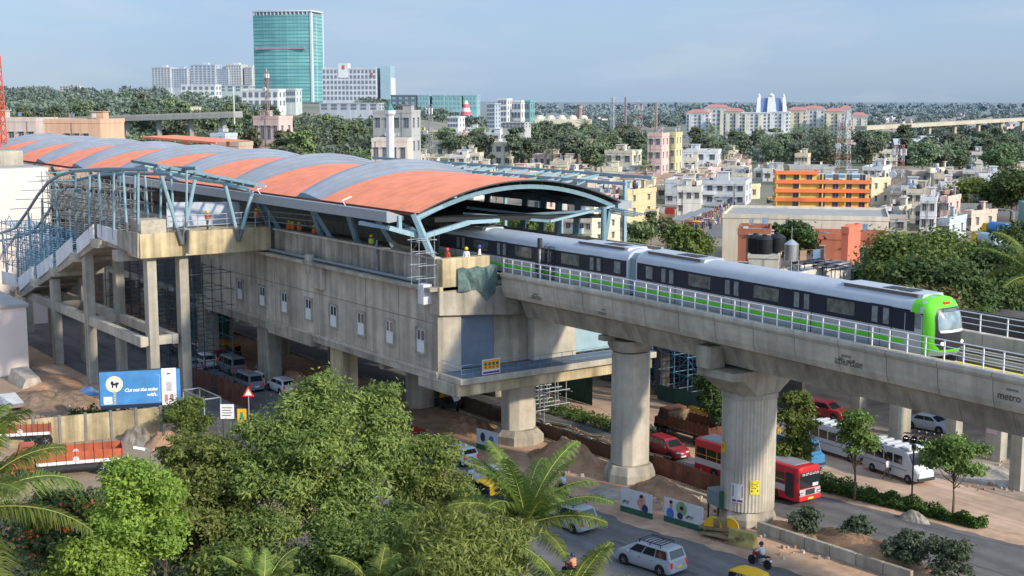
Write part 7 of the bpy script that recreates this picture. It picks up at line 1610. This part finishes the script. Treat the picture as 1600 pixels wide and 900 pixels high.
def poster(label, px0, py0, px1, py1, art, word):
    A_, B_ = Vector((*G(px0, py0), 0)), Vector((*G(px1, py1), 0)); d = B_-A_; w_ = d.length; rz = math.atan2(d.y, d.x); T = thing('film_poster', label, 'poster board', A_, rz); h = 1.75
    MB().box(0,-.06,.0,w_,.06,.42).build('green_base', mat('base_green', (.03,.10,.06), .8, .2, 2.), T); MB().box(0,-.03,.43,w_,.03,h).build('board', mat('poster_paper', (.55,.54,.53), .7, .08, 1.5), T); q = MB(); [q.box(x-.04,.04,0,x+.04,.12,h) for x in (.1, w_-.1)]; q.build('post', DARK, T)
    def blob(nm, cx, cz, rx, rz_, m, off):
        v = MB(); v.prism([(w_*cx+rx*math.cos(a), .43+(h-.43)*cz+rz_*math.sin(a)) for a in np.linspace(0, 2*PI, 14)[:-1]], -.034-off, -.0302-off*.9, 'y'); v.build(nm, m, T)
    for nm, cx, cz, rx, rz_, m, off in art: blob(nm, cx, cz, rx, rz_, m, off)
    text('lettering', word, .42, (w_*(.04 if 'first' in label else .56), -.045, .62), (PI/2, 0, 0), mat('film_ink', (.05,.03,.04), .8, .1, 2.), T, shear=.25)
FS, FH = mat('print_skin', (.42,.22,.14), .7, .1, 2.), mat('print_hair', (.02,.018,.02), .7, .1, 2.); FB, FD, FG, FP = mat('print_blue', (.06,.15,.45), .7, .2, 2.), mat('print_navy', (.03,.04,.1), .7, .2, 2.), mat('print_green', (.2,.3,.15), .7, .3, 2.), mat('print_rose', (.5,.25,.2), .7, .2, 2.)
poster('first film poster board showing a dark haired man holding a phone', 970,798,1019,812, [('print',.68,.45,.34,.6,FP,.0),('print',.78,.16,.28,.3,FD,.006),('print',.66,.62,.13,.2,FS,.012),('print',.66,.78,.15,.12,FH,.018),('print',.56,.40,.06,.2,FS,.018)], '\u0c95\u0cbf\u0cb6')
poster('second film poster board showing a couple, the man in blue', 1038,814,1098,832, [('print',.45,.6,.5,.5,FG,.0),('print',.16,.2,.34,.4,FB,.006),('print',.18,.66,.14,.2,FS,.012),('print',.18,.82,.15,.12,FH,.018),('print',.42,.2,.26,.25,MC['leaf_dark'] if 0 else FD,.012),('print',.43,.52,.12,.17,FS,.018),('print',.46,.64,.17,.15,FH,.024)], '\u0c95\u0cbf\u0cb6')
poster('third narrow poster board half hidden beyond the palm', 745,700,778,709, [('print',.3,.5,.3,.4,FD,.0),('print',.7,.4,.3,.4,FB,.004)], '\u0c95')
# machines by the pier
x, y = G(1122, 812); gb = thing('generator', 'grey generator cabinet on legs beside the fluted pier', 'generator', (x, y, 0), -.2); MB().box(-.75,-.5,1.1,.75,.5,2.2).build('cabinet', mat('cabinet_grey', (.16,.2,.22), .5, .15, 2.), gb, bevel=.04); q = MB(); [q.box(a*.65-.05,b*.4-.05,0,a*.65+.05,b*.4+.05,1.1) for a in (-1,1) for b in (-1,1)]; q.build('leg', DARK, gb); MB().box(.78,-.45,1.1,.86,.45,2.3).build('side_panel', MC['base_green'], gb); MB().box(-1.0,-.3,1.3,-.78,.3,2.0).build('white_cover', PLW, gb)
x, y = G(1122, 836); mx_ = thing('winch_trolley', 'yellow wheeled winch trolley leaning beside the pier', 'machine', (x, y, 0), .5)
for s in (-.35, .75): W_ = MB().lathe([(.5,-.07),(.62,-.09),(.62,.09),(.5,.07)], (s,s*.2,.62), 20, axis='y').build('wheel', YEL, mx_); q = MB(); [q.bar((s,s*.2,.62),(s+.55*math.cos(a),s*.2,.62+.55*math.sin(a)),.08) for a in np.linspace(0, 5.2, 6)]; q.build('spoke', YEL, W_)
q = MB(); q.box(-1.2,-.5,.45,1.4,.5,.58); q.bar((1.3,0,.5),(2.6,.2,.2),.12); q.obox((.1,.1,.9),(.9,.5,.6),.3); q.build('frame', WOOD, mx_)
x, y = G(1160, 852); jb = thing('road_barrier', 'dented yellowish road barrier block at the edge of the shoulder', 'barrier', (x, y, 0), .30); q = MB(); q.prism([(-.35,0),(-.35,.25),(-.2,.55),(-.17,1.0),(.17,1.0),(.2,.55),(.35,.25),(.35,0)], -.95, .95, 'x'); q.build('block', mat('barrier_yellow', (.45,.36,.13), .85, .2, 2., stain=.3), jb, bevel=.03); [MB().box(-.9+.42*k,-.215,.5,-.8+.42*k,-.19,.98).build('rib', MC['barrier_yellow'], jb) for k in range(5)]
pk = MB(); x, y = G(1130, 846); pk.bar((x-1.8,y-.2,.25),(x+1.2,y+.3,.4),.9,.07); pk.bar((x-1,y+.5,.3),(x+1.6,y+.2,.55),.3,.07); tag(pk.build('plank_sheet', WOOD), 'warped boards lying under the yellow winch trolley', 'boards')
# poles, kerb post
x, y = G(1424, 792); vp = MB((x,y,0)); vp.tube([(x,y,0),(x,y,4.4)], .06, 8); vp.box(x-.12,y-.12,4.2,x+.12,y+.12,4.6); tag(vp.build('lamp_post', DARK, loc=(x,y,0)), 'thin dark post standing on the green verge near its far end', 'post')
x, y = G(843, 648); vp = MB((x,y,0)); vp.tube([(x,y,0),(x,y,6.4)], .07, 8); tag(vp.build('pole', WHITEM, loc=(x,y,0)), 'plain white pole on the grass beyond the square pier', 'pole')
for k, (px, py) in enumerate(((1341,652),(1400,690),(1410,680),(1489,712),(1555,718),(1590,764))):
    x, y = G(px, py, .02); w_ = 1.0 if k != 4 else 1.5; q = MB((x,y,0)); q.box(x-w_*.5,y-.45,0,x+w_*.5,y+.45,(7.5,7.5,7.5,7.5,7.5,5.6)[k]); o = q.build('concrete_column', CY, loc=(x,y,0), bevel=.03); tag(o, ('column of the pillared building above the round verge tree','column of the pillared building behind the minibus roof','set back column just behind the minibus column','column of the pillared building above the flat topped tree','wide column with a pink notice on the rubble edge','short brick topped column at the edge of the rubble')[k], 'column')
    if k == 4: MB((x,y,0)).box(x-.6,y-.49,2.2,x+.4,y-.46,3.2).build('notice', mat('notice_pink', (.55,.42,.42), .8, .1, 3.), o)
pbd = MB((-60,104,0)); pbd.box(-84,100,7.2,-40,118,7.9); pbd.box(-84,112,0,-40,112.4,7.2); pbd.box(-84,100,7.9,-40,100.4,10.5)
for k in range(5): pbd.box(-82+9*k,104,0,-81.2+9*k,104.8,7.2)
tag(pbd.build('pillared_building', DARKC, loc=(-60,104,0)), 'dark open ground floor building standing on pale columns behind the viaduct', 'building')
for k in range(7):
    x, y = G(1425+12*k, 690+2*k, .02)
    if k == 0: MT = moto('parked motorcycle in the row under the pillared building', (x, y, .02), 1.2, False); MT['group'] = 'motorcycles under the pillared building'
    else: dup(MT, (x, y, .02), 1.2+.1*math.sin(k*3))
# ---- yard on the left
x0, y0 = G(-30, 705); x1, y1 = G(252, 676); A_, B_ = Vector((x0, y0, 0)), Vector((x1, y1, 0)); cw_ = thing('compound_wall', 'stained cream compound wall behind the orange lorry', 'wall', A_)
d = (B_-A_); n = 7; rz = math.atan2(d.y, d.x)
for k in range(n):
    a, b = A_.lerp(B_, k/n), A_.lerp(B_, (k+1)/n); MB(A_).bar(a+Vector((0,0,1.15)), b+Vector((0,0,1.15)), .2, 2.3).build('wall_panel', mat('yard_plaster', (.50,.41,.24), .9, .25, .8, streak=.5, stain=.4), cw_); MB(A_).obox((b.x+.0,b.y,1.2), (.22,.34,2.44), rz).build('pier', mat('pier_grey', (.2,.19,.18), .9, .2, 2.), cw_)
def billboard():
    # large board just behind the wall, facing the near road
    A_, z0 = None, None
    a = AT(157, 634, 118); b = AT(283, 626.5, 119.7); top = AT(157, 580, 118).z; d = b-a; w_ = Vector((d.x, d.y, 0)).length; rz = math.atan2(d.y, d.x); h = top-a.z; T = thing('billboard', 'blue advertising billboard with a white slogan and a yellow ringed emblem', 'billboard', (a.x, a.y, a.z), rz); tl = math.atan2(b.z-a.z, w_)
    BL = mat('billboard_blue', (.075,.27,.58), .6, .18, .7, stain=.15); MB().box(0,-.05,0,w_,.08,h).build('board', BL, T); q = MB()
    for e in ((-.06,-.06,w_+.06,.0),(-.06,h,w_+.06,h+.06),(-.06,0,0,h),(w_,0,w_+.06,h)): q.box(e[0],-.08,e[1],e[2],.1,e[3])
    q.build('frame', DARK, T); q = MB(); [q.box(x-.08,.1,-a.z,x+.08,.25,h) for x in (.6, w_*.5, w_-.6)]; q.build('post', DARK, T); MB().box(0,-.06,-.35,w_,.02,-.07).build('lower_rail', mat('navy_board', (.02,.03,.07), .7, .2, 2.), T)
    wp = mat('sign_white', (.88,.88,.89), .6, .05, 2.); yl = mat('emblem_yellow', (.8,.6,.2), .6, .1, 3.); dk = mat('emblem_dark', (.03,.025,.03), .7, .1, 3.); cx, cz = w_*.18, h*.62
    def disc(nm, cx, cz, r, m, off, r2=None): q = MB(); q.prism([(cx+r*math.cos(t), cz+(r2 or r)*math.sin(t)) for t in np.linspace(0, 2*PI, 25)[:-1]], -.052-off, -.0505-off*.9, 'y'); return q.build(nm, m, T)
    disc('emblem', cx, cz, h*.24, wp, .0); disc('emblem', cx, cz, h*.225, yl, .006); disc('emblem', cx, cz, h*.185, wp, .012)
    for dx, dz, r, r2 in ((-.30,.2,.22,.3),(.38,.1,.3,.2),(.05,-.02,.5,.16),(-.25,-.3,.12,.3),(.3,-.32,.14,.26)): disc('emblem', cx+dx*h*.2, cz+dz*h*.2, r*h*.2, dk, .018, r2*h*.2)
    q = MB()
    for k in range(9): q.prism([(cx-.11,.06+k*.155),(cx+.11,.12+k*.155),(cx+.11,.19+k*.155),(cx-.11,.13+k*.155)], -.064, -.052, 'y')
    q.build('striped_cord', yl, T); q = MB(); q.box(.3,-.058,.1,.3+h*.24,-.0505,.1+h*.22); q.build('small_square', wp, T); q = MB(); q.prism([(.42,.3),(.3+h*.12,.2),(.3+h*.2,.3),(.3+h*.12,.26)], -.066, -.059, 'y'); q.build('small_mark', dk, T)
    text('slogan', 'Cut out the noise', .43, (w_*.30, -.056, h*.38), (PI/2, 0, 0), wp, T, shear=.3, bold=.012, sp_=.92); text('slogan', 'with..', .43, (w_*.575, -.056, h*.22), (PI/2, 0, 0), wp, T, shear=.3, bold=.012)
    q = MB(); q.box(w_*.735,-.056,.25,w_*.742,-.0505,h*.85); q.box(w_*.70,-.056,h*.84,w_*.74,-.0505,h*.85); q.box(w_*.72,-.056,.2,w_*.76,-.0505,.26); q.build('thin_outline', mat('pale_blue_line', (.3,.5,.75), .6, .1, 2.), T)
    q = MB(); q.box(w_*.765,-.09,-.25,w_*.945,-.055,h+.08); P2 = q.build('white_panel', wp, T); gl = mat('sketch_grey', (.48,.46,.46), .7, .3, 6.); rl_ = mat('sketch_red', (.6,.2,.22), .7, .2, 6.); q = MB(); cx = w_*.855
    for s in (-1, 1):
        q.bar((cx+s*.2,-.094,h*.45),(cx+s*.55,-.094,h*.66),.05,.008); q.bar((cx+s*.55,-.094,h*.66),(cx+s*.6,-.094,h*.74),.05,.008); q.bar((cx+s*.13,-.094,h*.42),(cx+s*.4,-.094,h*.3),.05,.008)
    q.box(cx-.24,-.096,h*.34,cx+.24,-.091,h*.62); q.build('sketch', gl, P2); q = MB(); q.box(cx-.18,-.096,h*.84,cx+.16,-.091,h*.88); q.build('sketch_dark', dk, P2); q = MB(); q.box(cx-.42,-.096,.1,cx-.12,-.091,h*.24); q.box(cx+.1,-.096,.15,cx+.38,-.091,h*.26); q.build('sketch_red', rl_, P2)
billboard()
# pale pink buildings at the left edge
p = AT(46, 582, 1); x, y = G(46, 584); lb_ = thing('pink_house', 'plain pale pink building with a flat roof at the edge beside the bare columns', 'building', (x, y, 0), 0)
zt = ONX(46, 478, x)[1]; MB().box(-30,-22,0,0,0,zt).build('wall', PINKP, lb_); q = MB(); q.box(-30.2,-22.2,zt,0.25,.25,zt+.3); q.build('roof', mat('flat_roof_grey', (.4,.38,.36), .9, .15, .6, stain=.2), lb_)
xx = -176.; y1, z1 = ONX(75, 262, xx); hb = thing('pink_house', 'tall blank pale pink building standing behind the curved stair canopy', 'building', (xx, y1, 0), 0)
MB().box(-20,-30,0,0,0,z1).build('wall', PINKP, hb); MB().box(-19,-29,z1,-.3,-.3,z1+.15).build('roof', MC['flat_roof_grey'], hb); q = MB(); q.box(-14,-5.5,z1+.15,-7,-1.2,z1+2.0); q.build('roof_tank', CON, hb)
q = MB(); q.tube([(.05,.1,3),(.05,.1,z1-.5)], .09, 6); q.build('drainpipe', GALV, hb)
x, y = G(40, 600); dz_ = MB((x,y,0)); dz_.loft([[(x-3,y-1,.0),(x-3,y+1.2,.0),(x-3,y+1,1.3),(x-3,y-.6,1.2)],[(x+2.4,y-1,0),(x+2.4,y+1.2,0),(x+2.2,y+.8,1.0),(x+2.2,y-.5,.9)]]); tag(dz_.build('concrete_slab', SOILG, loc=(x,y,0)), 'broken concrete slab lying in front of the plain pink building', 'slab')
x, y = G(20, 640); bt = MB((x,y,0)); bt.loft([[(x-2,y-1,.5),(x-2,y+1,.5),(x-2,y+.8,1.2),(x-2,y-.8,1.2)],[(x+1.6,y-.9,.5),(x+1.6,y+.9,.5),(x+2.2,y+.5,1.0),(x+2.2,y-.5,1.0)]]); tag(bt.build('white_tarpaulin', PLAS, loc=(x,y,0)), 'crumpled white sheet over a pile at the edge of the yard', 'sheet')
x, y = G(142, 652); tp_ = MB((x,y,0)); tp_.loft([[(x-1.4,y-.6,2.35),(x-1.4,y+.6,2.3),(x-1.2,y+.2,2.7)],[(x,y-.7,2.4),(x,y+.7,2.35),(x+.1,y+.1,2.95)],[(x+1.6,y-.6,2.35),(x+1.6,y+.6,2.3),(x+1.5,y,2.6)]]); tag(tp_.build('tarpaulin', mat('tarp_blue', (.12,.22,.4), .7, .3, 2.), loc=(x,y,0)), 'blue tarpaulin bundled on top of the cream wall', 'tarpaulin')
x, y = G(300, 652); mf = MB((x,y,0))
for a, b in (((-2,0,0),(-2,0,2.2)),((2,.4,0),(2,.4,2)),((-2,0,2.2),(2,.4,2)),((-2,0,1.2),(2,.4,1.1)),((-2,0,0),(0,.2,2.1)),((-2,1.6,0),(-2,1.6,2.2)),((2,2,0),(2,2,2)),((-2,1.6,2.2),(2,2,2)),((-2,0,2.2),(-2,1.6,2.2)),((2,.4,2),(2,2,2))): mf.bar(Vector(a)+Vector((x,y,0)), Vector(b)+Vector((x,y,0)), .1)
tag(mf.build('work_frame', GALV, loc=(x,y,0)), 'light grey open steel frame standing behind the end of the billboard', 'frame')
def signb(name, label, px, py, t, w_, h, m, rz=RA): p = AT(px, py, t); T = thing(name, label, 'sign', (p.x, p.y, 0), rz); MB().box(-w_/2,-.03,p.z-h/2,w_/2,.03,p.z+h/2).build('panel', m, T); q = MB(); [q.box(s*w_*.35-.04,.035,0,s*w_*.35+.04,.1,p.z+h/2) for s in (-1, 1)]; q.build('post', DARK, T); return T, p
T_, p = signb('notice_board', 'small white lettered notice board leaning near the rusty fence', 355, 643, 112, 1.15, 1.25, PLW); q = MB(); [q.box(-.42,-.036,p.z+.3-.22*k,.42-.1*(k%2),-.031,p.z+.36-.22*k) for k in range(4)]; q.build('lettering', ink, T_)
p = AT(388, 612, 112); T_ = thing('warning_sign', 'red bordered triangular warning sign by the rusty fence', 'sign', (p.x, p.y, 0), RA); q = MB(); q.prism([(-.5,p.z-.42),(.5,p.z-.42),(0,p.z+.46)], -.03, .0, 'y'); q.build('triangle', mat('sign_red', (.6,.06,.04), .6, .05, 3.), T_); q = MB(); q.prism([(-.3,p.z-.31),(.3,p.z-.31),(0,p.z+.22)], -.045, -.031, 'y'); q.build('triangle_inner', PLW, T_); MB().box(-.04,.005,0,.04,.08,p.z-.4).build('post', GALV, T_)
T_, p = signb('marker_board', 'orange and yellow marker board beside the notice board', 378, 650, 110, .75, 1.2, YEL); q = MB(); q.prism([(-.2,p.z-.3),(.2,p.z-.3),(.05,p.z+.35),(-.1,p.z+.35)], -.04, -.031, 'y'); q.build('mark', mat('mark_green', (.05,.25,.15), .7, .1, 3.), T_)
p = AT(236, 705, 83); T_ = thing('street_lamp', 'twin headed street lamp rising from the bright yellow green tree', 'street lamp', (p.x, p.y, 0), RA); MB().tube([(0,0,0),(0,0,p.z)], [.1,.06], 8).build('pole', GALV, T_)
for s, rz in ((-1, .5), (1, -.35)): q = MB(); q.bar((0,0,p.z-.1),(s*.35,-.2*s,p.z+.1),.06); q.loft([[(s*.3,-.25,p.z+.1),(s*.3,.1,p.z+.1),(s*.3,.05,p.z+.25),(s*.3,-.2,p.z+.25)],[(s*.95,-.5,p.z+.3),(s*.95,-.2,p.z+.3),(s*.95,-.25,p.z+.42),(s*.95,-.45,p.z+.42)]]); q.build('lamp_head', GALV if s < 0 else DARK, T_)
gh = MB(); x, y = G(325, 528); H_ = thing('site_hut', 'green metal site hut in the shade under the station', 'hut', (x, y, 0), .1); MB().box(-2.4,-1.6,0,2.4,1.6,2.9).build('wall', mat('hut_green', (.02,.16,.11), .7, .15, 1.5, stain=.2), H_); MB().box(-2.6,-1.8,2.9,2.6,1.8,3.05).build('roof', MC['hut_green'], H_); MB().box(2.4,-.5,.1,2.44,.4,2.2).build('door', DARK, H_); MB().box(-1.2,-1.64,1.2,0,-1.6,2.0).build('window', GLASS, H_)
nt_ = MB((-88,57.6,14.8)); rows = []
for k in range(9):
    y = 56.6+k*.46; rows.append([(XE+.42+.08*math.sin(k*1.7), y, 15.75+.1*math.sin(k*2.)), (XE+.55+.16*math.sin(k*2.3), y+.1*math.sin(k), 14.9), (XE+.5+.14*math.sin(k*1.3), y, 13.9-.3*(k > 4)-.6*(k == 6)-.25*(k==7))])
nt_.loft(rows, 0, False, False); tag(nt_.build('safety_net', mat('net_dark_green', (.11,.165,.155), .95, .35, 3., stain=.3), loc=(-88,57.6,14.8)), 'dark green safety net hanging over the corner of the station parapet', 'net')
ns2 = MB((-95,56,16)); rows = []
for k in range(8): x = -96.5+k*1.0; rows.append([(x, 54.9, 17.6-.12*k+.1*math.sin(k*2)), (x+.2, 55.6, 16.9-.1*k+.12*math.sin(k*3)), (x+.1, 55.2, 16.55)])
ns2.loft(rows, 0, False, False); tag(ns2.build('grey_netting', mat('net_grey', (.22,.22,.18), .95, .3, 3.), loc=(-95,56,16)), 'torn grey green netting draped on the platform edge', 'net')
rv = MB((-70,60,15))
for k in range(12): rv.obox((-71.2+.1*k, 60.5+.05*(k%3), 15.36+zs(-70)+.05*(k%4)), (.16,.1,.08), k*.7)
tag(rv.build('brick_rubble', mat('brick_red', (.4,.17,.1), .9, .3, 3.)), 'little heap of broken bricks on the viaduct parapet', 'bricks')
